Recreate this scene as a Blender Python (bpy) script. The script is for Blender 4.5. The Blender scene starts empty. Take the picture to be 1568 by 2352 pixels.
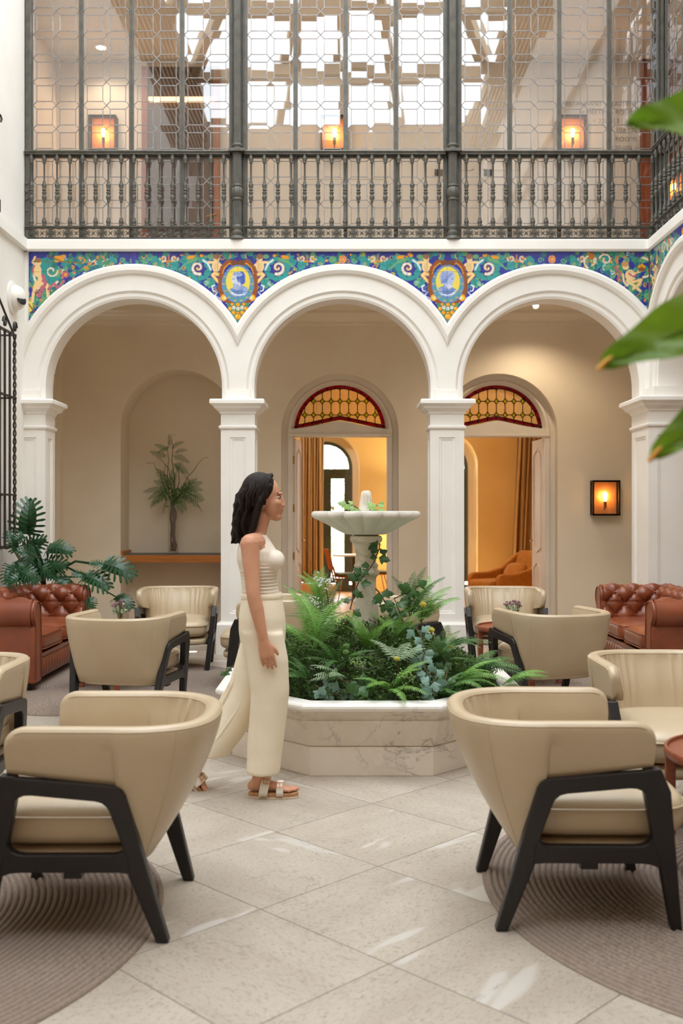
import bpy, bmesh, math, random
import numpy as np
from mathutils import Vector, Matrix

RND = random.Random(11)
PI = math.pi
SC = bpy.context.scene
COL = SC.collection


def S(r, g, b):
    def f(c):
        c /= 255.0
        return c / 12.92 if c <= 0.04045 else ((c + 0.055) / 1.055) ** 2.4
    return (f(r), f(g), f(b))


# ------------------------------------------------------------------ camera
F_PX, CAM_H, CU, CV = 2320.0, 1.45, 784.0, 1176.0
cam_data = bpy.data.cameras.new('camera')
cam = bpy.data.objects.new('camera', cam_data)
COL.objects.link(cam)
cam.location = (0, 0, CAM_H)
cam.rotation_euler = (PI / 2, 0, 0)
cam_data.sensor_fit = 'HORIZONTAL'
cam_data.sensor_width = 24.0
cam_data.lens = 24.0 * F_PX / 1568.0
cam_data.clip_start = 0.05
cam_data.dof.use_dof = True
cam_data.dof.focus_distance = 6.8
cam_data.dof.aperture_fstop = 2.6
SC.camera = cam

# ------------------------------------------------------------------ sky, daylight, exposure
world = bpy.data.worlds.new('sky')
SC.world = world
world.use_nodes = True
bg = world.node_tree.nodes['Background']
bg.inputs['Color'].default_value = (0.86, 0.935, 1.0, 1)
bg.inputs['Strength'].default_value = 8.2

ROOF_Z = 10.0
portal = bpy.data.lights.new('skylight_portal', 'AREA')
portal.shape = 'RECTANGLE'
portal.size, portal.size_y = 5.9, 11.9
portal.cycles.is_portal = True
po = bpy.data.objects.new('skylight_portal', portal)
COL.objects.link(po)
po.location = (0, 4.42, 10.06)

SC.view_settings.view_transform = 'Standard'
SC.view_settings.look = 'None'
SC.view_settings.gamma = 1.0
SC.view_settings.use_curve_mapping = False
SC.view_settings.exposure = 0.0
SC.cycles.use_denoising = True
SC.cycles.max_bounces = 14
SC.cycles.diffuse_bounces = 8
SC.cycles.transparent_max_bounces = 24
SC.cycles.sample_clamp_indirect = 6.0
SC.cycles.caustics_reflective = False
SC.cycles.caustics_refractive = False


def lamp(name, kind, loc, watts, color, size=0.1, rot=(0, 0, 0), spot=None):
    d = bpy.data.lights.new(name, kind)
    d.energy = watts
    d.color = color
    if kind == 'AREA':
        if isinstance(size, tuple):
            d.shape = 'RECTANGLE'
            d.size, d.size_y = size
        else:
            d.size = size
    else:
        d.shadow_soft_size = size
    if spot:
        d.spot_size, d.spot_blend = spot
    o = bpy.data.objects.new(name, d)
    COL.objects.link(o)
    o.location = loc
    o.rotation_euler = rot
    return o


WARM = (1.0, 0.68, 0.36)
WARMW = (1.0, 0.82, 0.6)


def at(u, v, Y):
    return Vector(((u - CU) * Y / F_PX, Y, CAM_H + (CV - v) * Y / F_PX))


# ------------------------------------------------------------------ materials
def new_mat(name):
    m = bpy.data.materials.new(name)
    m.use_nodes = True
    nt = m.node_tree
    return m, nt, nt.nodes['Principled BSDF']


def N(nt, kind, **inp):
    n = nt.nodes.new(kind)
    for k, v in inp.items():
        if k in n.inputs:
            n.inputs[k].default_value = v
        else:
            setattr(n, k, v)
    return n


def mixc(nt, fac, a, b, blend='MIX'):
    n = nt.nodes.new('ShaderNodeMix')
    n.data_type = 'RGBA'
    n.blend_type = blend
    if isinstance(fac, (int, float)):
        n.inputs[0].default_value = fac
    else:
        nt.links.new(fac, n.inputs[0])
    for i, c in ((6, a), (7, b)):
        if isinstance(c, tuple):
            n.inputs[i].default_value = (*c[:3], 1)
        else:
            nt.links.new(c, n.inputs[i])
    return n.outputs[2]


def ramp(nt, fac, lo, hi):
    n = nt.nodes.new('ShaderNodeMapRange')
    n.inputs[1].default_value = lo
    n.inputs[2].default_value = hi
    nt.links.new(fac, n.inputs[0])
    return n.outputs[0]


def coords(nt, scale=(1, 1, 1), which='Object', rot=(0, 0, 0)):
    t = nt.nodes.new('ShaderNodeTexCoord')
    mp = nt.nodes.new('ShaderNodeMapping')
    mp.inputs['Scale'].default_value = scale
    mp.inputs['Rotation'].default_value = rot
    nt.links.new(t.outputs[which], mp.inputs[0])
    return mp.outputs[0]


def noise(nt, co, scale, detail=4.0, rough=0.55, dist=0.0):
    n = nt.nodes.new('ShaderNodeTexNoise')
    n.inputs['Scale'].default_value = scale
    n.inputs['Detail'].default_value = detail
    n.inputs['Roughness'].default_value = rough
    n.inputs['Distortion'].default_value = dist
    nt.links.new(co, n.inputs['Vector'])
    return n.outputs[0]


def bump(nt, bs, h, strength, dist=0.01):
    b = nt.nodes.new('ShaderNodeBump')
    b.inputs['Strength'].default_value = strength
    b.inputs['Distance'].default_value = dist
    nt.links.new(h, b.inputs['Height'])
    nt.links.new(b.outputs[0], bs.inputs['Normal'])


def pm(name, c1, c2=None, scale=4.0, rough=0.6, bstr=0.0, bscale=60.0, metal=0.0, spec=0.5, stretch=(1, 1, 1),
       rnd=0.0, lo=0.35, hi=0.65, coat=0.0, trans=0.0, detail=4.0):
    m, nt, bs = new_mat(name)
    bs.inputs['Roughness'].default_value = rough
    bs.inputs['Metallic'].default_value = metal
    bs.inputs['Specular IOR Level'].default_value = spec
    bs.inputs['Coat Weight'].default_value = coat
    co = coords(nt, stretch)
    c2 = c2 or tuple(x * 0.9 for x in c1)
    out = mixc(nt, ramp(nt, noise(nt, co, scale, detail), lo, hi), c1, c2)
    if rnd:
        oi = nt.nodes.new('ShaderNodeObjectInfo')
        hsv = nt.nodes.new('ShaderNodeHueSaturation')
        mr = nt.nodes.new('ShaderNodeMapRange')
        mr.inputs[3].default_value = 1 - rnd
        mr.inputs[4].default_value = 1 + rnd
        nt.links.new(oi.outputs['Random'], mr.inputs[0])
        nt.links.new(mr.outputs[0], hsv.inputs['Value'])
        nt.links.new(out, hsv.inputs['Color'])
        out = hsv.outputs[0]
    nt.links.new(out, bs.inputs['Base Color'])
    if bstr:
        bump(nt, bs, noise(nt, co, bscale, 3.0), bstr)
    return m


def leather(name, c1, c2, rough=0.42):
    m, nt, bs = new_mat(name)
    co = coords(nt)
    nt.links.new(mixc(nt, ramp(nt, noise(nt, co, 3.5, 5.0), .3, .7), c1, c2), bs.inputs['Base Color'])
    v = nt.nodes.new('ShaderNodeTexVoronoi')
    v.inputs['Scale'].default_value = 260
    nt.links.new(co, v.inputs['Vector'])
    a = nt.nodes.new('ShaderNodeMath')
    a.operation = 'ADD'
    nt.links.new(v.outputs['Distance'], a.inputs[0])
    nt.links.new(noise(nt, co, 12, 4.0), a.inputs[1])
    bump(nt, bs, a.outputs[0], 0.12, 0.004)
    bs.inputs['Roughness'].default_value = rough
    bs.inputs['Specular IOR Level'].default_value = 0.6
    return m


def marble(name, c1, c2, vein, rough=0.4, vs=2.2, amt=0.75, patch=None):
    m, nt, bs = new_mat(name)
    co = coords(nt)
    base = mixc(nt, ramp(nt, noise(nt, co, 2.4, 6.0, .6), .35, .7), c1, c2)
    n = noise(nt, co, vs, 8.0, .62, 1.2)
    ab = N(nt, 'ShaderNodeMath', operation='SUBTRACT')
    nt.links.new(n, ab.inputs[0])
    ab.inputs[1].default_value = 0.5
    ab2 = N(nt, 'ShaderNodeMath', operation='ABSOLUTE')
    nt.links.new(ab.outputs[0], ab2.inputs[0])
    mr = nt.nodes.new('ShaderNodeMapRange')
    mr.inputs[1].default_value = 0.0
    mr.inputs[2].default_value = 0.022
    mr.inputs[3].default_value = amt
    mr.inputs[4].default_value = 0.0
    nt.links.new(ab2.outputs[0], mr.inputs[0])
    mask = N(nt, 'ShaderNodeMath', operation='MULTIPLY')
    nt.links.new(mr.outputs[0], mask.inputs[0])
    nt.links.new(ramp(nt, noise(nt, co, 3.1, 2.0), .42, .62), mask.inputs[1])
    out = mixc(nt, mask.outputs[0], base, vein)
    if patch:
        out = mixc(nt, ramp(nt, noise(nt, co, 14, 5.0, .7), .52, .66), out, patch)
    nt.links.new(out, bs.inputs['Base Color'])
    bs.inputs['Roughness'].default_value = rough
    bump(nt, bs, noise(nt, co, 90, 3.0), 0.06, 0.004)
    return m


def wood(name, c1, c2, rough=0.4, axis=0, scale=3.0):
    st = [14, 14, 14]
    st[axis] = 1.2
    m = pm(name, c1, c2, scale=scale, rough=rough, stretch=tuple(st), lo=.3, hi=.7, bstr=.05, bscale=8)
    return m


def emit(name, color, strength):
    m, nt, bs = new_mat(name)
    e = nt.nodes.new('ShaderNodeEmission')
    e.inputs[0].default_value = (*color, 1)
    e.inputs[1].default_value = strength
    nt.links.new(e.outputs[0], nt.nodes['Material Output'].inputs[0])
    return m


def thin_glass(name, tint, ior, rough=0.0):
    m, nt, bs = new_mat(name)
    t = nt.nodes.new('ShaderNodeBsdfTransparent')
    co = coords(nt)
    nt.links.new(mixc(nt, noise(nt, co, 3.0), tint, tuple(min(1, x * 1.02) for x in tint)), t.inputs[0])
    g = nt.nodes.new('ShaderNodeBsdfGlossy')
    g.inputs['Roughness'].default_value = rough
    # Schlick reflectance, the same from both sides of the pane
    f0 = min(.2, 1.9 * ((ior - 1) / (ior + 1)) ** 2)
    lw = nt.nodes.new('ShaderNodeLayerWeight')
    lw.inputs[0].default_value = .5
    pw_ = N(nt, 'ShaderNodeMath', operation='POWER')
    nt.links.new(lw.outputs['Facing'], pw_.inputs[0])
    pw_.inputs[1].default_value = 5.0
    ma = N(nt, 'ShaderNodeMath', operation='MULTIPLY_ADD')
    nt.links.new(pw_.outputs[0], ma.inputs[0])
    ma.inputs[1].default_value = 1 - f0
    ma.inputs[2].default_value = f0
    mx = nt.nodes.new('ShaderNodeMixShader')
    nt.links.new(ma.outputs[0], mx.inputs[0])
    nt.links.new(t.outputs[0], mx.inputs[1])
    nt.links.new(g.outputs[0], mx.inputs[2])
    nt.links.new(mx.outputs[0], nt.nodes['Material Output'].inputs[0])
    return m


def stained(name, c1, c2):
    m, nt, bs = new_mat(name)
    co = coords(nt)
    col = mixc(nt, ramp(nt, noise(nt, co, 22, 3.0), .3, .7), c1, c2)
    t = nt.nodes.new('ShaderNodeBsdfTranslucent')
    nt.links.new(col, t.inputs[0])
    nt.links.new(col, bs.inputs['Base Color'])
    bs.inputs['Roughness'].default_value = .12
    bump(nt, bs, noise(nt, co, 60, 2.0), .25)
    mx = nt.nodes.new('ShaderNodeMixShader')
    mx.inputs[0].default_value = 0.45
    nt.links.new(t.outputs[0], mx.inputs[1])
    nt.links.new(bs.outputs[0], mx.inputs[2])
    tr = nt.nodes.new('ShaderNodeBsdfTransparent')
    nt.links.new(col, tr.inputs[0])
    mx2 = nt.nodes.new('ShaderNodeMixShader')
    mx2.inputs[0].default_value = 0.55
    nt.links.new(mx.outputs[0], mx2.inputs[1])
    nt.links.new(tr.outputs[0], mx2.inputs[2])
    nt.links.new(mx2.outputs[0], nt.nodes['Material Output'].inputs[0])
    return m


def leaf_mat(name, c1, c2, rough=.45, trans=.25, scale=9, rnd=.18):
    m, nt, bs = new_mat(name)
    co = coords(nt)
    oi = nt.nodes.new('ShaderNodeObjectInfo')
    col = mixc(nt, ramp(nt, noise(nt, co, scale, 3.0), .3, .7), c1, c2)
    hsv = nt.nodes.new('ShaderNodeHueSaturation')
    mr = nt.nodes.new('ShaderNodeMapRange')
    mr.inputs[3].default_value = 1 - rnd
    mr.inputs[4].default_value = 1 + rnd
    nt.links.new(oi.outputs['Random'], mr.inputs[0])
    nt.links.new(mr.outputs[0], hsv.inputs['Value'])
    nt.links.new(col, hsv.inputs['Color'])
    nt.links.new(hsv.outputs[0], bs.inputs['Base Color'])
    bs.inputs['Roughness'].default_value = rough
    t = nt.nodes.new('ShaderNodeBsdfTranslucent')
    nt.links.new(hsv.outputs[0], t.inputs[0])
    mx = nt.nodes.new('ShaderNodeMixShader')
    mx.inputs[0].default_value = trans
    nt.links.new(bs.outputs[0], mx.inputs[1])
    nt.links.new(t.outputs[0], mx.inputs[2])
    nt.links.new(mx.outputs[0], nt.nodes['Material Output'].inputs[0])
    return m


M = {}
M['plaster'] = pm('white_plaster', S(241, 238, 232), S(235, 231, 224), scale=1.6, rough=.75, bstr=.05, bscale=40)
M['rear'] = pm('darkened_rear_plaster', S(160, 138, 112), S(148, 126, 100), scale=1.4, rough=.8)  # unseen rear wall, coloured dark to cut its bounce onto the front
M['cream'] = pm('cream_plaster', S(229, 216, 194), S(222, 208, 185), scale=1.3, rough=.8, bstr=.08, bscale=90)
M['corridor'] = pm('corridor_plaster', S(218, 206, 192), S(211, 198, 184), scale=1.2, rough=.8)
M['yellow'] = pm('yellow_plaster', S(234, 200, 128), S(228, 192, 118), scale=1.2, rough=.8)
M['paint'] = pm('door_paint', S(222, 212, 198), S(215, 204, 189), scale=2, rough=.45)
M['grout'] = pm('floor_bed', S(150, 138, 124), S(136, 124, 110), scale=8, rough=.9)
M['iron'] = pm('grey_green_iron', S(90, 87, 78), S(72, 70, 62), scale=14, rough=.45, spec=.5, bstr=.15, bscale=120)
M['black_iron'] = pm('black_iron', S(52, 46, 42), S(38, 34, 32), scale=18, rough=.5, bstr=.2, bscale=90)
M['lead'] = pm('lead_came', S(150, 148, 148), S(122, 120, 122), scale=30, rough=.4, metal=.3)
M['dark_lead'] = pm('dark_lead', S(70, 58, 44), S(56, 46, 36), scale=30, rough=.5)
M['pane'] = thin_glass('leaded_pane_glass', (.97, .965, .95), 1.76)
M['clear'] = thin_glass('clear_glass', (.97, .98, .97), 1.45)
M['amber_glass'] = thin_glass('amber_glass', (.99, .90, .74), 1.4)
M['red_glass'] = stained('red_glass', S(196, 14, 44), S(150, 8, 32))
M['gold_glass'] = stained('gold_glass', S(252, 232, 186), S(246, 222, 168))
M['green_glass'] = stained('green_glass', S(222, 216, 70), S(206, 200, 56))
M['leather'] = leather('cream_leather', S(192, 173, 144), S(183, 163, 133), .31)
M['red_leather'] = leather('chestnut_leather', S(146, 76, 44), S(116, 54, 30), .33)
M['ebony'] = pm('dark_stained_wood', S(27, 22, 22), S(19, 16, 16), scale=5, rough=.42, stretch=(10, 10, 1.5))
M['walnut'] = wood('walnut', S(150, 84, 56), S(122, 62, 40), .35, 0)
M['shelf_wood'] = wood('honey_wood', S(190, 120, 52), S(168, 98, 38), .4, 0)
M['door_wood'] = wood('dark_brown_door', S(78, 54, 42), S(60, 42, 34), .4, 2)
M['red_wood'] = wood('reddish_wood', S(150, 82, 50), S(128, 66, 38), .4, 2)
M['oak'] = wood('oak_floor', S(206, 160, 104), S(188, 140, 86), .35, 0)
M['marble'] = marble('white_marble', S(242, 238, 232), S(230, 225, 218), S(170, 166, 163), .35, 2.0, .4)
M['marble_old'] = marble('aged_marble', S(224, 214, 200), S(210, 199, 184), S(140, 130, 122), .5, 2.4, .7, S(222, 214, 202))
M['stone_col'] = marble('column_marble', S(226, 219, 204), S(214, 205, 188), S(150, 140, 128), .5, 1.8, .5)
M['soil'] = pm('soil', S(46, 36, 26), S(30, 26, 18), scale=20, rough=.95, bstr=.6, bscale=40)
M['fern'] = leaf_mat('fern_green', S(132, 176, 84), S(100, 148, 62))
M['fern_dark'] = leaf_mat('fern_dark_green', S(92, 132, 68), S(66, 106, 50))
M['fern_pale'] = leaf_mat('fern_silver_green', S(176, 196, 158), S(140, 166, 126))
M['ivy'] = leaf_mat('ivy_green', S(76, 118, 60), S(52, 92, 46), .35)
M['ivy_blue'] = leaf_mat('ivy_blue_green', S(132, 164, 146), S(98, 136, 118), .4)
M['ivy_light'] = leaf_mat('ivy_light_green', S(164, 192, 120), S(128, 166, 92), .4)
M['filler'] = leaf_mat('undergrowth', S(92, 122, 54), S(58, 86, 36), .6, .25, 6)
M['stem'] = pm('plant_stem', S(96, 104, 52), S(80, 72, 44), scale=20, rough=.6)
M['twig'] = pm('brown_twig', S(104, 72, 44), S(78, 52, 34), scale=25, rough=.8, bstr=.3, bscale=80)
M['bark'] = pm('vase_bark', S(112, 78, 66), S(74, 46, 38), scale=12, rough=.9, stretch=(6, 6, 1), bstr=.4, bscale=30)
M['philo'] = leaf_mat('philodendron_green', S(52, 94, 54), S(32, 66, 40), .3, .12)
M['bigleaf'] = leaf_mat('dracaena_green', S(134, 170, 44), S(84, 124, 26), .35, .45, 5, .1)
M['yellow_fl'] = pm('yellow_flower', S(206, 192, 84), S(190, 176, 70), scale=40, rough=.8)
M['white_fl'] = pm('white_flower', S(226, 232, 222), S(206, 214, 204), scale=40, rough=.8)
M['mauve_fl'] = pm('mauve_flower', S(150, 116, 118), S(122, 92, 100), scale=30, rough=.8)
M['bronze'] = pm('bronze', S(70, 52, 40), S(52, 38, 30), scale=12, rough=.4, metal=.7)
M['copper'] = pm('copper_back', S(226, 160, 104), S(200, 128, 76), scale=6, rough=.5, metal=.2)
M['brass'] = pm('brass', S(196, 150, 78), S(170, 124, 60), scale=20, rough=.3, metal=.9)
M['bulb'] = emit('bulb_glow', (1.0, .55, .16), 38)
M['bulb_white'] = emit('downlight_glow', (1.0, .86, .66), 8)
M['floor_glow'] = emit('floor_light_glow', (1.0, .84, .5), 9)
M['shade'] = emit('lamp_shade_glow', (1.0, .84, .52), 5)
M['strip'] = emit('door_light_glow', (1.0, .62, .3), 3)
M['socket'] = pm('bulb_socket', S(150, 104, 60), S(120, 80, 44), scale=20, rough=.4, metal=.6)
M['white_plastic'] = pm('white_plastic', S(236, 232, 224), S(228, 224, 216), scale=3, rough=.4)
M['black'] = pm('black_grille', S(22, 22, 24), S(14, 14, 16), scale=60, rough=.6, bstr=.4, bscale=300)
M['text'] = pm('sign_lettering', S(112, 84, 52), S(98, 72, 44), scale=20, rough=.6)
M['gold_text'] = pm('gold_lettering', S(220, 140, 60), S(200, 120, 46), scale=20, rough=.4)
M['curtain'] = pm('tan_curtain', S(196, 164, 112), S(182, 148, 98), scale=20, rough=.85, stretch=(3, 3, .3), bstr=.1, bscale=200)
M['mustard'] = pm('mustard_fabric', S(206, 142, 62), S(192, 126, 50), scale=14, rough=.9, bstr=.2, bscale=240)
M['orange_wood'] = wood('orange_plywood', S(176, 92, 40), S(156, 76, 30), .35, 2)
M['olive'] = pm('olive_vinyl', S(92, 90, 62), S(78, 76, 52), scale=6, rough=.5)
M['white_top'] = pm('white_laminate', S(240, 238, 230), S(232, 230, 222), scale=3, rough=.4)
M['frame_dark'] = pm('dark_window_frame', S(84, 92, 88), S(72, 80, 76), scale=8, rough=.5)
M['hedge'] = leaf_mat('garden_hedge', S(214, 226, 190), S(186, 206, 158), .6, .3, 4)
M['gravel'] = pm('garden_gravel', S(214, 206, 192), S(196, 188, 172), scale=20, rough=.95)
M['roof_beam'] = pm('roof_beam', S(196, 176, 148), S(182, 162, 134), scale=2, rough=.7)
M['roof_slat'] = wood('roof_slat', S(188, 164, 132), S(172, 148, 118), .6, 1)
M['skin'] = pm('skin', S(206, 152, 122), S(194, 138, 108), scale=6, rough=.5)
M['hair'] = pm('dark_hair', S(34, 21, 17), S(19, 11, 9), scale=6, rough=.5, spec=.2, stretch=(14, 14, 1.2), bstr=.5, bscale=14)
M['top'] = pm('white_knit', S(238, 228, 214), S(230, 218, 202), scale=5, rough=.85, bstr=.25, bscale=160)
M['trouser'] = pm('cream_linen', S(242, 231, 208), S(234, 222, 198), scale=4, rough=.85, bstr=.15, bscale=200)
M['cork'] = pm('cork', S(186, 140, 98), S(166, 120, 80), scale=60, rough=.9, bstr=.2, bscale=120)
M['strap'] = pm('white_strap', S(236, 228, 216), S(228, 220, 206), scale=8, rough=.5)
M['sole'] = pm('sole', S(214, 196, 170), S(200, 182, 156), scale=30, rough=.8)
M['lips'] = pm('lips', S(176, 96, 88), S(166, 86, 80), scale=10, rough=.4)
M['eye_white'] = pm('eye_white', S(236, 232, 228), S(228, 224, 220), scale=4, rough=.2)
M['iris'] = pm('iris', S(60, 38, 26), S(40, 26, 18), scale=30, rough=.15)
M['paper'] = pm('card', S(244, 242, 236), S(238, 236, 230), scale=4, rough=.8)
M['pot'] = pm('terracotta', S(176, 150, 124), S(160, 134, 108), scale=6, rough=.8)


def rug_mat():
    m, nt, bs = new_mat('braided_jute')
    co = coords(nt)
    c = mixc(nt, ramp(nt, noise(nt, co, 70, 3.0), .35, .65), S(156, 140, 127), S(124, 110, 100))
    c2 = mixc(nt, ramp(nt, noise(nt, co, 1.6, 4.0), .35, .65), c, S(136, 121, 110))
    nt.links.new(c2, bs.inputs['Base Color'])
    bs.inputs['Roughness'].default_value = .95
    bs.inputs['Specular IOR Level'].default_value = .1
    bump(nt, bs, noise(nt, co, 140, 2.0), .6, .004)
    return m


M['rug'] = rug_mat()


def floor_mat():
    m, nt, bs = new_mat('limestone_tile')
    oi = nt.nodes.new('ShaderNodeObjectInfo')
    t = nt.nodes.new('ShaderNodeTexCoord')
    g = nt.nodes.new('ShaderNodeVectorMath')
    g.operation = 'ADD'
    nt.links.new(t.outputs['Object'], g.inputs[0])
    sc_ = nt.nodes.new('ShaderNodeVectorMath')
    sc_.operation = 'SCALE'
    sc_.inputs[3].default_value = 37.0
    cb = nt.nodes.new('ShaderNodeCombineXYZ')
    for i in range(3):
        nt.links.new(oi.outputs['Random'], cb.inputs[i])
    nt.links.new(cb.outputs[0], sc_.inputs[0])
    nt.links.new(sc_.outputs[0], g.inputs[1])
    mp = nt.nodes.new('ShaderNodeMapping')
    mp.inputs['Scale'].default_value = (1, 2.6, 1)
    nt.links.new(g.outputs[0], mp.inputs[0])
    co = mp.outputs[0]
    base = mixc(nt, ramp(nt, noise(nt, co, 1.6, 5.0), .35, .68), S(184, 173, 159), S(168, 156, 142))
    speck = ramp(nt, noise(nt, co, 48, 5.0, .78), .52, .68)
    b2 = mixc(nt, speck, base, S(132, 120, 109))
    n = noise(nt, co, .9, 3.0, .6, .8)
    patch = ramp(nt, n, .60, .63)
    b3 = mixc(nt, patch, b2, S(192, 185, 176))
    # a crack that follows the rim of the repaired patches
    ab = N(nt, 'ShaderNodeMath', operation='SUBTRACT')
    nt.links.new(noise(nt, co, 1.3, 6.0, .6, .4), ab.inputs[0])
    ab.inputs[1].default_value = .63
    ab2 = N(nt, 'ShaderNodeMath', operation='ABSOLUTE')
    nt.links.new(ab.outputs[0], ab2.inputs[0])
    cr = nt.nodes.new('ShaderNodeMapRange')
    cr.inputs[2].default_value = .006
    cr.inputs[3].default_value = .5
    cr.inputs[4].default_value = 0
    nt.links.new(ab2.outputs[0], cr.inputs[0])
    b4 = mixc(nt, cr.outputs[0], b3, S(112, 104, 98))
    hsv = nt.nodes.new('ShaderNodeHueSaturation')
    mr = nt.nodes.new('ShaderNodeMapRange')
    mr.inputs[3].default_value = .92
    mr.inputs[4].default_value = 1.05
    nt.links.new(oi.outputs['Random'], mr.inputs[0])
    nt.links.new(mr.outputs[0], hsv.inputs['Value'])
    nt.links.new(b4, hsv.inputs['Color'])
    nt.links.new(hsv.outputs[0], bs.inputs['Base Color'])
    bs.inputs['Roughness'].default_value = .5
    bs.inputs['Specular IOR Level'].default_value = .35
    bump(nt, bs, noise(nt, co, 55, 4.0, .7), .12, .004)
    return m


M['tile'] = floor_mat()


def glaze_mat():
    m, nt, bs = new_mat('painted_glaze')
    a = nt.nodes.new('ShaderNodeAttribute')
    a.attribute_name = 'paint'
    co = coords(nt)
    nt.links.new(mixc(nt, .12, a.outputs[0], mixc(nt, noise(nt, co, 40), S(90, 110, 150), S(200, 190, 150)), 'MULTIPLY'), bs.inputs['Base Color'])
    bs.inputs['Roughness'].default_value = .25
    return m


M['glaze'] = glaze_mat()


# ------------------------------------------------------------------ mesh helpers
class MB:
    def __init__(self):
        self.v, self.f, self.s = [], [], []

    def add(self, verts, faces, smooth=False, mtx=None):
        o = len(self.v)
        for p in verts:
            p = Vector(p)
            self.v.append(tuple(mtx @ p) if mtx else tuple(p))
        for f in faces:
            self.f.append([i + o for i in f])
            self.s.append(smooth)
        return self

    def box(self, x0, x1, y0, y1, z0, z1, mtx=None):
        v = [(x0, y0, z0), (x1, y0, z0), (x1, y1, z0), (x0, y1, z0), (x0, y0, z1), (x1, y0, z1), (x1, y1, z1), (x0, y1, z1)]
        f = [(3, 2, 1, 0), (4, 5, 6, 7), (0, 1, 5, 4), (1, 2, 6, 5), (2, 3, 7, 6), (3, 0, 4, 7)]
        return self.add(v, f, False, mtx)

    def quad(self, a, b, c, d):
        return self.add([a, b, c, d], [(0, 1, 2, 3)])

    def prism(self, poly, d0, d1, mp, smooth=False):
        """poly: 2-D points; mp(a, b, d) -> 3-D point."""
        n = len(poly)
        v = [mp(a, b, d0) for a, b in poly] + [mp(a, b, d1) for a, b in poly]
        f = [tuple(range(n))[::-1], tuple(range(n, 2 * n))]
        f += [(i, (i + 1) % n, n + (i + 1) % n, n + i) for i in range(n)]
        return self.add(v, f, smooth)

    def grid(self, fn, nu, nv, cu=False, cv=False, smooth=True, mtx=None):
        v = [fn(i, j) for i in range(nu) for j in range(nv)]
        f = []
        for i in range(nu if cu else nu - 1):
            for j in range(nv if cv else nv - 1):
                i2, j2 = (i + 1) % nu, (j + 1) % nv
                f.append((i * nv + j, i2 * nv + j, i2 * nv + j2, i * nv + j2))
        return self.add(v, f, smooth, mtx)

    def lathe(self, prof, n=24, c=(0, 0, 0), sx=1, sy=1, cap=True, smooth=True, mtx=None, rmod=None):
        k = len(prof)
        v = []
        for i in range(n):
            a = 2 * PI * i / n
            for j, (r, z) in enumerate(prof):
                q = r * (rmod(a, j) if rmod else 1)
                v.append((c[0] + q * math.cos(a) * sx, c[1] + q * math.sin(a) * sy, c[2] + z))
        f = []
        for i in range(n):
            i2 = (i + 1) % n
            for j in range(k - 1):
                f.append((i * k + j, i2 * k + j, i2 * k + j + 1, i * k + j + 1))
        self.add(v, f, smooth, mtx)
        if cap:
            for j in (0, k - 1):
                if prof[j][0] > 1e-5:
                    self.add([v[i * k + j] for i in range(n)], [tuple(range(n)) if j else tuple(range(n))[::-1]], False, mtx)
        return self

    def tube(self, pts, rad, n=8, cap=True, smooth=True, sq=None, mtx=None):
        pts = [Vector(p) for p in pts]
        m = len(pts)
        if isinstance(rad, (int, float, tuple)):
            rad = [rad] * m
        v = []
        up = None
        for i, p in enumerate(pts):
            d = (pts[min(i + 1, m - 1)] - pts[max(i - 1, 0)])
            d = d.normalized() if d.length > 1e-9 else Vector((0, 0, 1))
            if up is None:
                up = Vector((0, 0, 1)) if abs(d.z) < .9 else Vector((1, 0, 0))
            a = up - d * up.dot(d)
            a = a.normalized() if a.length > 1e-6 else d.orthogonal().normalized()
            up = a
            b = d.cross(a)
            ra, rb = rad[i] if isinstance(rad[i], tuple) else (rad[i], rad[i])
            for k in range(n):
                t = 2 * PI * k / n + (PI / n if sq else 0)
                v.append(p + a * (ra * math.cos(t)) + b * (rb * math.sin(t)))
        f = []
        for i in range(m - 1):
            for k in range(n):
                k2 = (k + 1) % n
                f.append((i * n + k, i * n + k2, (i + 1) * n + k2, (i + 1) * n + k))
        if cap:
            f.append(tuple(range(n))[::-1])
            f.append(tuple(range((m - 1) * n, m * n)))
        return self.add(v, f, smooth, mtx)

    def ell(self, c, r, nu=16, nv=10, mtx=None, fn=None):
        if isinstance(r, (int, float)):
            r = (r, r, r)
        v = [(c[0], c[1], c[2] + r[2])]
        for j in range(1, nv):
            t = PI * j / nv
            for i in range(nu):
                a = 2 * PI * i / nu
                v.append((c[0] + r[0] * math.sin(t) * math.cos(a), c[1] + r[1] * math.sin(t) * math.sin(a), c[2] + r[2] * math.cos(t)))
        v.append((c[0], c[1], c[2] - r[2]))
        f = [(0, 1 + i, 1 + (i + 1) % nu) for i in range(nu)]
        for j in range(nv - 2):
            for i in range(nu):
                a, b = 1 + j * nu + i, 1 + j * nu + (i + 1) % nu
                f.append((a, a + nu, b + nu, b))
        e = len(v) - 1
        f += [(e, e - nu + (i + 1) % nu, e - nu + i) for i in range(nu)]
        if fn:
            v = [fn(Vector(p)) for p in v]
        return self.add(v, f, True, mtx)

    def mesh(self, name, mat):
        me = bpy.data.meshes.new(name)
        me.from_pydata(self.v, [], self.f)
        me.polygons.foreach_set('use_smooth', self.s)
        me.materials.append(mat)
        if any(self.s):
            me.set_sharp_from_angle(angle=math.radians(52))
        me.update()
        return me

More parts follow.
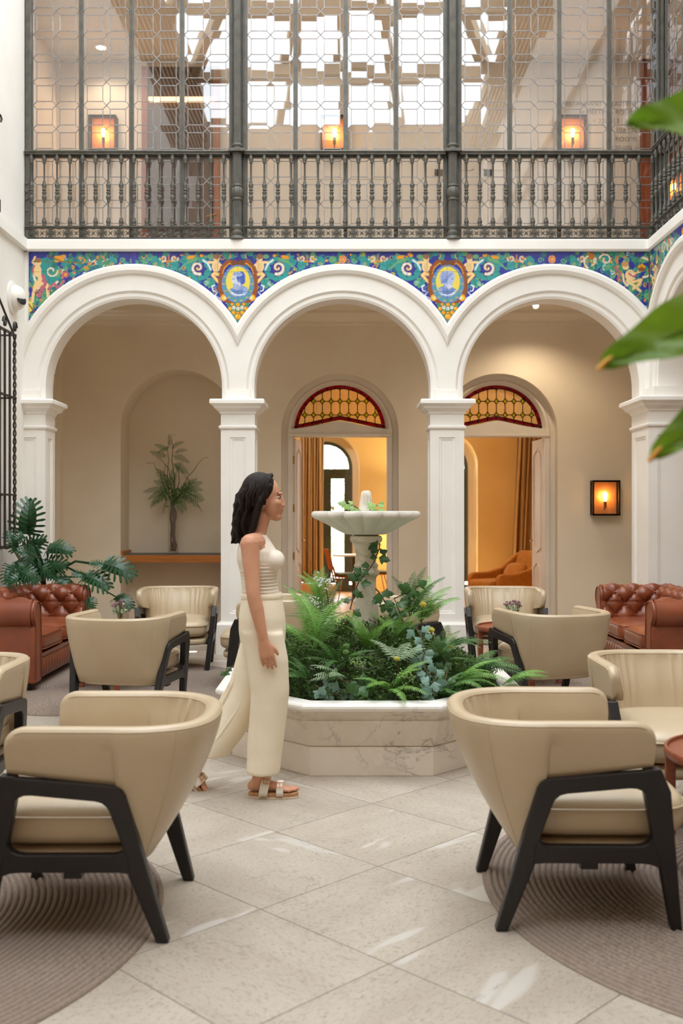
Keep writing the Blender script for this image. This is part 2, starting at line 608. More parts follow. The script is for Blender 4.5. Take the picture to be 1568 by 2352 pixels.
    def obj(self, name, mat, parent=None, bevel=0.0, sub=0, seg=2, fix=False):
        o = bpy.data.objects.new(name, self.mesh(name, mat))
        COL.objects.link(o)
        if fix:
            bm = bmesh.new()
            bm.from_mesh(o.data)
            bmesh.ops.remove_doubles(bm, verts=bm.verts, dist=1e-5)
            bmesh.ops.recalc_face_normals(bm, faces=bm.faces)
            bm.to_mesh(o.data)
            bm.free()
        if parent:
            o.parent = parent
        if bevel:
            b = o.modifiers.new('edge', 'BEVEL')
            b.width = bevel
            b.segments = seg
            b.limit_method = 'ANGLE'
            b.angle_limit = math.radians(35)
        if sub:
            b = o.modifiers.new('smooth', 'SUBSURF')
            b.levels = b.render_levels = sub
        return o


def put(name, mesh, parent=None, loc=(0, 0, 0), rot=(0, 0, 0), scale=(1, 1, 1)):
    o = bpy.data.objects.new(name, mesh)
    COL.objects.link(o)
    o.parent = parent
    o.location = loc
    o.rotation_euler = rot
    o.scale = scale if isinstance(scale, tuple) else (scale,) * 3
    return o


def thing(name, label, cat, loc=(0, 0, 0), rz=0.0, group=None):
    o = bpy.data.objects.new(name, None)
    COL.objects.link(o)
    o.empty_display_size = .1
    o.location = loc
    o.rotation_euler = (0, 0, rz)
    return tag(o, label, cat, group)


def tag(o, label=None, cat=None, group=None, kind=None):
    for k, v in (('label', label), ('category', cat), ('group', group), ('kind', kind)):
        if v:
            o[k] = v
    return o


def struct(o):
    o['kind'] = 'structure'
    return o


def sroot(name):
    o = bpy.data.objects.new(name, None)
    COL.objects.link(o)
    return struct(o)


KIDS = {}


def copy_tree(o, parent=None):
    c = o.copy()
    COL.objects.link(c)
    if parent:
        c.parent = parent
    for ch in list(o.children):
        copy_tree(ch, c)
    return c


def clone(o, label, loc, rz, group=None):
    c = copy_tree(o)
    c.location = loc
    c.rotation_euler = (0, 0, rz)
    c['label'] = label
    if group:
        c['group'] = group
    return c


def xf(loc=(0, 0, 0), rot=(0, 0, 0), sc=1.0):
    from mathutils import Euler
    return Matrix.Translation(loc) @ Euler(rot).to_matrix().to_4x4() @ Matrix.Scale(sc, 4)
# ================================================================== SETTING
YA, YB = 10.35, 12.4            # arcade face, gallery back wall
SA = F_PX / YA                  # pixels per metre on the arcade
XL, XR = -3.25, 3.15            # courtyard side walls
ZS, ZT, ZF = 2.735, 4.118, 4.236  # arch spring, frieze top, gallery floor
AC = [(305.7 - CU) / SA, (786.2 - CU) / SA, (1266.7 - CU) / SA]
PX = [(u - CU) / SA for u in (65, 546, 1026.5)]
HB = 1.072                      # half a bay
UP_Z = 7.0                      # upper corridor ceiling


def wx(u, Y=YA):
    return (u - CU) * Y / F_PX


def wz(v, Y=YA):
    return CAM_H + (CV - v) * Y / F_PX


# ---- floor: 63 cm limestone tiles laid on the diagonal
floor = struct(MB().box(-6.2, 6.2, -1.6, YB + .5, -.25, -.012).obj('floor', M['grout']))
g = .446
hl = math.sqrt(2) * g / 2 - .0016
tm = MB()
tm.box(-hl, hl, -hl, hl, -.012, 0.0)
tile_mesh = tm.mesh('floor_tile', M['tile'])
for a in range(-9, 10):
    for b in range(-5, 22):
        if (a + b) % 2:
            continue
        x, y = .151 + a * g, 3.687 + b * g
        if abs(x) > 3.9 or y < 1.9 or y > 12.75:
            continue
        if abs(x) > .36 * y + .7:
            continue
        put('floor_tile', tile_mesh, floor, (x, y, 0), (0, 0, PI / 4 + RND.choice((0, 1, 2, 3)) * PI / 2))


# ---- arcades
STN = [(.906, .30), (.906, .035), (.930, .022), (.962, .022), (.985, 0), (1.147, 0), (1.156, -.03), (1.185, -.05), (1.228, -.05), (1.249, -.035), (1.252, .03)]


def arch_bay(mb, c, lo, hi, mp):
    bm = bmesh.new()
    n = 56
    rows = []
    for i in range(n + 1):
        t = PI * i / n
        rows.append([bm.verts.new((c - r * math.cos(t), d, ZS + r * math.sin(t))) for r, d in STN])
    lft = [bm.verts.new((c - r, d, 2.60)) for r, d in STN[:6]] + [None] * 5
    rgt = [bm.verts.new((c + r, d, 2.60)) for r, d in STN[:6]] + [None] * 5
    fs = []
    for r0, r1 in zip(rows, rows[1:]):
        for j in range(len(STN) - 1):
            fs.append(bm.faces.new((r0[j], r1[j], r1[j + 1], r0[j + 1])))
    for j in range(5):
        fs.append(bm.faces.new((lft[j], rows[0][j], rows[0][j + 1], lft[j + 1])))
        fs.append(bm.faces.new((rows[-1][j], rgt[j], rgt[j + 1], rows[-1][j + 1])))
    # spandrel behind the painted tiles, and the gallery side
    for (R0, d) in ((1.2, .02), (.906, .30)):
        pr = []
        for i in range(n + 1):
            t = PI * i / n
            s = c - R0 * math.cos(t)
            pr.append((bm.verts.new((s, d, ZS + R0 * math.sin(t))), bm.verts.new((s, d, 4.16))))
        for (a, b), (a2, b2) in zip(pr, pr[1:]):
            fs.append(bm.faces.new((a, a2, b2, b)))
        if R0 < 1:
            for s0, s1 in ((c - R0 - .2, c - R0), (c + R0, c + R0 + .2)):
                q = [bm.verts.new(p) for p in ((s0, d, 2.6), (s1, d, 2.6), (s1, d, 4.16), (s0, d, 4.16))]
                bm.faces.new(q)
    for s, no in ((lo, (-1, 0, 0)), (hi, (1, 0, 0))):
        bmesh.ops.bisect_plane(bm, geom=bm.verts[:] + bm.edges[:] + bm.faces[:], plane_co=(s, 0, 0), plane_no=no, clear_outer=True)
    bm.verts.index_update()
    mb.add([mp(*v.co) for v in bm.verts], [[v.index for v in f.verts] for f in bm.faces], False)
    bm.free()


mpF = lambda s, d, z: (s, YA + d, z)
mpR = lambda s, d, z: (XR + d, s, z)
RC = [YA - .02 - HB - k * 2 * HB for k in range(5)]    # openings of the right-hand arcade
mb = MB()
for c, lo, hi in ((AC[0], XL - .02, AC[0] + HB), (AC[1], AC[1] - HB, AC[1] + HB), (AC[2], AC[2] - HB, XR)):
    arch_bay(mb, c, lo, hi, mpF)
wall_arcade = struct(mb.obj('wall_front', M['plaster'], fix=False))
mb = MB()
for c in RC:
    arch_bay(mb, c, c - HB, c + HB if c != RC[0] else YA + .05, mpR)
wall_right = struct(mb.obj('wall_right', M['plaster']))


def panel_face(mb, o, ux, w, z0, z1, nrm, marg, pz0, pz1, dep=.016):
    """A flat face (origin o, horizontal axis ux, width w) with one stepped recessed panel."""
    o, ux, nrm = Vector(o), Vector(ux), Vector(nrm)
    P = lambda a, z, d: o + ux * a + Vector((0, 0, z)) - nrm * d
    lv = [((0, w, z0, z1), 0), ((marg, w - marg, pz0, pz1), 0), ((marg + .004, w - marg - .004, pz0 + .004, pz1 - .004), dep * .55),
          ((marg + .022, w - marg - .022, pz0 + .022, pz1 - .022), dep * .55), ((marg + .027, w - marg - .027, pz0 + .027, pz1 - .027), dep)]
    prev = None
    for (a0, a1, b0, b1), d in lv:
        q = [P(a0, b0, d), P(a1, b0, d), P(a1, b1, d), P(a0, b1, d)]
        if prev:
            for k in range(4):
                mb.quad(prev[k], prev[(k + 1) % 4], q[(k + 1) % 4], q[k])
        prev = q
    mb.quad(*prev)


def rect_stack(mb, cx, cy, levels):
    k = len(levels)
    v = []
    for hx, hy, z in levels:
        v += [(cx - hx, cy - hy, z), (cx + hx, cy - hy, z), (cx + hx, cy + hy, z), (cx - hx, cy + hy, z)]
    f = []
    for i in range(k - 1):
        for j in range(4):
            j2 = (j + 1) % 4
            f.append((i * 4 + j, i * 4 + j2, i * 4 + 4 + j2, i * 4 + 4 + j))
    f.append((0, 1, 2, 3))
    f.append(tuple(range(4 * k - 4, 4 * k)))
    mb.add(v, f)


def pier(cx, cy, hx=.174, hy=.174, faces='flrb'):
    root = sroot('pier')
    root.location = (cx, cy, 0)
    b = MB()
    rect_stack(b, 0, 0, [(hx + .045, hy + .045, 0), (hx + .045, hy + .045, .296), (hx + .03, hy + .03, .316), (hx + .002, hy + .002, .318)])
    b.obj('plinth', M['plaster'], root)
    b = MB()
    z0, z1 = .31, 2.31
    panel_face(b, (-hx, -hy, 0), (1, 0, 0), 2 * hx, z0, z1, (0, -1, 0), .092, .41, 2.215)
    panel_face(b, (hx, hy, 0), (-1, 0, 0), 2 * hx, z0, z1, (0, 1, 0), .092, .41, 2.215)
    panel_face(b, (hx, -hy, 0), (0, 1, 0), 2 * hy, z0, z1, (1, 0, 0), .092, .41, 2.215)
    panel_face(b, (-hx, hy, 0), (0, -1, 0), 2 * hy, z0, z1, (-1, 0, 0), .092, .41, 2.215)
    b.obj('shaft', M['plaster'], root)
    b = MB()
    rect_stack(b, 0, 0, [(hx, hy, 2.30), (hx + .012, hy + .012, 2.30), (hx + .02, hy + .02, 2.312), (hx + .02, hy + .02, 2.328), (hx + .01, hy + .01, 2.337), (hx, hy, 2.337),
                         (hx, hy, 2.455), (hx + .012, hy + .012, 2.458), (hx + .015, hy + .015, 2.478), (hx + .04, hy + .04, 2.497), (hx + .062, hy + .062, 2.512), (hx + .067, hy + .067, 2.53),
                         (hx + .09, hy + .09, 2.548), (hx + .105, hy + .105, 2.555), (hx + .105, hy + .105, 2.588), (hx + .095, hy + .095, 2.6), (hx - .04, hy - .04, 2.602)])
    b.obj('capital', M['plaster'], root)
    b = MB()
    b.box(-hx + .052, hx - .052, -hy - .012, 0, 2.595, 2.70)
    b.obj('impost_block', M['plaster'], root)
    return root


for p in PX:
    pier(p, YA + .174)
CY = YA - .02
pier(3.05 + .26, YA - .31 + .29, .26, .29)          # corner pier
for c in RC[1:]:
    pier(XR + .174, c + HB)
# ---- left wall, its ledge, upper walls
w = MB()
w.box(XL - .25, XL, -1.5, YA + .34, 0, ROOF_Z)
struct(w.obj('wall_left', M['plaster']))
w = MB()
w.prism([(XL, 4.235), (XL + .05, 4.235), (XL + .05, 4.13), (XL + .038, 4.118), (XL, 4.118)], -1.5, YA, lambda a, b, d: (a, d, b))
struct(w.obj('trim_1', M['plaster']))
w = MB()
w.box(-6.2, 6.2, -1.62, -1.5, 0, ROOF_Z)
struct(w.obj('wall_rear', M['rear']))
# ---- gallery slab (ceiling below, floor above)
w = MB()
w.box(-5.2, 6.2, YA + .02, YB + 3, ZT + .03, ZF)
w.prism([(YA + .06, ZF), (YA - .04, ZF), (YA - .045, 4.225), (YA - .045, 4.135), (YA - .03, 4.118), (YA + .06, 4.118)], XL, XR + .03, lambda a, b, d: (d, a, b))
struct(w.obj('trim_2', M['plaster']))
w = MB()
w.box(XR + .03, 5.6, -1.5, YA + .02, ZT + .03, ZF)
w.prism([(XR + .06, ZF), (XR - .02, ZF), (XR - .025, 4.225), (XR - .025, 4.135), (XR - .01, 4.118), (XR + .06, 4.118)], -1.5, YA - .045, lambda a, b, d: (a, d, b))
struct(w.obj('trim_3', M['plaster']))
w = MB()
w.box(-4.0, 6.2, YA + .31, YB + .02, 3.88, 3.98)
w.box(XR + .31, 5.6, -1.5, YA + .31, 3.88, 3.98)
struct(w.obj('ceiling', M['cream']))
w = MB()
w.prism([(YB, 3.88), (YB - .24, 3.88), (YB - .24, 3.85), (YB - .20, 3.845), (YB - .18, 3.82), (YB - .10, 3.785), (YB - .05, 3.775), (YB - .05, 3.75), (YB, 3.735)], -3.6, 4.4, lambda a, b, d: (d, a, b))
struct(w.obj('trim_4', M['cream']))

# ---- back wall of the gallery
NICHE = (-2.0, .71, 2.487, .49)
DOORS = [(-.02, .72, 2.43, .14), (1.93, .72, 2.43, .14)]


def wall_openings(mb, x0, x1, z1, ops, Y, n=40):
    cur = x0
    for cx, h, zs, dep in ops:
        mb.quad((cur, Y, 0), (cx - h, Y, 0), (cx - h, Y, z1), (cur, Y, z1))
        pr = [(cx - h * math.cos(PI * i / n), zs + h * math.sin(PI * i / n)) for i in range(n + 1)]
        for (a, b), (a2, b2) in zip(pr, pr[1:]):
            mb.quad((a, Y, b), (a2, Y, b2), (a2, Y, z1), (a, Y, z1))
        rv = [(cx - h, 0)] + pr + [(cx + h, 0)]
        for (a, b), (a2, b2) in zip(rv, rv[1:]):
            mb.quad((a, Y, b), (a, Y + dep, b), (a2, Y + dep, b2), (a2, Y, b2))
        cur = cx + h
    mb.quad((cur, Y, 0), (x1, Y, 0), (x1, Y, z1), (cur, Y, z1))


w = MB()
wall_openings(w, -3.46, 6.2, 3.95, [NICHE] + DOORS, YB)
cx, h, zs, dep = NICHE
w.quad((cx - h - .05, YB + dep, 0), (cx + h + .05, YB + dep, 0), (cx + h + .05, YB + dep, 3.9), (cx - h - .05, YB + dep, 3.9))
struct(w.obj('wall_gallery', M['cream']))
w = MB()
w.box(-3.7, -3.46, YA + .3, YB + .1, 0, 3.8)
w.box(-3.46, -3.415, YB - .16, YB, 0, 3.7)
struct(w.obj('wall_gallery_left', M['cream']))
w = MB()
w.box(5.3, 5.5, -1.5, YB + .2, 0, 3.8)
struct(w.obj('wall_gallery_right', M['cream']))
w = MB()
for a, b in ((-3.42, NICHE[0] - NICHE[1]), (NICHE[0] + NICHE[1], DOORS[0][0] - .72), (DOORS[0][0] + .72, DOORS[1][0] - .72), (DOORS[1][0] + .72, 5.3)):
    w.box(a, b, YB - .012, YB, 0, .11)
struct(w.obj('baseboard_back', M['cream'], bevel=.004))


# ---- the two doorways with stained-glass fanlights
def clip_half(poly, n, d):
    out = []
    for i, p in enumerate(poly):
        q = poly[(i + 1) % len(poly)]
        a, b = n[0] * p[0] + n[1] * p[1] - d, n[0] * q[0] + n[1] * q[1] - d
        if a <= 0:
            out.append(p)
        if a * b < 0:
            t = a / (a - b)
            out.append((p[0] + (q[0] - p[0]) * t, p[1] + (q[1] - p[1]) * t))
    return out


def came(mb, pts, r, Y, closed=True):
    n = len(pts)
    for i in range(n if closed else n - 1):
        p, q = Vector(pts[i]), Vector(pts[(i + 1) % n])
        d = q - p
        if d.length < 1e-4:
            continue
        t = Vector((-d.y, d.x)).normalized() * r
        c = [p - t, q - t, q + t, p + t]
        mb.prism([(a.x, a.y) for a in c], Y - r, Y + r, lambda a, b, e: (a, e, b))


GR, GZ = .575, 2.46
for k, (cx, h, zs, dep) in enumerate(DOORS):
    root = sroot('door_%d' % (k + 1))
    root.location = (cx, 0, 0)
    Y0 = YB + dep
    f = MB()
    n = 40
    R0 = .60
    arc = [(-math.cos(PI * i / n), math.sin(PI * i / n)) for i in range(n + 1)]
    for (a, b), (a2, b2) in zip(arc, arc[1:]):
        for r0, d0, r1, d1 in ((.735, 0, .66, 0), (.66, 0, .645, -.02), (.645, -.02, R0 + .005, -.02), (R0 + .005, -.02, .570, .05)):
            z_ = lambda r: zs if r > .64 else GZ
            f.quad((a * r0, Y0 + d0, z_(r0) + b * r0), (a2 * r0, Y0 + d0, z_(r0) + b2 * r0), (a2 * r1, Y0 + d1, z_(r1) + b2 * r1), (a * r1, Y0 + d1, z_(r1) + b * r1))
    for s in (-1, 1):
        f.box(*sorted((s * .585, s * .645)), Y0 - .03, Y0 + .16, 0, 2.48)
        f.box(*sorted((s * .64, s * .735)), Y0, Y0 + .16, 0, 2.43)
    f.obj('door_frame', M['paint'], root)
    f = MB()
    f.box(-.645, .645, Y0 - .045, Y0 + .16, 2.385, 2.418)
    wav = [(-.60, 2.478), (-.50, 2.492), (-.36, 2.512), (-.22, 2.538), (-.08, 2.572), (0, 2.58), (.08, 2.572), (.22, 2.538), (.36, 2.512), (.50, 2.492), (.60, 2.478)]
    f.prism([(-.61, 2.41)] + wav + [(.61, 2.41)], Y0 - .015, Y0 + .12, lambda a, b, d: (a, d, b))
    f.obj('lintel', M['paint'], root, bevel=.004)
    # stained glass
    Yg = Y0 + .06
    lead = MB()
    low = lambda x: 2.618 - .215 * min(abs(x), .56) + .0 if abs(x) > .05 else 2.612
    RB = GR - .047

    def pane(poly, mat, nm='pane'):
        if len(poly) < 3:
            return
        ar = abs(sum(poly[i][0] * poly[(i + 1) % len(poly)][1] - poly[(i + 1) % len(poly)][0] * poly[i][1] for i in range(len(poly)))) / 2
        if ar < 1.2e-4:
            return
        MB().prism(poly, Yg - .002, Yg + .002, lambda a, b, d: (a, d, b)).obj(nm, M[mat], root)
        came(lead, poly, .0045, Yg)

    nb = 15
    a_lo = .07
    for i in range(nb):
        t0, t1 = a_lo + (PI - 2 * a_lo) * i / nb, a_lo + (PI - 2 * a_lo) * (i + 1) / nb
        tm_ = (t0 + t1) / 2
        pane([(-RB * math.cos(t0), GZ + RB * math.sin(t0)), (-GR * math.cos(t0), GZ + GR * math.sin(t0)), (-GR * math.cos(tm_), GZ + GR * math.sin(tm_)),
              (-GR * math.cos(t1), GZ + GR * math.sin(t1)), (-RB * math.cos(t1), GZ + RB * math.sin(t1)), (-RB * math.cos(tm_), GZ + RB * math.sin(tm_))], 'red_glass')
    xs = [-.572 + 1.144 * i / 10 for i in range(11)]
    for a, b in zip(xs, xs[1:]):
        la, lb = low(a), low(b)
        pane([(a, la - .012), (b, lb - .012), (b, lb + .03), (a, la + .03)], 'red_glass')
    px_, pz_, dx_, dz_ = .1095, .171, .029, .037
    z_r = [2.660 + pz_ * j for j in range(-1, 3)]

    def clipped(poly):
        for i in range(24):
            t = PI * (i + .5) / 24
            poly = clip_half(poly, (-math.cos(t), math.sin(t)), RB + GZ * math.sin(t))
            if len(poly) < 3:
                return poly
        mx_ = sum(p[0] for p in poly) / len(poly)
        s = 1 if mx_ >= 0 else -1
        return clip_half(poly, (-s * .215, -1), -(2.648))
    for i in range(-6, 7):
        for j, zz in enumerate(z_r):
            x = i * px_
            pane(clipped([(x - dx_, zz), (x, zz - dz_), (x + dx_, zz), (x, zz + dz_)]), 'green_glass')
            pane(clipped([(x, zz + dz_), (x + dx_, zz), (x + px_ - dx_, zz), (x + px_, zz + dz_), (x + px_, zz + pz_ - dz_), (x + px_ - dx_, zz + pz_), (x + dx_, zz + pz_), (x, zz + pz_ - dz_)]), 'gold_glass')
    lead.obj('lead_came', M['dark_lead'], root)

# open door leaves, hinged into the room behind
def door_leaf(parent_x, hinge, ang, name):
    root = thing(name, '', 'door')
    root.location = (hinge, YB + .20, 0)
    root.rotation_euler = (0, 0, ang)
    b = MB()
    W = .56
    b.box(0, W, -.02, .02, .01, 2.37)
    leaf = b.obj('leaf', M['paint'], root, bevel=.004)
    b = MB()
    for sy in (-1, 1):
        pts = []
        for k in range(41):
            t = k / 40
            pts.append(t)
        for (z0, z1) in ((.95, 2.24), (.18, .80)):
            x0, x1 = .10, W - .10
            ol = [(x0, z0 + .06), (x0 + .03, z0 + .03), (x0 + .09, z0 + .02), ((x0 + x1) / 2, z0 - .01), (x1 - .09, z0 + .02), (x1 - .03, z0 + .03), (x1, z0 + .06),
                  (x1, z1 - .09), (x1 - .03, z1 - .05), (x1 - .08, z1 - .04), ((x0 + x1) / 2, z1 + .01), (x0 + .08, z1 - .04), (x0 + .03, z1 - .05), (x0, z1 - .09), (x0, z0 + .06)]
            b.tube([(a, sy * .022, c) for a, c in ol], .011, 6)
    b.obj('panel_moulding', M['paint'], leaf)
    b = MB()
    b.tube([(W - .04, -.02, 1.08), (W - .04, -.06, 1.08), (W - .13, -.06, 1.08)], .008, 6)
    b.tube([(W - .04, .02, 1.08), (W - .04, .06, 1.08), (W - .13, .06, 1.08)], .008, 6)
    b.obj('door_handle', M['brass'], leaf)
    for z in (.3, .9, 1.5, 2.1):
        MB().lathe([(.009, z - .05), (.009, z + .05)], 8).obj('hinge', M['brass'], root)
    return root


dl = door_leaf(0, DOORS[0][0] - .575, math.radians(84), 'door_leaf')
dl['label'] = 'cream door leaf standing open at the left of the curtained doorway behind the fountain'
dl = door_leaf(0, DOORS[1][0] + .60, math.radians(93), 'door_leaf')
dl['label'] = 'cream panelled door leaf open beside the mustard armchair'

# ---- room behind: floor, yellow window wall, side and rear shell
YW = 18.0
w = MB()
w.box(-6, 6, YB + .5, YW + .6, -.1, 0)
struct(w.obj('floor_2', M['oak']))
w = MB()
WN = [(-.28, .60, 2.28, .45), (1.83, .60, 2.28, .45), (3.94, .60, 2.28, .45)]
wall_openings(w, -6, 6, 4.2, WN, YW)
struct(w.obj('wall_window', M['yellow']))
w = MB()
w.box(-6.1, -6, YB + .5, YW, 0, 4.2)
w.box(6, 6.1, YB + .5, YW, 0, 4.2)
w.box(-6, 6, YB + .34, YB + .5, 3.34, 4.2)
xs_ = [-6.0, DOORS[0][0] - .75, DOORS[0][0] + .75, DOORS[1][0] - .75, DOORS[1][0] + .75, 6.0]
for a, b in ((-6, NICHE[0] - .9), (NICHE[0] + .9, xs_[1]), (xs_[2], xs_[3]), (xs_[4], 6)):
    w.box(a, b, YB + .34, YB + .5, 0, 3.4)
w.box(NICHE[0] - .9, NICHE[0] + .9, YB + .5, YB + .6, 0, 4.2)
struct(w.obj('wall_room', M['yellow']))
w = MB()
w.box(-6.1, 6.1, YB + .34, YW + .2, 4.2, 4.3)
struct(w.obj('ceiling_2', M['cream']))
for k, (cx, h, zs, dep) in enumerate(WN):
    root = sroot('window_%d' % (60 + k))
    root.location = (cx, YW + dep, 0)
    n = 24
    f = MB()
    for (r0, r1, d0, d1) in ((.625, .47, -.02, .0),):
        pr = [(-r0, 0)] + [(-r0 * math.cos(PI * i / n), zs + r0 * math.sin(PI * i / n)) for i in range(n + 1)] + [(r0, 0)]
        pq = [(-.475, 0)] + [(-.475 * math.cos(PI * i / n), 2.26 + .475 * math.sin(PI * i / n)) for i in range(n + 1)] + [(.475, 0)]
        for a in range(len(pr) - 1):
            f.quad((pr[a][0], 0, pr[a][1]), (pr[a + 1][0], 0, pr[a + 1][1]), (pq[a + 1][0], .02, pq[a + 1][1]), (pq[a][0], .02, pq[a][1]))
    f.obj('window_reveal', M['cream'], root)
    f = MB()
    fr = [(.475, .415)]
    for ro, ri in fr:
        A = [(-ro, .18)] + [(-ro * math.cos(PI * i / n), 2.26 + ro * math.sin(PI * i / n)) for i in range(n + 1)] + [(ro, .18)]
        B = [(-ri, .18)] + [(-ri * math.cos(PI * i / n), 2.26 + ri * math.sin(PI * i / n)) for i in range(n + 1)] + [(ri, .18)]
        for a in range(len(A) - 1):
            f.quad((A[a][0], 0, A[a][1]), (A[a + 1][0], 0, A[a + 1][1]), (B[a + 1][0], 0, B[a + 1][1]), (B[a][0], 0, B[a][1]))
            f.quad((B[a][0], 0, B[a][1]), (B[a + 1][0], 0, B[a + 1][1]), (B[a + 1][0], .06, B[a + 1][1]), (B[a][0], .06, B[a][1]))
    f.box(-.42, .42, -.005, .06, 2.14, 2.235)
    f.box(-.42, .42, -.01, .06, .10, .24)
    for s in (-1, 1):
        f.box(*sorted((s * .09, s * .33)), -.010, .05, 2.06, 2.139)
        f.box(*sorted((s * .33, s * .42)), -.012, .05, .2, 2.14)
        f.box(*sorted((0, s * .09)), -.012, .05, .2, 2.14)
    f.box(-.475, .475, -.03, .06, 0, .12)
    f.obj('window_frame', M['frame_dark'], root)
    f = MB()
    f.add([(-.42, .03, .2), (.42, .03, .2), (.42, .03, 2.2), (-.42, .03, 2.2)], [(0, 1, 2, 3)])
    f.obj('pane', M['clear'], root)
    f = MB()
    f.add([(-.42 * math.cos(PI * i / n), .03, 2.24 + .42 * math.sin(PI * i / n)) for i in range(n + 1)], [tuple(range(n + 1))])
    f.obj('pane', M['clear'], root)
w = MB()
w.box(-1.1, -.1, YW - .35, YW, 0, .19)
w.box(2.9, 4.6, YW - .35, YW, 0, .19)
struct(w.obj('trim_5', M['oak'], bevel=.01))

# garden beyond the windows
w = MB()
w.box(-16, 16, YW + .6, 46, -.3, -.02)
struct(w.obj('ground', M['gravel']))
def blob_mesh(seed, n, size):
    r = random.Random(seed)
    b = MB()
    for _ in range(n):
        t, ph, rr = r.uniform(0, 2 * PI), math.acos(r.uniform(-1, 1)), r.uniform(.75, 1.05)
        p = Vector((math.sin(ph) * math.cos(t), math.sin(ph) * math.sin(t), math.cos(ph))) * rr
        d = Vector((r.gauss(0, 1), r.gauss(0, 1), r.gauss(0, 1))).normalized()
        e = d.orthogonal().normalized()
        s = size * r.uniform(.6, 1.3)
        b.add([p - d * s, p + e * s * .5, p + d * s, p - e * s * .5], [(0, 1, 2, 3)])
    return b.mesh('foliage', M['hedge'])
bmz = blob_mesh(5, 2600, .07)
gl = ['round clipped shrub seen through the lower left window pane', 'tall pale shrub outside the arched window behind the curtain', 'leafy shrub outside the window beyond the white table',
      'pale bush outside the second window beside the mustard chair', 'garden bush beyond the arched window on its right']
for i, (x, y, s, h) in enumerate(((-1.0, 25, 1.0, 1.3), (-.3, 33, 2.2, 3.4), (.5, 27, .8, 1.7), (3.4, 27, 1.2, 2.2), (2.6, 36, 1.3, 2.4))):
    t = thing('garden_shrub', gl[i], 'shrub', (x, y, -.03), i * 1.3)
    o = put('foliage', bmz, t, (0, 0, h * .55), (0, 0, 0), (s, s, h * .5))
    o['kind'] = 'stuff'
    MB().tube([(0, 0, 0), (.05, 0, h * .5)], .06, 6).obj('trunk', M['twig'], t)

# ---- upper corridor
w = MB()
w.box(-5.2, 3.66, YB, YB + .2, ZF, UP_Z + .2)
w.box(-3.7, -3.5, YA, YB, ZF, UP_Z + .2)
struct(w.obj('wall_corridor', M['corridor']))
w = MB()
w.box(3.66, 5.6, YB - .03, YB + .2, ZF, UP_Z + .2)
struct(w.obj('wall_corridor_end', M['red_wood']))
w = MB()
w.box(5.5, 5.6, -1.5, YB, ZF, UP_Z + .2)
struct(w.obj('wall_corridor_right', M['corridor']))
w = MB()
w.box(-5.2, 5.6, YA + .25, YB + .2, UP_Z, UP_Z + .2)
w.box(XR + .3, 5.6, -1.5, YA + .3, UP_Z, UP_Z + .2)
struct(w.obj('ceiling_3', M['corridor']))
w = MB()
w.box(-5.2, 5.6, YA - .02, YA + .25, 7.25, ROOF_Z)
w.box(XR, XR + .3, -1.5, YA, 7.25, ROOF_Z)
struct(w.obj('wall_upper', M['plaster']))
w = MB()
w.box(XR + .08, XR + .25, -1.5, 8.68, ZF, 7.3)
struct(w.obj('wall_upper_right', M['plaster']))
# raised wall panels of the corridor
w = MB()
for x0, x1, z0, z1 in ((1.16, 1.62, 4.62, 5.66), (1.74, 2.18, 4.62, 5.66), (-.62, .55, 4.55, 5.55)):
    for a0, a1, b0, b1 in ((x0, x1, z0, z0 + .014), (x0, x1, z1 - .014, z1), (x0, x0 + .014, z0, z1), (x1 - .014, x1, z0, z1)):
        w.box(a0, a1, YB - .008, YB, b0, b1)
struct(w.obj('trim_6', M['corridor']))

# ---- skylight over the courtyard: slatted side slopes, ridge and fanned rafters
w = MB()
hx0 = 3.2
for s in (-1, 1):
    w.prism([(s * 3.3, 8.75), (s * 2.9, 9.9), (s * 2.9, 10.0), (s * 3.3, 8.9)], -1.5, YA, lambda a, b, d: (a, d, b))
struct(w.obj('ceiling_skylight', M['roof_beam']))
slat = MB()
for s in (-1, 1):
    for i in range(11):
        x, z = s * (3.24 - i * .034), 8.80 + i * .0945
        slat.box(x - .02, x + .02, -1.5, YA, z - .06, z + .02)
o = slat.obj('roof_slats', M['roof_slat'])
struct(o)
apex = Vector((0, 8.6, 11.2))
for i, (x, y) in enumerate([(-2.9, 9.4), (-2.9, 6.6), (-2.9, 3.9), (-2.9, 1.3), (-1.3, -1.3), (0, -1.5), (1.3, -1.3), (2.9, 1.3), (2.9, 3.9), (2.9, 6.6), (2.9, 9.4)]):
    b = MB().tube([apex, (x, y, 9.9)], (.17, .10), 4, sq=True, smooth=False)
    struct(b.obj('roof_beam', M['roof_beam']))
for y in (1.3, 3.9, 6.6):
    b = MB().box(-2.9, 2.9, y - .08, y + .08, 9.78, 9.98)
    struct(b.obj('roof_beam', M['roof_beam']))
# ================================================================== PAINTED TILE FRIEZE
K = 2.0                       # paint samples per photo pixel
U0, V0, U1, V1 = 40, 572, 1510, 770
CW, CH_ = int((U1 - U0) * K), int((V1 - V0) * K)
CAN = np.zeros((CH_, CW, 3))
C_ = lambda *c: np.array(c) / 255.0
BLUE, TEAL, GREEN, OR, YEL, WHT, BRN, LAV, PINK, FLESH, DBL, HAIR = (C_(44, 52, 150), C_(48, 150, 148), C_(104, 168, 122), C_(238, 160, 40), C_(236, 214, 88), C_(226, 232, 240), C_(150, 82, 34),
    C_(104, 140, 196), C_(190, 100, 120), C_(244, 208, 150), C_(70, 100, 190), C_(150, 110, 84))
CAN[:] = BLUE


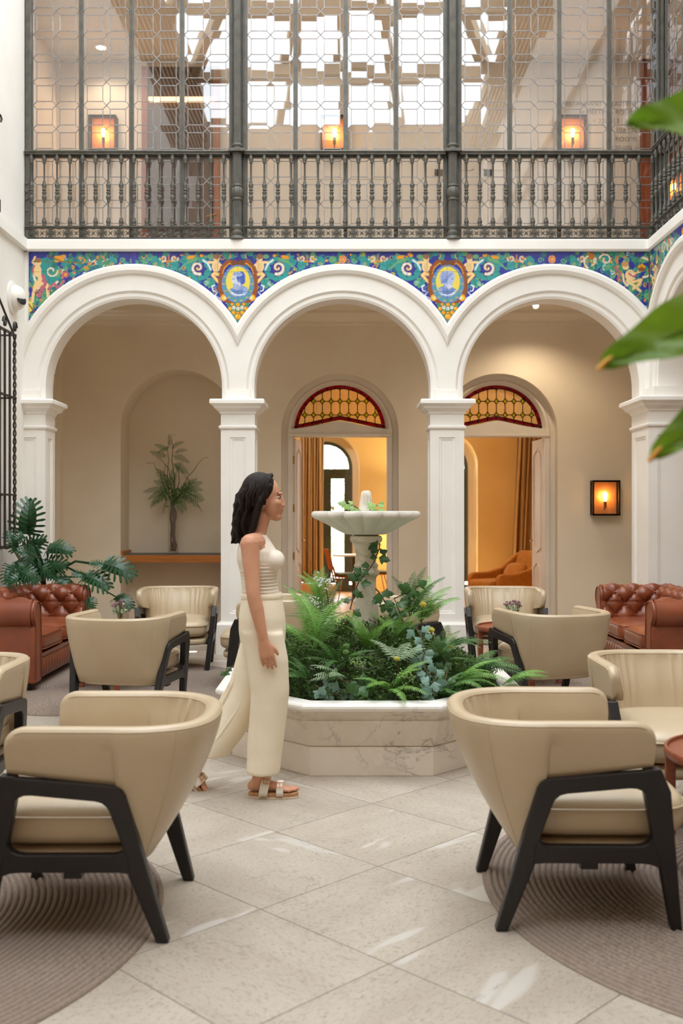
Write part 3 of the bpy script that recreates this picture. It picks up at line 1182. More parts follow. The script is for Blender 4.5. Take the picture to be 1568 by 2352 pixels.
def _box(x0, x1, y0, y1):
    i0, i1 = max(0, int((x0 - U0) * K)), min(CW, int((x1 - U0) * K) + 2)
    j0, j1 = max(0, int((y0 - V0) * K)), min(CH_, int((y1 - V0) * K) + 2)
    if i1 <= i0 or j1 <= j0:
        return None
    X, Y = np.meshgrid(U0 + np.arange(i0, i1) / K, V0 + np.arange(j0, j1) / K)
    return X, Y, slice(j0, j1), slice(i0, i1)


def E(cx, cy, rx, ry, col, rot=0.0):
    r = max(rx, ry)
    b = _box(cx - r, cx + r, cy - r, cy + r)
    if b:
        X, Y, sj, si = b
        c, s = math.cos(rot), math.sin(rot)
        dx, dy = X - cx, Y - cy
        m = ((dx * c + dy * s) / rx) ** 2 + ((-dx * s + dy * c) / ry) ** 2 <= 1
        CAN[sj, si][m] = col


def P_(pts, col):
    xs, ys = [p[0] for p in pts], [p[1] for p in pts]
    b = _box(min(xs), max(xs), min(ys), max(ys))
    if b:
        X, Y, sj, si = b
        m = np.zeros(X.shape, bool)
        for i in range(len(pts)):
            (x0, y0), (x1, y1) = pts[i], pts[(i + 1) % len(pts)]
            if y0 == y1:
                continue
            c = ((y0 <= Y) != (y1 <= Y)) & (X < (x1 - x0) * (Y - y0) / (y1 - y0) + x0)
            m ^= c
        CAN[sj, si][m] = col


def L_(pts, w0, col, w1=None):
    n = len(pts) - 1
    for i in range(n):
        (x0, y0), (x1, y1) = pts[i], pts[i + 1]
        wd = (w0 + ((w1 if w1 is not None else w0) - w0) * (i + .5) / n) / 2
        b = _box(min(x0, x1) - wd, max(x0, x1) + wd, min(y0, y1) - wd, max(y0, y1) + wd)
        if not b:
            continue
        X, Y, sj, si = b
        dx, dy = x1 - x0, y1 - y0
        t = np.clip(((X - x0) * dx + (Y - y0) * dy) / max(dx * dx + dy * dy, 1e-9), 0, 1)
        m = (X - x0 - t * dx) ** 2 + (Y - y0 - t * dy) ** 2 <= wd * wd
        CAN[sj, si][m] = col


def spiral(cx, cy, r0, r1, a0, turns, n=30):
    return [(cx + (r0 + (r1 - r0) * i / n) * math.cos(a0 + 2 * PI * turns * i / n), cy + (r0 + (r1 - r0) * i / n) * math.sin(a0 + 2 * PI * turns * i / n)) for i in range(n + 1)]


def volute(cx, cy, r, a0, turns, w):
    p = spiral(cx, cy, r, r * .12, a0, turns)
    L_(p, w + 2.2, OR, w * .5 + 1.6)
    L_(p, w, WHT, w * .3)
    for q in p[2:-6:3]:
        E(q[0], q[1], .55, .55, DBL)
    E(cx, cy, 1.7, 1.7, OR)


def leafy(cx, cy, r, a, col, n=5):
    """an acanthus leaf fanning out from (cx, cy) towards angle a"""
    for i in range(n):
        t = a + (i - (n - 1) / 2) * .38
        rr = r * (1 - .12 * abs(i - (n - 1) / 2))
        E(cx + math.cos(t) * rr * .55, cy + math.sin(t) * rr * .55, rr * .5, rr * .17, col, t)
    L_([(cx, cy), (cx + math.cos(a) * r * .9, cy + math.sin(a) * r * .9)], .8, tuple(np.array(col) * .6))


def cartouche(u, face):
    q = lambda x, y: (u + x / 5.6, 560 + y / 5.6)
    for s in (-1, 1):
        Q = lambda x, y: q(s * x, y)
        # acanthus scrollwork left and right
        x, y = Q(500, 320)
        E(x, y, 29, 27, TEAL)
        leafy(*Q(560, 220), 34, 0 if s > 0 else PI, TEAL, 5)
        L_([Q(520, 190), Q(640, 230), Q(760, 330)], 9, GREEN, 2)
        leafy(*Q(760, 300), 22, -.4 if s > 0 else PI + .4, TEAL)
        leafy(*Q(700, 400), 13, .9 if s > 0 else PI - .9, GREEN)
        for k in range(7):
            a = k * .9
            x2, y2 = Q(505, 320)
            E(x2 + 12 * math.cos(a), y2 + 12 * math.sin(a), 7, 3.4, BLUE, a)
        E(*Q(500, 320), 14, 14, BLUE)
        volute(*Q(515, 305), 15, (PI * .6 if s > 0 else PI * .4), -1.3 * s, 5.5)
        L_([Q(350, 330), Q(390, 250), Q(450, 205)], 4.4, WHT)
        for t in range(5):
            E(*Q(355 + t * 22, 318 - t * 26 + t * t * 1.5), .7, .7, DBL)
        leafy(*Q(300, 470), 24, .5 if s > 0 else PI - .5, GREEN)
        leafy(*Q(330, 450), 18, 1.2 if s > 0 else PI - 1.2, TEAL)
        x, y = Q(405, 505)
        L_(spiral(x, y, 8, 1, 0, 1.2 * s), 3.4, GREEN, 2)
        L_(spiral(x, y, 4.6, 1, 0, 1.1 * s), 1.2, WHT, .8)
        E(*Q(360, 160), 7.5, 5.5, GREEN)
        E(*Q(470, 150), 4.6, 3.6, OR)
        # little animal and tendrils on top
        P_([Q(540, 150), Q(580, 140), Q(640, 150), Q(660, 195), Q(580, 192)], OR)
        L_([Q(650, 190), Q(668, 150), Q(650, 130)], 1.3, OR)
        # seated winged boy
        L_([Q(225, 270), Q(300, 235), Q(375, 235)], 6.5, FLESH)
        E(*Q(282, 285), 9.6, 14.5, FLESH)
        E(*Q(282, 300), 5, 10, tuple(np.array(FLESH) * .93))
        E(*Q(278, 185), 7.2, 8.5, FLESH)
        E(*Q(280, 160), 8.4, 6.2, HAIR)
        E(*Q(270, 196), .9, .9, BRN)
        L_([Q(300, 380), Q(215, 400), Q(235, 580)], 8.4, OR)
        L_([Q(300, 380), Q(215, 400), Q(235, 580)], 6.6, FLESH)
        L_([Q(300, 375), Q(330, 400), Q(250, 490)], 7.6, OR)
        L_([Q(300, 375), Q(330, 400), Q(250, 490)], 5.6, FLESH)
        # ribbons
        L_([Q(300, 530), Q(335, 545), Q(320, 600), Q(260, 620), Q(300, 660), Q(235, 700), Q(190, 800)], 3.2, WHT, 2)
        L_([Q(255, 540), Q(300, 560), Q(265, 640)], 2, LAV)
        # strapwork frame
        L_([Q(60, 275), Q(70, 235), Q(140, 235), Q(205, 320), Q(225, 450), Q(225, 600), Q(190, 700)], 10, BRN)
        L_([Q(75, 260), Q(110, 250), Q(170, 300), Q(200, 380)], 2.4, OR)
        E(*Q(40, 245), 9, 7, C_(120, 70, 44))
        E(*Q(180, 690), 8, 8, OR)
        E(*Q(180, 690), 4.4, 4.4, YEL)
        L_([Q(170, 680), Q(150, 760)], 2.2, WHT)
        leafy(*Q(130, 150), 16, -.9 if s > 0 else PI + .9, TEAL)
        leafy(*Q(60, 190), 14, -1.1 if s > 0 else PI + 1.1, TEAL)
        L_([Q(110, 190), Q(90, 150), Q(105, 125)], 2, OR)
    L_([q(-150, 735), q(0, 760), q(150, 735)], 7, BRN)
    E(*q(0, 515), 37.5, 44, LAV)
    E(*q(0, 515), 33.5, 40, C_(84, 160, 160))
    for k in range(14):
        a = 2 * PI * k / 14
        x, y = q(0, 515)
        if math.sin(a) > -.9:
            L_([(x + 33 * math.cos(a) - 2, y + 39 * math.sin(a)), (x + 33 * math.cos(a) + 2, y + 39 * math.sin(a))], 2.6, C_(226, 176, 96))
    E(*q(0, 490), 29.5, 38, LAV)
    E(*q(0, 485), 27.8, 35, YEL)
    f = face
    Q = lambda x, y: q(f * x, y)
    # bust in profile, facing f
    P_([Q(-120, 590), Q(-60, 560), Q(-10, 600), Q(60, 540), Q(120, 560), Q(125, 640), Q(70, 672), Q(0, 684), Q(-80, 655)], LAV)
    for k in range(5):
        L_([Q(-110 + k * 8, 590 + k * 14), Q(-50 + k * 12, 640 + k * 6), Q(30 + k * 16, 668 - k * 8)], 1.5, WHT)
    for k in range(4):
        L_([Q(60 + k * 16, 560), Q(75 + k * 14, 620), Q(60 + k * 8, 660)], 1.3, C_(190, 205, 235))
    P_([Q(-20, 600), Q(-40, 520), Q(40, 470), Q(70, 580)], C_(140, 160, 215))
    P_([Q(-70, 400), Q(-85, 485), Q(-62, 500), Q(-64, 560), Q(-20, 590), Q(30, 540), Q(50, 430), Q(0, 380)], C_(206, 214, 234))
    if f > 0:
        E(*Q(38, 425), 10, 13, DBL)
        E(*Q(-5, 388), 11, 5.5, C_(170, 188, 230))
        E(*Q(60, 470), 6, 9, DBL)
        for k in range(6):
            L_([Q(-60 + k * 22, 400 - (k % 3) * 12), Q(-45 + k * 22, 370 + (k % 2) * 10)], 1.2, DBL)
        P_([Q(-60, 520), Q(-70, 570), Q(-25, 590), Q(20, 540), Q(-10, 520)], C_(120, 144, 206))
        for k in range(5):
            L_([Q(-58 + k * 14, 525), Q(-60 + k * 16, 580)], 1, WHT)
    else:
        E(*Q(10, 430), 17.5, 16, C_(176, 190, 228))
        P_([Q(-95, 400), Q(-60, 350), Q(30, 340), Q(90, 420), Q(95, 520), Q(40, 510), Q(20, 420)], C_(186, 198, 230))
        for k in range(7):
            L_([Q(-70 + k * 22, 375 - k * 2), Q(-10 + k * 16, 430), Q(30 + k * 9, 500)], 1.1, DBL)
        for k in range(4):
            L_([Q(-60, 560 + k * 22), Q(0, 590 + k * 20), Q(70, 560 + k * 22)], 1.4, C_(110, 130, 196))
    L_([Q(-68, 452), Q(-46, 448)], 1.4, DBL)
    L_([Q(-62, 520), Q(-40, 516)], 1.2, DBL)
    E(*Q(22, 470), 2.6, 4, LAV)
    # fruit pendant
    P_([q(-150, 760), q(150, 760), q(110, 880), q(0, 1010), q(-110, 880)], C_(74, 138, 108))
    for k in range(16):
        a = RND.uniform(-1, 1)
        y = RND.uniform(770, 960)
        leafy(*q(a * 120 * (1 - (y - 760) / 260), y), 8, RND.uniform(0, 6), GREEN, 3)
    for x, y, r in ((0, 780, 4.4), (-75, 775, 3.4), (75, 775, 3.4), (-100, 830, 4.2), (100, 830, 4.2), (-55, 880, 4.6), (55, 880, 4.6), (0, 932, 6.6), (0, 885, 3)):
        E(*q(x, y), r + .7, r + .7, BRN)
        E(*q(x, y), r, r, OR)
        E(q(x, y)[0] - r * .3, q(x, y)[1] - r * .3, r * .45, r * .45, YEL)
    for x, y in ((-52, 818), (0, 830), (52, 818)):
        for k in range(5):
            E(q(x, y)[0] + 2.6 * math.cos(k * 1.257), q(x, y)[1] + 2.6 * math.sin(k * 1.257), 1.8, 1.8, WHT)
        E(*q(x, y), 1.5, 1.5, OR)


def crown(u, rose=True):
    """scroll pair and rosette over the top of an arch"""
    for s in (-1, 1):
        volute(u + s * 68, 593, 8.5, PI * (1 if s > 0 else 0), -1.2 * s, 3.4)
        volute(u + s * 94, 593, 8.5, PI * (0 if s > 0 else 1), 1.2 * s, 3.4)
        L_([(u + s * 72, 601), (u + s * 81, 598), (u + s * 90, 601)], 3, OR)
        L_([(u + s * 81, 585), (u + s * 81, 610)], 3.4, C_(196, 120, 90))
        E(u + s * 81, 606, 3, 4, GREEN)
        leafy(u + s * 40, 600, 24, 0 if s > 0 else PI, TEAL)
        leafy(u + s * 112, 600, 26, 0 if s > 0 else PI, TEAL)
        L_(spiral(u + s * 26, 598, 7, 1, 0, 1.2 * s), 3, GREEN, 2)
        leafy(u + s * 18, 604, 12, PI / 2, GREEN)
        L_(spiral(u + s * 52, 606, 5, 1, 1, 1.1 * s), 2, OR, 1)
    if rose:
        E(u, 595, 8.5, 9.5, OR)
        for k in range(6):
            E(u + 4.4 * math.cos(k * 1.047), 595 + 4.8 * math.sin(k * 1.047), 2.6, 2.6, C_(224, 130, 110))
        E(u, 595, 2.4, 2.6, YEL)


def thicket(u0, u1, seed, n):
    r = random.Random(seed)
    for _ in range(n):
        x = r.uniform(u0, u1)
        y = r.uniform(584, 640 + 60 * r.random())
        k = r.random()
        if k < .62:
            leafy(x, y, r.uniform(9, 17), r.uniform(0, 6.28), r.choice([TEAL, GREEN, C_(60, 140, 116), C_(36, 116, 124)]), 4)
        elif k < .88:
            L_(spiral(x, y, r.uniform(4, 8), 1, r.uniform(0, 6), r.choice([-1.1, 1.1])), 2.4, r.choice([GREEN, TEAL, OR]), 1.0)
        else:
            E(x, y, 2.6, 2.6, OR)


thicket(200, 470, 31, 190)
thicket(620, 950, 32, 230)
thicket(1104, 1410, 33, 210)
thicket(430, 660, 34, 60)
thicket(915, 1140, 35, 60)
for c in (306, 786, 1267):
    crown(c, c != 306)
L_([(306, 580), (306, 612)], 9, C_(70, 60, 160))
cartouche(546, 1)
cartouche(1028, -1)


def corner_child(u, v, s):
    Q = lambda x, y: (u + s * x, v + y)
    E(*Q(24, 40), 34, 36, TEAL)
    for k in range(9):
        leafy(*Q(24 + 22 * math.cos(k * .7), 40 + 24 * math.sin(k * .7)), 16, k * .7, (GREEN, TEAL, C_(38, 120, 120))[k % 3])
    L_(spiral(*Q(26, 40), 33, 26, .6, .45), 6, OR)
    L_(spiral(*Q(26, 40), 33, 26, .6, .45), 4, WHT)
    L_(spiral(*Q(40, 34), 14, 4, 0, 1.0), 4.4, OR)
    L_(spiral(*Q(40, 34), 14, 4, 0, 1.0), 2.8, WHT)
    L_([Q(2, 20), Q(-2, 34), Q(22, 62), Q(12, 92)], 8, PINK)
    L_([Q(6, 28), Q(14, 50), Q(8, 72)], 10, FLESH)
    E(*Q(8, 34), 9, 14, FLESH)
    L_([Q(10, 24), Q(-4, 14), Q(2, 2)], 5, FLESH)
    L_([Q(6, 60), Q(30, 66), Q(32, 92)], 8, FLESH)
    L_([Q(4, 62), Q(-2, 84), Q(-4, 104)], 7, FLESH)
    L_([Q(20, 44), Q(26, 62), Q(16, 84)], 7, PINK)
    E(*Q(10, 14), 7, 8, FLESH)
    E(*Q(9, 9), 7.6, 5.4, HAIR)
    L_([Q(-8, 12), Q(46, 13)], 1.6, C_(120, 110, 50))


def corner_fill(u0, u1, v0, v1, seed):
    r = random.Random(seed)
    for _ in range(int((u1 - u0) * (v1 - v0) / 70)):
        x, y = r.uniform(u0, u1), r.uniform(v0, v1)
        k = r.random()
        if k < .6:
            leafy(x, y, r.uniform(8, 18), r.uniform(0, 6.28), r.choice([TEAL, GREEN, C_(70, 150, 110), C_(40, 120, 130)]), 4)
        elif k < .8:
            L_(spiral(x, y, r.uniform(4, 8), 1, r.uniform(0, 6), r.choice([-1.2, 1.2])), 2.6, r.choice([OR, GREEN, WHT]), 1.2)
        else:
            E(x, y, 3.4, 3.4, OR)
            E(x, y, 1.8, 1.8, PINK)


corner_fill(44, 200, 640, 768, 3)
corner_fill(120, 250, 582, 640, 9)
corner_child(78, 588, 1)
E(66, 704, 9, 13, YEL)
L_([(60, 690), (78, 716)], 3, BRN)
L_([(110, 664), (124, 650), (132, 662), (146, 644)], 5, PINK)
E(150, 630, 8, 8, PINK)
E(150, 630, 3.6, 3.6, OR)
P_([(124, 588), (150, 584), (146, 600), (126, 602)], OR)
L_([(108, 586), (140, 600), (186, 604)], 3, C_(120, 110, 50))
corner_fill(1400, 1508, 582, 720, 17)
corner_fill(1350, 1420, 582, 630, 23)
L_(spiral(1356, 600, 16, 9, 2, .9), 4.6, OR, 3)
L_(spiral(1356, 600, 16, 9, 2, .9), 3, WHT, 2)
L_(spiral(1390, 596, 14, 4, 3.4, 1.1), 4.6, OR, 3)
L_(spiral(1390, 596, 14, 4, 3.4, 1.1), 3, WHT, 2)
E(1358, 588, 7, 9, C_(190, 110, 40))
L_(spiral(1476, 616, 24, 20, -1.6, .5), 6, OR)
L_(spiral(1476, 616, 24, 20, -1.6, .5), 4, WHT)
L_([(1412, 614), (1424, 628), (1418, 640)], 5, PINK)
E(1447, 632, 12, 13, FLESH)
E(1436, 611, 7.5, 8.5, FLESH)
E(1435, 606, 8.4, 6.4, C_(206, 150, 90))
L_([(1450, 648), (1472, 642), (1468, 652), (1454, 662)], 7, OR)
L_([(1450, 648), (1472, 642), (1468, 652), (1454, 662)], 5.4, FLESH)
L_([(1440, 645), (1456, 656), (1470, 668)], 6.4, FLESH)
L_([(1430, 630), (1432, 646), (1440, 656)], 5, FLESH)
L_([(1444, 628), (1456, 636), (1462, 626)], 4, PINK)
L_([(1452, 630), (1466, 624)], 4, FLESH)
E(1473, 618, 8, 5, BRN)
for a, b in ((1468, 611), (1474, 608), (1479, 612)):
    E(a, b, 3.4, 3.4, OR)
CB = np.pad(CAN, ((1, 1), (1, 1), (0, 0)), mode='edge')
CAN = sum(CB[i:i + CH_, j:j + CW] * (2 - abs(i - 1)) * (2 - abs(j - 1)) for i in range(3) for j in range(3)) / 16
CAN_LIN = np.where(CAN <= .04045, CAN / 12.92, ((CAN + .055) / 1.055) ** 2.4)

frieze = thing('tile_frieze', 'painted blue and green ceramic tile frieze with two portrait medallions above the arches', 'tile frieze', (0, YA, 0))
TS = .205
TN = 44


def paint_tile(x0, x1, z0, z1, parent, mp, sample, nm='tile'):
    n = max(4, int(TN * (x1 - x0) / TS))
    m = max(4, int(TN * (z1 - z0) / TS))
    mb = MB()
    gp = .0012
    xs = [x0 + gp + (x1 - x0 - 2 * gp) * i / n for i in range(n + 1)]
    zs = [z0 + gp + (z1 - z0 - 2 * gp) * j / m for j in range(m + 1)]
    mb.grid(lambda i, j: mp(xs[i], 0.0, zs[j]), n + 1, m + 1, smooth=False)
    k = (n + 1) * (m + 1)
    cr = [mp(a, .012, b) for a, b in ((xs[0], zs[0]), (xs[-1], zs[0]), (xs[-1], zs[-1]), (xs[0], zs[-1]))]
    fr = [mp(a, 0.0, b) for a, b in ((xs[0], zs[0]), (xs[-1], zs[0]), (xs[-1], zs[-1]), (xs[0], zs[-1]))]
    for i in range(4):
        mb.quad(fr[i], fr[(i + 1) % 4], cr[(i + 1) % 4], cr[i])
    o = mb.obj(nm, M['glaze'], parent)
    cols = np.ones((len(mb.v), 4), np.float32)
    U = np.array([sample(a, b) for a in xs for b in zs])
    iu = np.clip(((U[:, 0] - U0) * K).astype(int), 0, CW - 1)
    iv = np.clip(((U[:, 1] - V0) * K).astype(int), 0, CH_ - 1)
    cols[:k, :3] = CAN_LIN[iv, iu]
    cols[k:, :3] = (.5, .48, .42)
    at_ = o.data.color_attributes.new('paint', 'FLOAT_COLOR', 'POINT')
    at_.data.foreach_set('color', cols.ravel())
    return o


smp = lambda x, z: (CU + x * SA, CV - (z - CAM_H) * SA)
for c in AC:
    for side in (-1, 1):
        px = c + side * HB
        for i in range(6):
            a, b = px - side * TS * i, px - side * TS * (i + 1)
            if side < 0:
                b = min(b, c)
            else:
                b = max(b, c)
            x0, x1 = min(a, b), max(a, b)
            x0, x1 = max(x0, XL + .002), min(x1, XR - .002)
            if x1 - x0 < .01:
                continue
            for j in range(4):
                z1 = ZT - TS * j
                z0 = z1 - TS
                far = max(math.hypot(x - c, z - ZS) for x in (x0, x1) for z in (z0, z1))
                if far < 1.235:
                    continue
                paint_tile(x0, x1, z0, z1, frieze, lambda s, d, z: (s, .004 + d, z), smp)
fr2 = thing('tile_frieze', 'strip of painted tiles along the right hand wall above its arch', 'tile frieze', (XR, 0, 0))
for c in RC[:2]:
    for side in (-1, 1):
        px = c + side * HB
        for i in range(6):
            a, b = px - side * TS * i, px - side * TS * (i + 1)
            b = min(b, c) if side < 0 else max(b, c)
            y0, y1 = min(a, b), min(max(a, b), YA - .003)
            if y1 - y0 < .01 or y0 < 8.0:
                continue
            for j in range(4):
                z1 = ZT - TS * j
                if max(math.hypot(y - c, z - ZS) for y in (y0, y1) for z in (z1 - TS, z1)) < 1.235:
                    continue
                paint_tile(y0, y1, z1 - TS, z1, fr2, lambda s, d, z: (.004 + d, s, z), lambda s, z: (1490 - (YA - s) * SA * .98, CV - (z - CAM_H) * SA))

# ================================================================== LEADED GLASS SCREEN, COLUMNS, RAILING
YS = YA + .06                  # plane of the glass
SS = F_PX / YS
ux = lambda u: (u - CU) / SS
vz = lambda v: CAM_H + (CV - v) / SS


def glazed_panel(root, mp, s0, s1, z0, rows, px, pz, rotz=0.0, tilt=.004):
    """one framed panel: two columns of square panes with long hexagons between them, held in lead"""
    hx, hz = px * .16, pz * .165
    if rows == 3:
        za, zb_ = ZF + .02, z0
        me = MB().add([mp(a, 0, b) for a, b in ((s0, za), (s1, za), (s1, zb_), (s0, zb_))], [(0, 1, 2, 3)]).mesh('pane', M['pane'])
        put('pane', me, root)
    cells = []
    ncol = 2
    nd = lambda i, j: (s0 + i * px, z0 + j * pz)
    for i in range(ncol):
        for j in range(rows):
            x, z = nd(i, j)
            cells.append([(x + hx, z + hz), (x + px - hx, z + hz), (x + px - hx, z + pz - hz), (x + hx, z + pz - hz)])
    for i in range(ncol):
        for j in range(rows + 1):
            x, z = nd(i, j)
            p = [(x, z), (x + hx, z - hz), (x + px - hx, z - hz), (x + px, z), (x + px - hx, z + hz), (x + hx, z + hz)]
            if j == 0:
                p = [(x, z), (x + px, z), (x + px - hx, z + hz), (x + hx, z + hz)]
            if j == rows:
                p = [(x, z), (x + hx, z - hz), (x + px - hx, z - hz), (x + px, z)]
            cells.append(p)
    for i in range(ncol + 1):
        for j in range(rows):
            x, z = nd(i, j)
            p = [(x, z), (x + hx, z + hz), (x + hx, z + pz - hz), (x, z + pz), (x - hx, z + pz - hz), (x - hx, z + hz)]
            if i == 0:
                p = [(x, z), (x + hx, z + hz), (x + hx, z + pz - hz), (x, z + pz)]
            if i == ncol:
                p = [(x, z), (x, z + pz), (x - hx, z + pz - hz), (x - hx, z + hz)]
            cells.append(p)
    lead = MB()
    seen = set()
    r = .0036
    for p in cells:
        cx, cz = sum(a for a, b in p) / len(p), sum(b for a, b in p) / len(p)
        me = MB().add([mp(a - cx, 0, b - cz) for a, b in p], [tuple(range(len(p)))]).mesh('pane', M['pane'])
        o = put('pane', me, root, mp(cx, 0, cz), (RND.gauss(0, tilt), 0 if rotz == 0 else RND.gauss(0, tilt), RND.gauss(0, tilt)))
        for k in range(len(p)):
            a, b = p[k], p[(k + 1) % len(p)]
            key = tuple(sorted(((round(a[0], 4), round(a[1], 4)), (round(b[0], 4), round(b[1], 4)))))
            if key in seen:
                continue
            seen.add(key)
            A, B = Vector(a), Vector(b)
            t = (B - A).normalized()
            n = Vector((-t.y, t.x)) * r
            lead.prism([tuple(q) for q in (A - n, B - n, B + n, A + n)], -r, r, lambda s, z, d: mp(s, d, z))
    lead.obj('lead_came', M['lead'], root)


mpS = lambda s, d, z: (s, d, z)
PAN = [(76, 182), (192, 297), (307, 413), (423, 527), (568, 674), (683, 789), (798, 904), (914, 1018), (1059, 1165), (1175, 1279), (1288, 1393), (1403, 1508)]
for i, (a, b) in enumerate(PAN):
    root = sroot('window_%d' % (i + 1))
    root.location = (0, YS, 0)
    x0, x1 = ux(a), ux(b)
    px = (x1 - x0) / 2
    glazed_panel(root, mpS, x0, x1, vz(522), 3, px, (vz(362) - vz(522)) / 3)
    glazed_panel(root, mpS, x0, x1, vz(350), 8, px, 54.0 / SS)
    f = MB()
    e0, e1 = ux(a - 5), ux(b + 5)
    f.box(e0, x0, -.02, .02, ZF, 7.3)
    f.box(x1, e1, -.02, .02, ZF, 7.3)
    f.box(x0, x1, -.025, .02, vz(363), vz(349))
    f.box(x0, x1, -.02, .02, ZF, vz(546))
    f.box(x0, x1, -.012, .012, vz(523.5), vz(520.5))
    f.obj('window_frame', M['iron'], root, bevel=.003)
# the matching screen along the right-hand side
XS = XR + .16
mpX = lambda s, d, z: (d, s, z)
for i in range(3):
    root = sroot('window_%d' % (i + 14))
    root.location = (XS, 0, 0)
    y1 = YS - .16 - i * .52
    y0 = y1 - .47
    glazed_panel(root, mpX, y0, y1, vz(522), 3, .235, (vz(362) - vz(522)) / 3, 1)
    glazed_panel(root, mpX, y0, y1, vz(350), 8, .235, 54.0 / SS, 1)
    f = MB()
    f.box(-.02, .02, y0 - .025, y0, ZF, 7.3)
    f.box(-.02, .02, y1, y1 + .025, ZF, 7.3)
    f.box(-.02, .025, y0, y1, vz(363), vz(349))
    f.box(-.02, .02, y0, y1, ZF, vz(521))
    f.obj('window_frame', M['iron'], root, bevel=.003)

ZRL = vz(352)


def flute(n, amt):
    return lambda a, j: 1 - amt * (0.5 + 0.5 * math.cos(n * a)) ** 3


def iron_column(x, y, label, full=True):
    root = thing('iron_column', label, 'column', (x, y, ZF), 0, 'cast iron columns of the glazed gallery')
    h = ZRL - ZF
    b = MB()
    b.lathe([(.085, 0), (.085, .018), (.075, .03), (.06, .04), (.066, .055), (.066, .075), (.05, .085), (.046, .10), (.055, .115), (.058, .135), (.05, .15), (.044, .155)], 28)
    b.obj('base', M['iron'], root)
    b = MB()
    b.lathe([(.048, .155), (.048, .40)], 64, rmod=flute(16, .14))
    b.lathe([(.048, .56), (.048, h - .04)], 64, rmod=flute(16, .14))
    b.lathe([(.04, h + .07), (.036, 3.0)], 64, rmod=flute(14, .14))
    b.obj('fluted_shaft', M['iron'], root)
    b = MB()
    b.lathe([(.044, .395), (.056, .405), (.056, .42), (.047, .43), (.05, .44), (.058, .47), (.058, .50), (.052, .525), (.044, .54), (.05, .545), (.055, .553), (.05, .565)], 40, rmod=lambda a, j: 1 + (.10 * abs(math.cos(5 * a)) if 4 <= j <= 8 else 0))
    b.obj('leaf_band', M['iron'], root)
    b = MB()
    b.lathe([(.048, h - .045), (.056, h - .035), (.05, h - .02)], 28)
    b.box(-.085, .085, -.075, .075, h - .018, h + .012)
    b.lathe([(.052, h + .012), (.052, h + .025), (.044, h + .035), (.056, h + .05), (.056, h + .065), (.044, h + .075)], 28)
    b.obj('collar', M['iron'], root)
    b = MB()
    b.box(-.088, -.05, .03, .075, 0, 3.06)
    b.box(.05, .088, .03, .075, 0, 3.06)
    b.box(-.06, .06, .045, .075, 0, 3.06)
    for s in (-1, 1):
        b.box(*sorted((s * .064, s * .074)), .02, .04, 0, 3.06)
    b.obj('stile', M['iron'], root, bevel=.004)
    return root


for u, lb in ((546, 'fluted grey iron column above the bearded portrait medallion'), (1038, 'fluted grey iron column above the helmeted portrait medallion')):
    iron_column(ux(u), YA + .005, lb)
iron_column(3.30, YA + .08, 'fluted iron column in the corner where the two balconies meet')
o = thing('iron_column', 'flat iron end post of the balcony against the white wall', 'column', (ux(68), YA + .02, ZF), 0, 'cast iron columns of the glazed gallery')
MB().box(-.028, .03, -.02, .06, 0, 3.06).obj('stile', M['iron'], o, bevel=.006)
b = MB()
for z, r in ((.42, .02), (.5, .03), (.58, .02), (.3, .015)):
    b.ell((-.012, -.02, z), (.016, .014, r), 10, 6)
b.obj('leaf_band', M['iron'], o)

# baluster and rosette, modelled once
bal = MB()
hb = ZRL - .035 - (ZF + .135)
pr = [(.016, 0), (.022, .01), (.022, .018), (.017, .025), (.024, .04), (.025, .055), (.016, .075), (.018, .085), (.0088, .095)]
mid = hb / 2
pr += [(.0088, mid - .125), (.016, mid - .12), (.013, mid - .105), (.023, mid - .085), (.024, mid - .065), (.014, mid - .045), (.022, mid - .03), (.022, mid - .02), (.012, mid - .01),
       (.022, mid + .0), (.014, mid + .018), (.024, mid + .04), (.024, mid + .06), (.013, mid + .078), (.016, mid + .09), (.0088, mid + .095)]
pr += [(.0088, hb - .10), (.018, hb - .09), (.015, hb - .075), (.025, hb - .055), (.024, hb - .035), (.015, hb - .02), (.018, hb - .012), (.018, hb)]
bal.lathe(pr, 12)
BAL = bal.mesh('baluster', M['iron'])
ros = MB()
for k in range(8):
    a = k * PI / 4
    d = Vector((math.cos(a), 0, math.sin(a)))
    n_ = Vector((-d.z, 0, d.x))
    if k % 2 == 0:
        ros.tube([d * .008, d * .048], [.006, .004], 5)
    for s in (-1, 1):
        ros.tube([d * .012, d * .034 + n_ * s * .008, d * .05 + n_ * s * .014, d * .058 + n_ * s * .004], [.0045, .005, .005, .003], 5)
ros.ell((0, 0, 0), (.012, .009, .012), 8, 6)
ROS = ros.mesh('rosette', M['iron'])
sp = MB()
for k in range(4):
    a = k * PI / 2 + PI / 4
    d = Vector((math.cos(a), 0, math.sin(a)))
    sp.tube([d * .004, d * .03], [.008, .003], 5)
sp.ell((0, 0, 0), (.009, .008, .009), 8, 6)
for s in (-1, 1):
    sp.tube([(-.03, 0, s * .05), (0, 0, s * .042), (.03, 0, s * .05)], .005, 5)
SPC = sp.mesh('spacer', M['iron'])


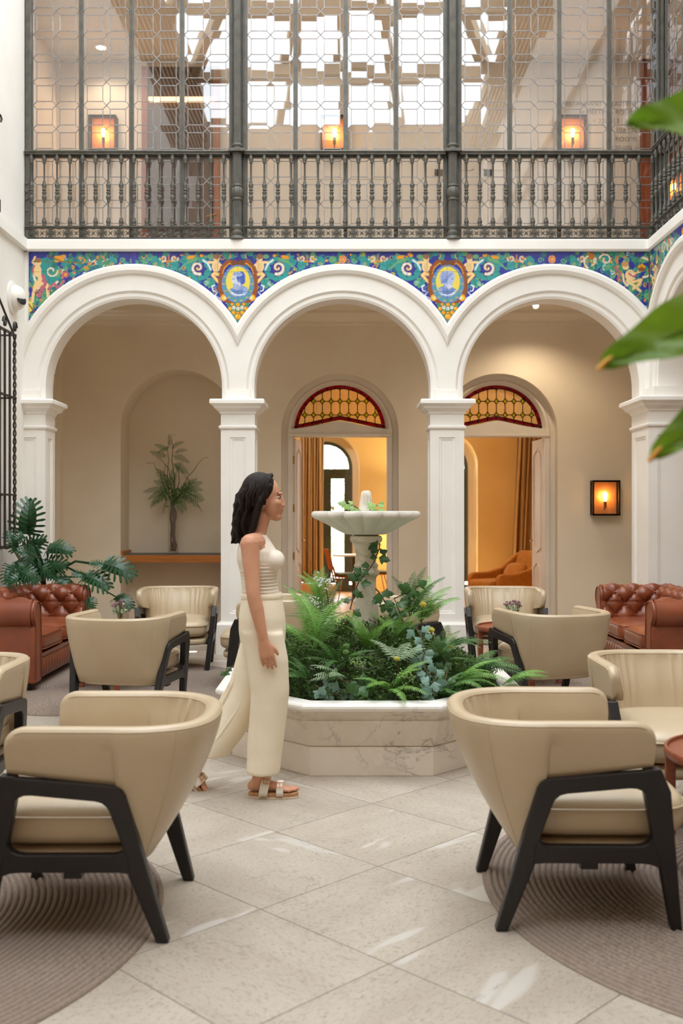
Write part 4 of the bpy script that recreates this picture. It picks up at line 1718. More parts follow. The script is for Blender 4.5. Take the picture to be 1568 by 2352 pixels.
def railing(label, p0, p1, n_bal, n_ros, first=None):
    p0, p1 = Vector(p0), Vector(p1)
    L = (p1 - p0).length
    root = thing('balcony_railing', label, 'railing', p0, math.atan2(p1.y - p0.y, p1.x - p0.x), 'iron railings along the upper gallery')
    h = ZRL - ZF
    b = MB()
    b.prism([(-.03, h), (.03, h), (.036, h - .012), (.03, h - .02), (.022, h - .024), (.022, h - .036), (-.022, h - .036), (-.022, h - .024), (-.03, h - .02), (-.036, h - .012)], 0, L, lambda a, z, d: (d, a, z))
    b.obj('top_rail', M['iron'], root)
    b = MB()
    b.box(0, L, -.018, .018, .128, .142)
    b.box(0, L, -.012, .012, .116, .122)
    b.obj('middle_rail', M['iron'], root, bevel=.003)
    b = MB()
    b.box(0, L, -.016, .016, .0, .012)
    b.box(0, L, -.01, .01, .016, .022)
    b.obj('bottom_rail', M['iron'], root, bevel=.003)
    for i in range(n_bal):
        put('baluster', BAL, root, ((i + .5) * L / n_bal, 0, .137))
    for i in range(n_ros):
        put('rosette', ROS, root, ((i + .5) * L / n_ros, 0, .069))
        if i:
            put('spacer', SPC, root, (i * L / n_ros, 0, .069))


for a, b, lb, nb, nr in ((62, 530, 'ornate iron railing at the left, in front of the dark wooden door', 16, 12), (562, 1022, 'ornate iron railing of the middle bay between the two fluted columns', 15, 12),
                         (1054, 1508, 'ornate iron railing of the right hand bay below the room signs', 15, 12)):
    railing(lb, (ux(a), YA - .005, ZF), (ux(b), YA - .005, ZF), nb, nr)
railing('iron railing running towards the viewer along the right balcony', (XR + .02, YA - .1, ZF), (XR + .02, 7.0, ZF), 24, 18)


# ---- wall lanterns
def sconce(label, loc, ry=0.0, watts=34):
    root = thing('wall_lantern', label, 'wall lamp', loc, ry, 'glazed wall lanterns with bare bulbs')
    W, H, D = .17, .215, .13
    b = MB()
    b.box(-W, W, -.012, 0, -H, H)
    b.obj('back_plate', M['copper'], root)
    b = MB()
    t = .011
    for sx in (-1, 1):
        b.box(*sorted((sx * W, sx * (W - 2 * t))), -D, -D + 2 * t, -H, H)
        b.box(*sorted((sx * W, sx * (W - 2 * t))), -2 * t, -.001, -H, H)
        for sz in (-1, 1):
            b.box(*sorted((sx * W, sx * (W - 2 * t))), -D, 0, *sorted((sz * H, sz * (H - 2 * t))))
            b.box(-W, W, -D, -D + 2 * t, *sorted((sz * H, sz * (H - 2 * t))))
    b.box(-W, W, -D, -.001, -H, -H + .006)
    b.box(-W, W, -D, -.001, H - .006, H)
    fr_ = b.obj('frame', M['bronze'], root, bevel=.004)
    for pts in ([(-W + .01, -D + .01, -H), (W - .01, -D + .01, -H), (W - .01, -D + .01, H), (-W + .01, -D + .01, H)],
                [(-W + .01, -D, -H), (-W + .01, -.01, -H), (-W + .01, -.01, H), (-W + .01, -D, H)], [(W - .01, -D, -H), (W - .01, -.01, -H), (W - .01, -.01, H), (W - .01, -D, H)]):
        MB().add(pts, [(0, 1, 2, 3)]).obj('pane', M['amber_glass'], fr_)
    b = MB()
    b.lathe([(.018, -.12), (.018, -.05), (.022, -.045), (.022, -.04)], 14, (0, -.06, 0))
    b.tube([(0, -.06, -.1), (0, -.03, -.14), (0, -.005, -.14)], .008, 6)
    sk = b.obj('socket', M['socket'], root)
    b = MB()
    b.lathe([(.0, -.045), (.014, -.04), (.018, -.01), (.027, .03), (.026, .05), (.016, .068), (.0, .074)], 14, (0, -.06, 0), cap=False)
    b.obj('bulb', M['bulb'], sk)
    l = lamp('lantern_light', 'POINT', (0, -.06, .02), watts, (1.0, .56, .24), .03)
    l.parent = root
    return root


SZ = wz(313, YB)
sconce('glowing lantern behind the glass, left of the dark upper door', (wx(240, YB), YB - .005, SZ))
sconce('glowing lantern behind the glass of the middle balcony bay', (wx(768, YB), YB - .005, SZ))
sconce('glowing lantern behind the glass, beside the ROOMS lettering', (wx(1312, YB), YB - .005, SZ))
sconce('square bronze lantern on the ground floor wall by the right sofa', (wx(1386, YB), YB - .005, wz(1144, YB)), 0, 13)
sconce('lantern glowing low through the railing at the far right corner', (4.05, YB - .04, 5.38))

# ---- dark upper door, with light bar, number and outlets
t = thing('upper_door', 'dark brown wooden door behind the left leaded panels', 'door', ((-2.44 - 1.49) / 2, YB - .03, ZF))
b = MB()
b.box(-.475, .475, -.015, .03, 0, 2.66)
b.obj('door_panel', M['door_wood'], t)
b = MB()
for s in (-1, 1):
    b.box(*sorted((s * .475, s * .40)), -.04, .03, 0, 2.66)
b.obj('door_jamb', M['red_wood'], t, bevel=.004)
b = MB()
b.tube([(.32, -.05, .82), (.44, -.05, .85)], .009, 6)
b.obj('door_handle', M['brass'], t)
b = MB()
b.box(-.38, .44, -.10, -.03, 2.22, 2.26)
b.obj('light_bar', M['strip'], t)


def lettering(body, x, z, size, mat, parent=None, y=YB - .006, align='LEFT', nm='lettering'):
    c = bpy.data.curves.new(nm, 'FONT')
    c.body = body
    c.size = size
    c.align_x = align
    c.extrude = .0008
    c.offset = -.0018 if size > .076 else 0
    c.materials.append(mat)
    tmp = bpy.data.objects.new(nm, c)
    COL.objects.link(tmp)
    bpy.context.view_layer.update()
    me = bpy.data.meshes.new_from_object(tmp.evaluated_get(bpy.context.evaluated_depsgraph_get()))
    bpy.data.objects.remove(tmp)
    bpy.data.curves.remove(c)
    o = bpy.data.objects.new(nm, me)
    COL.objects.link(o)
    o.location = (x, y, z)
    o.rotation_euler = (PI / 2, 0, 0)
    if parent:
        o.parent = parent
    return o


lettering('10', .412, 1.52, .075, M['gold_text'], t, -.046)
sg = thing('room_sign', 'brown wall lettering listing restaurant, meeting rooms and room numbers', 'sign', (0, YB, 0))
for body, u, v, al in (('< RESTAURANT · ROOFTOP', 1464, 243, 'RIGHT'), ('< MEETING ROOMS', 1464, 263, 'RIGHT'), ('< 220·533', 1360, 283, 'LEFT'), ('109·132', 1462, 304, 'RIGHT'), ('ROOMS', 1464, 325, 'RIGHT'), ('107·108 >', 1464, 345, 'RIGHT')):
    lettering(body, wx(u, YB), wz(v, YB), .080, M['text'], sg, -.006, al)
for u in (1007, 1120):
    nm = 'dark square wall outlet left of the fluted column' if u == 1007 else 'dark square wall outlet right of the fluted column'
    t = thing('wall_outlet', nm, 'outlet', (wx(u, YB), YB, wz(397, YB)), 0, 'wall outlets in the upper corridor')
    MB().box(-.05, .05, -.014, 0, -.04, .04).obj('plate', M['bronze'], t, bevel=.004)
    b = MB()
    for s in (-1, 1):
        b.lathe([(.016, 0), (.016, .003)], 12, mtx=xf((s * .024, -.014, 0), (PI / 2, 0, 0)))
    b.obj('socket', M['black'], t)
# ---- corridor and gallery ceiling fittings
def downlight(label, x, y, z, r=.07, em='bulb_white', watts=0):
    t = thing('downlight', label, 'ceiling light', (x, y, z))
    MB().lathe([(r, 0), (r + .012, -.004), (r + .012, -.012), (r * .8, -.014), (r * .75, 0)], 24, cap=False).obj('ring', M['white_plastic'], t)
    MB().lathe([(0, -.006), (r * .78, -.006)], 24, cap=False).obj('lens', M[em], t)
    if watts:
        l = lamp('downlight_lamp', 'SPOT', (0, 0, -.03), watts, WARMW, .06, (0, 0, 0), (math.radians(125), .6))
        l.parent = t


downlight('recessed ceiling light in the corridor seen through the upper left panes', wx(232, 12.05), 12.05, UP_Z, .075, watts=25)
t = thing('spotlight', 'small white ceiling spotlight inside the right arch', 'ceiling light', (wx(1230, 11.75), 11.75, 3.88))
MB().lathe([(.05, 0), (.052, -.02), (.045, -.028)], 20).obj('base', M['white_plastic'], t)
MB().lathe([(.034, -.026), (.03, -.05), (.018, -.06), (0, -.062)], 20).obj('lens', M['bulb_white'], t)
lp = lamp('spot_lamp', 'SPOT', (0, 0, -.08), 60, WARMW, .05, (0, 0, 0), (math.radians(140), .7))
lp.parent = t
t = thing('smoke_detector', 'white smoke detector on the ceiling inside the middle arch', 'smoke detector', (wx(703, 11.75), 11.75, 3.88))
MB().lathe([(.055, 0), (.056, -.025), (.048, -.032)], 20).obj('base', M['white_plastic'], t)
MB().lathe([(.03, -.03), (.034, -.05), (.026, -.066), (0, -.068)], 20).obj('sensor', M['cream'], t)
t = thing('ceiling_speaker', 'flat round ceiling speaker just inside the left arch', 'speaker', (wx(391, 11.6), 11.6, 3.88))
MB().lathe([(.11, 0), (.112, -.008), (.1, -.012)], 28).obj('rim', M['cream'], t)
MB().lathe([(.098, -.011), (0, -.013)], 28, cap=False).obj('grille', M['cream'], t)
t = thing('wall_vent', 'small slatted vent high on the side wall inside the left arch', 'vent', (-3.46, 12.1, 3.2))
for i in range(7):
    MB().box(0, .012, -.07, .07, -.09 + i * .03, -.075 + i * .03).obj('slat', M['paint'], t)
MB().box(-.0, .004, -.085, .085, -.11, .13).obj('frame', M['bronze'], t)
for u, v, lb in ((443, 1498, 'round floor light glowing behind the cream chair at the left pier'), (1131, 1492, 'round floor light glowing behind the table at the right pier')):
    Y = CAM_H * F_PX / (v - CV)
    t = thing('floor_light', lb, 'floor light', (wx(u, Y), Y, 0))
    MB().lathe([(.06, 0), (.06, .004), (.045, .005)], 24, cap=False).obj('ring', M['brass'], t)
    MB().lathe([(.045, .0045), (0, .0045)], 24, cap=False).obj('lens', M['floor_glow'], t)
    l = lamp('uplight', 'SPOT', (0, 0, .03), 26, WARMW, .04, (PI, 0, 0), (math.radians(110), .7))
    l.parent = t

# ---- left wall: dome speaker and wrought-iron window grille
Yd = 9.98
t = thing('dome_speaker', 'white dome with black grille on the left wall above the iron bars', 'speaker', (XL, Yd, wz(684, Yd)), 0)
b = MB()
b.lathe([(.165, 0), (.165, .012), (.15, .022), (.13, .024)], 32, mtx=xf((0, 0, 0), (0, PI / 2, 0)))
b.obj('flange', M['white_plastic'], t)
b = MB()
b.ell((.03, -.0, 0), (.105, .125, .125), 28, 18)
b.obj('dome', M['white_plastic'], t)
b = MB()
b.lathe([(.058, 0), (.05, .012), (0, .018)], 24, mtx=xf((.105, -.055, -.03), (0, math.radians(66), math.radians(-30))))
b.obj('grille', M['black'], t)

GX = XL + .13
t = thing('window_grille', 'wrought iron window grille with twisted end bar on the left wall', 'window grille', (0, 0, 0))
yg0, yg1 = 8.1, 9.645
zg0, zg1 = wz(1257, yg1), wz(770, yg1)
nbar = 12
for i in range(nbar):
    y = yg1 - (yg1 - yg0) * i / (nbar - 1)
    b = MB()
    if i == 0:
        pts = [(GX + .010 * math.cos(k * .55), y + .010 * math.sin(k * .55), zg0 + (zg1 - zg0) * k / 150) for k in range(151)]
        pts2 = [(GX - .010 * math.cos(k * .55), y - .010 * math.sin(k * .55), zg0 + (zg1 - zg0) * k / 150) for k in range(151)]
        b.tube(pts, .009, 5)
        b.tube(pts2, .009, 5)
        b.obj('twisted_bar', M['black_iron'], t)
    else:
        b.box(GX - .009, GX + .009, y - .009, y + .009, zg0, zg1)
        b.obj('bar', M['black_iron'], t)
for z in (zg0 + .005, zg0 + .50, zg1 - .60, zg1 - .0):
    b = MB()
    b.box(GX - .016, GX + .016, yg0, yg1 + .015, z - .008, z + .008)
    b.box(XL, GX, yg1 - .005, yg1 + .015, z - .008, z + .008)
    b.obj('cross_bar', M['black_iron'], t)
b = MB()
for (y, s) in ((yg1 - .02, 1), (yg1 - .25, -1)):
    pts = [(GX, y + s * (.03 + .045 * (1 - k / 22) * math.cos(k * .34)), zg1 + .075 + .06 * (1 - k / 30) * math.sin(k * .34)) for k in range(22)]
    b.tube(pts, [(.014, .008)] * 22, 6)
b.tube([(GX, yg1 - .02, zg1), (GX, yg1 - .9, zg1 + .55)], [(.014, .01)] * 2, 6)
b.tube([(GX, yg1 - .9, zg1 + .55), (GX, yg0, zg1)], [(.014, .01)] * 2, 6)
b.obj('scroll_crest', M['black_iron'], t)
t = thing('wall_bracket', 'black iron lantern bracket entering at the left edge of the upper wall', 'bracket', (XL, 9.56, wz(475, 9.56)))
b = MB()
b.box(0, .035, -.2, -.02, -.06, .06)
b.tube([(.02, -.05, -.09), (.03, -.01, -.12)], .008, 6)
b.obj('bracket', M['black_iron'], t, bevel=.004)
MB().tube([(.02, -.1, .85), (.03, -.02, .86), (.035, .0, .83), (.03, -.01, .80)], .01, 6).obj('hook', M['black_iron'], t)

for x in (-2.6, -.6, 1.4, 3.2):
    lamp('corridor_fill_light', 'AREA', (x, 11.45, UP_Z - .03), 7, (1, .92, .82), .3)  # added fill lights without fixtures, brightening the upper corridor
# ================================================================== ARMCHAIRS (front = +x)
def sup(t, e):
    return math.copysign(abs(t) ** e, t)


def build_armchair(label, group):
    root = thing('armchair', label, 'chair', (0, 0, 0), 0, group)
    HT = .735
    # plan of the shell: s in [-1, 1]; |s| > .5 are the arms, |s| < .5 the rounded back
    def top(s):
        a = abs(s)
        sg = -1 if s < 0 else 1
        if a >= .5:
            return Vector((-.14 + (a - .5) / .5 * .36, sg * (.37 - .006 * (a - .5) / .5)))
        t = (a / .5) * PI / 2
        return Vector((-.14 - .325 * sup(math.cos(t), .80), sg * .37 * sup(math.sin(t), .74)))

    def bot(s):
        a = abs(s)
        sg = -1 if s < 0 else 1
        if a >= .5:
            return Vector((-.185 + (a - .5) / .5 * .36, sg * .30))
        t = (a / .5) * PI / 2
        return Vector((-.185 - .065 * sup(math.cos(t), .7), sg * .295 * sup(math.sin(t), .62)))

    def zb(s):
        a = abs(s)
        if a >= .5:
            return .535 + .045 * (a - .5) / .5
        return .262
    ss = [-1, -.997, -.99, -.98, -.965, -.945, -.92] + [-.9 + .4 * i / 6 for i in range(7)][:-1] + [-.5, -.497] + [-.485 + .97 * i / 130 for i in range(131)] + [.497, .5] + [.9 - .4 * i / 6 for i in range(7)][:-1][::-1] + [.92, .945, .965, .98, .99, .997, 1]
    TH = .062
    rp = random.Random(5)
    PLEATS = [(-.40 + .8 * (k + rp.uniform(.1, .9)) / 17, rp.uniform(.006, .013), rp.uniform(.5, 1.1)) for k in range(17)]

    def ring(s):
        a = abs(s)
        z0 = zb(s)
        end = max(0.0, (a - .89) / .11)            # rounded upper front corner of the arm
        zt = HT - .062 * (1 - math.sqrt(max(0, 1 - end ** 2))) - .006 * (1 - min(1, a / .5))
        pts = []
        tn = top(min(1, s + .01)) - top(max(-1, s - .01))
        nr = Vector((tn.y, -tn.x)).normalized()
        if nr.dot(top(s) - Vector((-.05, 0))) < 0:
            nr = -nr
        if a >= .5:
            nr = Vector((0, 1 if s > 0 else -1))
        def P(z, off):
            k = max(0.0, min(1.0, (z - .262) / (HT - .262)))
            k = 1 - (1 - k) ** 1.55 if a < .5 else 1 - (1 - k) ** 1.1
            q = bot(s).lerp(top(s), k) - nr * off
            return (q.x, q.y, z)
        th = TH * (1 - .25 * end)
        pleat = 0.0
        if a < .44:
            pleat = .012 * sum(h_ * math.exp(-((s - c_) / w_) ** 2) for c_, w_, h_ in PLEATS) * (1 - (a / .44) ** 6) - .004
        n = 9
        pts.append(P(z0, .004))
        for i in range(n):
            pts.append(P(z0 + .004 + (zt - .03 - z0) * i / (n - 1), 0))
        pts += [P(zt - .014, .003), P(zt - .004, .011), P(zt, .022), P(zt, th - .022), P(zt - .004, th - .010), P(zt - .016, th - .002)]
        for i in range(n):
            t = i / (n - 1)
            z = (zt - .03) + (max(z0, .40 if a < .5 else z0) - (zt - .03)) * t
            bul = .022 * math.sin(PI * min(1, t * 1.15)) if a < .5 else .006 * math.sin(PI * t)
            pts.append(P(z, th + bul + pleat * math.sin(PI * min(1, .12 + t)) ** .5))
        return pts
    rows = [ring(s) for s in ss]
    b = MB()
    b.grid(lambda i, j: rows[i][j], len(rows), len(rows[0]), cv=True)
    for r in (rows[0], rows[-1]):
        c = Vector((0, 0, 0))
        for p in r:
            c += Vector(p)
        c /= len(r)
        f = [(i, (i + 1) % len(r), len(r)) for i in range(len(r))]
        b.add([Vector(p) + (Vector((.006, 0, 0))) * 0 for p in r] + [c + Vector((.008, 0, 0))], f, True)
    bk = b.obj('backrest', M['leather'], root, fix=True)
    # welt line along the rim and the seams down the back
    b = MB()
    for off in (10, 15):
        b.tube([rows[i][off] for i in range(5, len(rows) - 5)], .0022, 5)
    for s in (-.30, .30):
        i = min(range(len(ss)), key=lambda k: abs(ss[k] - s))
        b.tube([rows[i][j] for j in range(1, 11)], .0018, 5)
    b.obj('piping', M['leather'], bk)
    # seat platform and cushion
    def cushion(x0, x1, hy, z0, z1, nose, e=.45):
        def fn(i, j):
            u, v = 2 * PI * i / 48, PI * j / 18 - PI / 2
            cx, cy = sup(math.cos(u), e), sup(math.sin(u), e)
            cr, cz = sup(math.cos(v), .36), sup(math.sin(v), .55)
            x = (x0 + x1) / 2 + (x1 - x0) / 2 * cx * cr
            y = hy * cy * cr
            z = (z0 + z1) / 2 + (z1 - z0) / 2 * cz
            if cz > 0:
                z += nose * (1 - (cx * cr) ** 2) * (1 - (cy * cr) ** 2) + .012 * math.sin(x * 9) * 0
            return (x, y, z)
        m = MB()
        m.grid(fn, 48, 19, cu=True)
        return m
    cushion(-.30, .372, .292, .306, .468, .018).obj('seat_cushion', M['leather'], root)
    cu = root.children[-1] if root.children[-1].name.startswith('seat_cushion') else [c for c in root.children if c.name.startswith('seat_cushion')][0]
    b = MB()
    pts = []
    for i in range(49):
        u = 2 * PI * i / 48
        pts.append((.036 + .338 * sup(math.cos(u), .45), .2945 * sup(math.sin(u), .45), .418))
    b.tube(pts, .004, 6)
    b.obj('cushion_piping', M['leather'], cu)
    cushion(-.25, .345, .285, .236, .310, 0, .4).obj('seat', M['leather'], root)
    # frame: leg polygons in the x-z plane, leaning inwards towards the floor
    ysh = lambda s, y, z: s * (y - .062 * max(0, (.56 - z)) / .56)
    T = .046
    for s in (-1, 1):
        mp = lambda a, z, d: (a, ysh(s, .372 - d, z), z)
        front = [(.282, 0), (.318, 0), (.262, .50), (.226, .581), (.17, .574), (.172, .50), (.214, .30), (.232, .245)]
        rear = [(-.325, 0), (-.283, 0), (-.195, .235), (-.19, .30), (-.135, .46), (-.105, .505), (-.105, .548), (-.16, .541), (-.178, .53), (-.19, .51)]
        rail = [(-.13, .545), (-.142, .448), (-.128, .472), (-.112, .486), (-.09, .492), (.12, .512), (.145, .511), (.165, .503), (.178, .488), (.186, .468), (.215, .50), (.20, .574)]
        low = [(-.245, .195), (-.232, .218), (-.214, .234), (-.19, .243), (-.16, .246), (.17, .246), (.20, .243), (.224, .234), (.243, .216), (.256, .19), (.272, .26), (.25, .36), (.207, .352), (.203, .332), (.192, .317), (.175, .309), (.155, .306), (-.14, .306), (-.16, .309), (-.173, .317), (-.180, .332), (-.178, .356), (-.22, .30)]
        for poly, nm in ((front, 'leg'), (rear, 'leg')):
            MB().prism(poly, 0, T, mp).obj(nm, M['ebony'], root, bevel=.006)
        MB().prism(rail, .0, T - .004, mp).obj('arm_rail', M['ebony'], root, bevel=.005)
        MB().prism(low, .003, T - .002, mp).obj('side_rail', M['ebony'], root, bevel=.005)
    MB().box(-.03, .03, -.30, .30, .215, .24).obj('cross_rail', M['ebony'], root)
    return root


AG = 'cream leather armchairs in the courtyard'
ch0 = build_armchair('large cream armchair in the right front, turned side-on on the round rug', AG)
ch0.location, ch0.rotation_euler = (.862, 3.79, 0), (0, 0, math.radians(-1))
CHAIRS = [
    ('large cream armchair in the left front, its back towards the fountain', (-.905, 3.70), 180),
    ('cream armchair cut by the right edge, showing its pleated inner back, before the right sofa', (1.60, 4.86), -91),
    ('cream armchair cut by the left edge, before the left chestnut sofa', (-1.905, 4.77), -89),
    ('cream armchair seen from behind, in front of the left chestnut sofa', (-1.52, 7.24), 79),
    ('cream armchair seen from behind, in front of the right chestnut sofa', (1.53, 7.50), 106),
    ('cream armchair facing the viewer under the niche with the tall glass vase', (-1.53, 9.45), -86),
    ('cream armchair facing the viewer before the doorway with the mustard chair', (1.52, 9.42), -94),
    ('cream armchair half hidden behind the walking woman, facing left', (-.64, 8.55), 180),
    ('cream armchair mostly hidden behind the fountain plants, facing right', (.56, 8.35), 0),
]
for lb, (x, y), a in CHAIRS:
    clone(ch0, lb, (x, y, 0), math.radians(a))


# ================================================================== CHESTERFIELD SOFAS (front = +x, back at x = 0)
def build_sofa(label, group):
    root = thing('chesterfield_sofa', label, 'sofa', (0, 0, 0), 0, group)
    L, D = 1.80, .76
    hy = L / 2
    RR, RZ = .118, .632
    TP, TT = .096, .150

    def prof(t):
        """inner face, rolled top and outer underside of back or arm: t in 0..1 -> (o, z, no, nz); o grows inwards"""
        k = t * 3.0
        if k < 1:
            o, z = .235 - .045 * k, .36 + .235 * k
            return o, z, .98, .18
        a = math.radians(-18) + (k - 1) / 2 * math.radians(262)
        return .085 + RR * math.cos(a), RZ + RR * math.sin(a), math.cos(a), math.sin(a)

    def tuft(p, t):
        # diamonds: rows along t, columns along p
        u, v = p / TP, t / TT
        d = abs(math.cos(PI * (u + v) / 2) * math.cos(PI * (u - v) / 2))
        return .046 * (d ** .5)
    NT = 64
    BUT = MB().ell((0, 0, 0), .011, 8, 6).mesh('button', M['red_leather'])

    def tufted(length, place, p0, nm, parent=root, fade0=0.0, fade1=0.0):
        n = max(30, int(length / .0075))
        b = MB()

        def fn(i, j):
            p = length * i / (n - 1)
            t = j / NT
            o, z, no, nz = prof(t)
            w = min(1, max(0, (.66 - t) / .10))
            if fade0:
                w *= min(1, max(0, (p - fade0) / .05 + .0))
            if fade1:
                w *= min(1, max(0, (length - fade1 - p) / .05))
            h = tuft(p + p0, t) * w + .026 * (1 - w)
            if fade1 and p > length - .03:
                h -= .02 * ((p - length + .03) / .03) ** 2
            return place(p, o + no * (h - .026), z + nz * (h - .026))
        b.grid(fn, n, NT + 1)
        tf = b.obj(nm, M['red_leather'], parent)
        for r in range(0, 6):
            t = r * TT
            if t > .58 or t < .02:
                continue
            k = 0
            for c in range(-2, int(length / TP) + 3):
                p = (c + (0 if r % 2 else 1) - 0.0) * TP - p0
                u, v = (p + p0) / TP, r
                if abs(math.cos(PI * (u + v) / 2)) > .05:
                    continue
                if p < .04 + fade0 or p > length - .05 - fade1:
                    continue
                o, z, no, nz = prof(t)
                q = place(p, o - no * .014, z - nz * .014)
                put('button', BUT, tf, q)
    tufted(L - .16, lambda p, o, z: (o, p - hy + .08, z), .03, 'backrest')
    for s in (-1, 1):
        tufted(D - .09, lambda p, o, z: (.06 + p, s * (hy - o), z), .02, 'armrest', fade1=.0)
        # scrolled front of the arm
        b = MB()
        yc = hy - .085
        mp = lambda a, z, d: (d, s * (hy - a), z)
        scroll = [(.085 + (RR - .012) * math.cos(math.radians(k)), RZ + (RR - .012) * math.sin(math.radians(k))) for k in range(-20, 245, 12)]
        poly = [(.20, .07), (.205, .36), (.195, .55)] + scroll + [(.03, .50), (.03, .07)]
        b.prism(poly, D - .06, D - .005, mp)
        af = b.obj('arm_front', M['red_leather'], root, bevel=.012, seg=3)
        b = MB()
        edge = [(D - .002, s * (hy - a), z) for a, z in [(.19, .10), (.192, .36), (.184, .55)] + [(.085 + (RR - .022) * math.cos(math.radians(k)), RZ + (RR - .022) * math.sin(math.radians(k))) for k in range(-15, 245, 12)] + [(.045, .50), (.045, .10)]]
        b.tube(edge, .004, 6)
        b.obj('arm_piping', M['red_leather'], af)
        b = MB()
        b.box(.04, D - .03, *sorted((s * (hy - .03), s * (hy - .15))), .07, .56)
        b.box(.05, D - .05, *sorted((s * (hy - .10), s * (hy - .20))), .08, .34)
        b.obj('arm_side', M['red_leather'], root, bevel=.02)
    b = MB()
    b.box(.03, .13, -hy + .05, hy - .05, .07, .56)
    b.box(.10, .2, -hy + .06, hy - .06, .08, .34)
    b.obj('back_panel', M['red_leather'], root, bevel=.02)
    # front rail with stitched vertical channels
    b = MB()
    n = 120
    y0, y1 = -hy + .2, hy - .2
    b.grid(lambda i, j: (D - .045 + .016 * abs(math.sin(PI * (i / (n - 1)) * 17)) ** .5 * math.sin(PI * min(max((j - .5) / 6, 0), 1)) + (.018 if 0 < j < 7 else 0), y0 + (y1 - y0) * i / (n - 1), .075 + .185 * j / 7), n, 8)
    b.box(.2, D - .05, y0, y1, .08, .28)
    b.box(.2, D - .02, y0, y1, .255, .285)
    b.obj('front_rail', M['red_leather'], root)
    cw = (L - .40) / 2
    for s in (-1, 1):
        c = MB()

        def fn(i, j):
            u, v = 2 * PI * i / 72, PI * j / 22 - PI / 2
            e = .28
            cx, cy = sup(math.cos(u), e), sup(math.sin(u), e)
            cr, cz = sup(math.cos(v), .34), sup(math.sin(v), .55)
            x = .475 + .285 * cx * cr
            y = s * cw / 2 + (cw / 2 - .004) * cy * cr
            z = .37 + .08 * cz + (.025 * (1 - (cx * cr) ** 2) * (1 - (cy * cr) ** 2) if cz > 0 else 0)
            if cx > .9 and abs(cz) < .9:
                x += .003 * math.sin(y * 150)
            return (x, y, z)
        c.grid(fn, 72, 23, cu=True)
        sc_ = c.obj('seat_cushion', M['red_leather'], root)
        p = MB()
        for z in (.432, .318):
            p.tube([(.475 + .283 * sup(math.cos(2 * PI * k / 72), .28), s * cw / 2 + (cw / 2 - .006) * sup(math.sin(2 * PI * k / 72), .28), z) for k in range(73)], .005, 6)
        p.obj('cushion_piping', M['red_leather'], sc_)
    for sx, sy in ((.1, 1), (.1, -1), (D - .08, 1), (D - .08, -1)):
        MB().lathe([(.02, 0), (.03, .01), (.034, .04), (.024, .06), (.03, .075)], 14, (sx, sy * (hy - .1), 0)).obj('foot', M['ebony'], root)
    return root


sf = build_sofa('chestnut leather chesterfield sofa along the left wall below the iron grille', 'chesterfield sofas')
sf.location = (XL + .04, 8.97, 0)
clone(sf, 'chestnut leather chesterfield sofa along the right wall below the bronze lantern', (XR + .09, 8.97, 0), PI, 'chesterfield sofas')


# ================================================================== ROUND TABLES
def build_table(label, group):
    root = thing('side_table', label, 'table', (0, 0, 0), 0, group)
    Rr, H = .36, .50
    b = MB()
    b.lathe([(.0, H - .012), (Rr - .012, H - .012)], 64, cap=False)
    b.lathe([(Rr - .014, H - .012), (Rr - .012, H), (Rr - .004, H + .002), (Rr, H - .002), (Rr, H - .03), (Rr - .006, H - .036), (0, H - .036)], 64, cap=False)
    b.obj('table_top', M['walnut'], root)
    for k in range(4):
        a = PI / 4 + k * PI / 2 + .55
        MB().box(-.02, .02, -.024, .024, 0, H - .02, xf((math.cos(a) * (Rr - .024), math.sin(a) * (Rr - .024), 0), (0, 0, a))).obj('leg', M['walnut'], root, bevel=.005)
    for k in range(2):
        a = PI / 4 + k * PI / 2 + .55
        MB().box(-Rr + .03, Rr - .03, -.012, .012, H - .075, H - .036, xf((0, 0, 0), (0, 0, a))).obj('rail', M['walnut'], root)
    return root


TG = 'round walnut side tables'
tb = build_table('round walnut side table at the right edge, between two front armchairs', TG)
tb.location = (1.66, 4.02, 0)
clone(tb, 'round walnut side table holding the posy before the left sofa', (-1.80, 8.33, 0), .3)
clone(tb, 'round walnut side table holding the posy before the right sofa', (1.49, 8.45, 0), .35)


def posy(label, loc, seed, pale):
    r = random.Random(seed)
    root = thing('posy', label, 'flowers', loc, 0, 'small flower posies on the side tables')
    b = MB()
    b.lathe([(.028, 0), (.034, .02), (.036, .06), (.026, .085), (.03, .095)], 20)
    b.obj('vase', M['clear'] if pale else M['bark'], root)
    st, lf, fl = MB(), MB(), MB()
    for k in range(15):
        a, e = r.uniform(0, 2 * PI), r.uniform(.0, .8)
        top = Vector((math.cos(a) * .1 * e, math.sin(a) * .1 * e, .14 + .09 * (1 - e * .6) * r.uniform(.7, 1)))
        st.tube([(0, 0, .03), (top.x * .5, top.y * .5, top.z * .6), top], .002, 4)
        for _ in range(9):
            d = Vector((r.gauss(0, 1), r.gauss(0, 1), abs(r.gauss(0, .8)))).normalized() * r.uniform(.006, .026)
            fl.ell(top + d, r.uniform(.003, .007), 5, 4)
        for _ in range(3):
            p = top * r.uniform(.6, .95)
            d = Vector((r.gauss(0, 1), r.gauss(0, 1), r.gauss(0, .6))).normalized()
            n = d.orthogonal().normalized() * .011
            lf.add([p, p + d * .017 + n, p + d * .036, p + d * .017 - n], [(0, 1, 2, 3)])
    st.obj('stems', M['stem'], root)['kind'] = 'stuff'
    lf.obj('leaves', M['fern_pale'], root)['kind'] = 'stuff'
    fl.obj('blossoms', M['mauve_fl'], root)['kind'] = 'stuff'


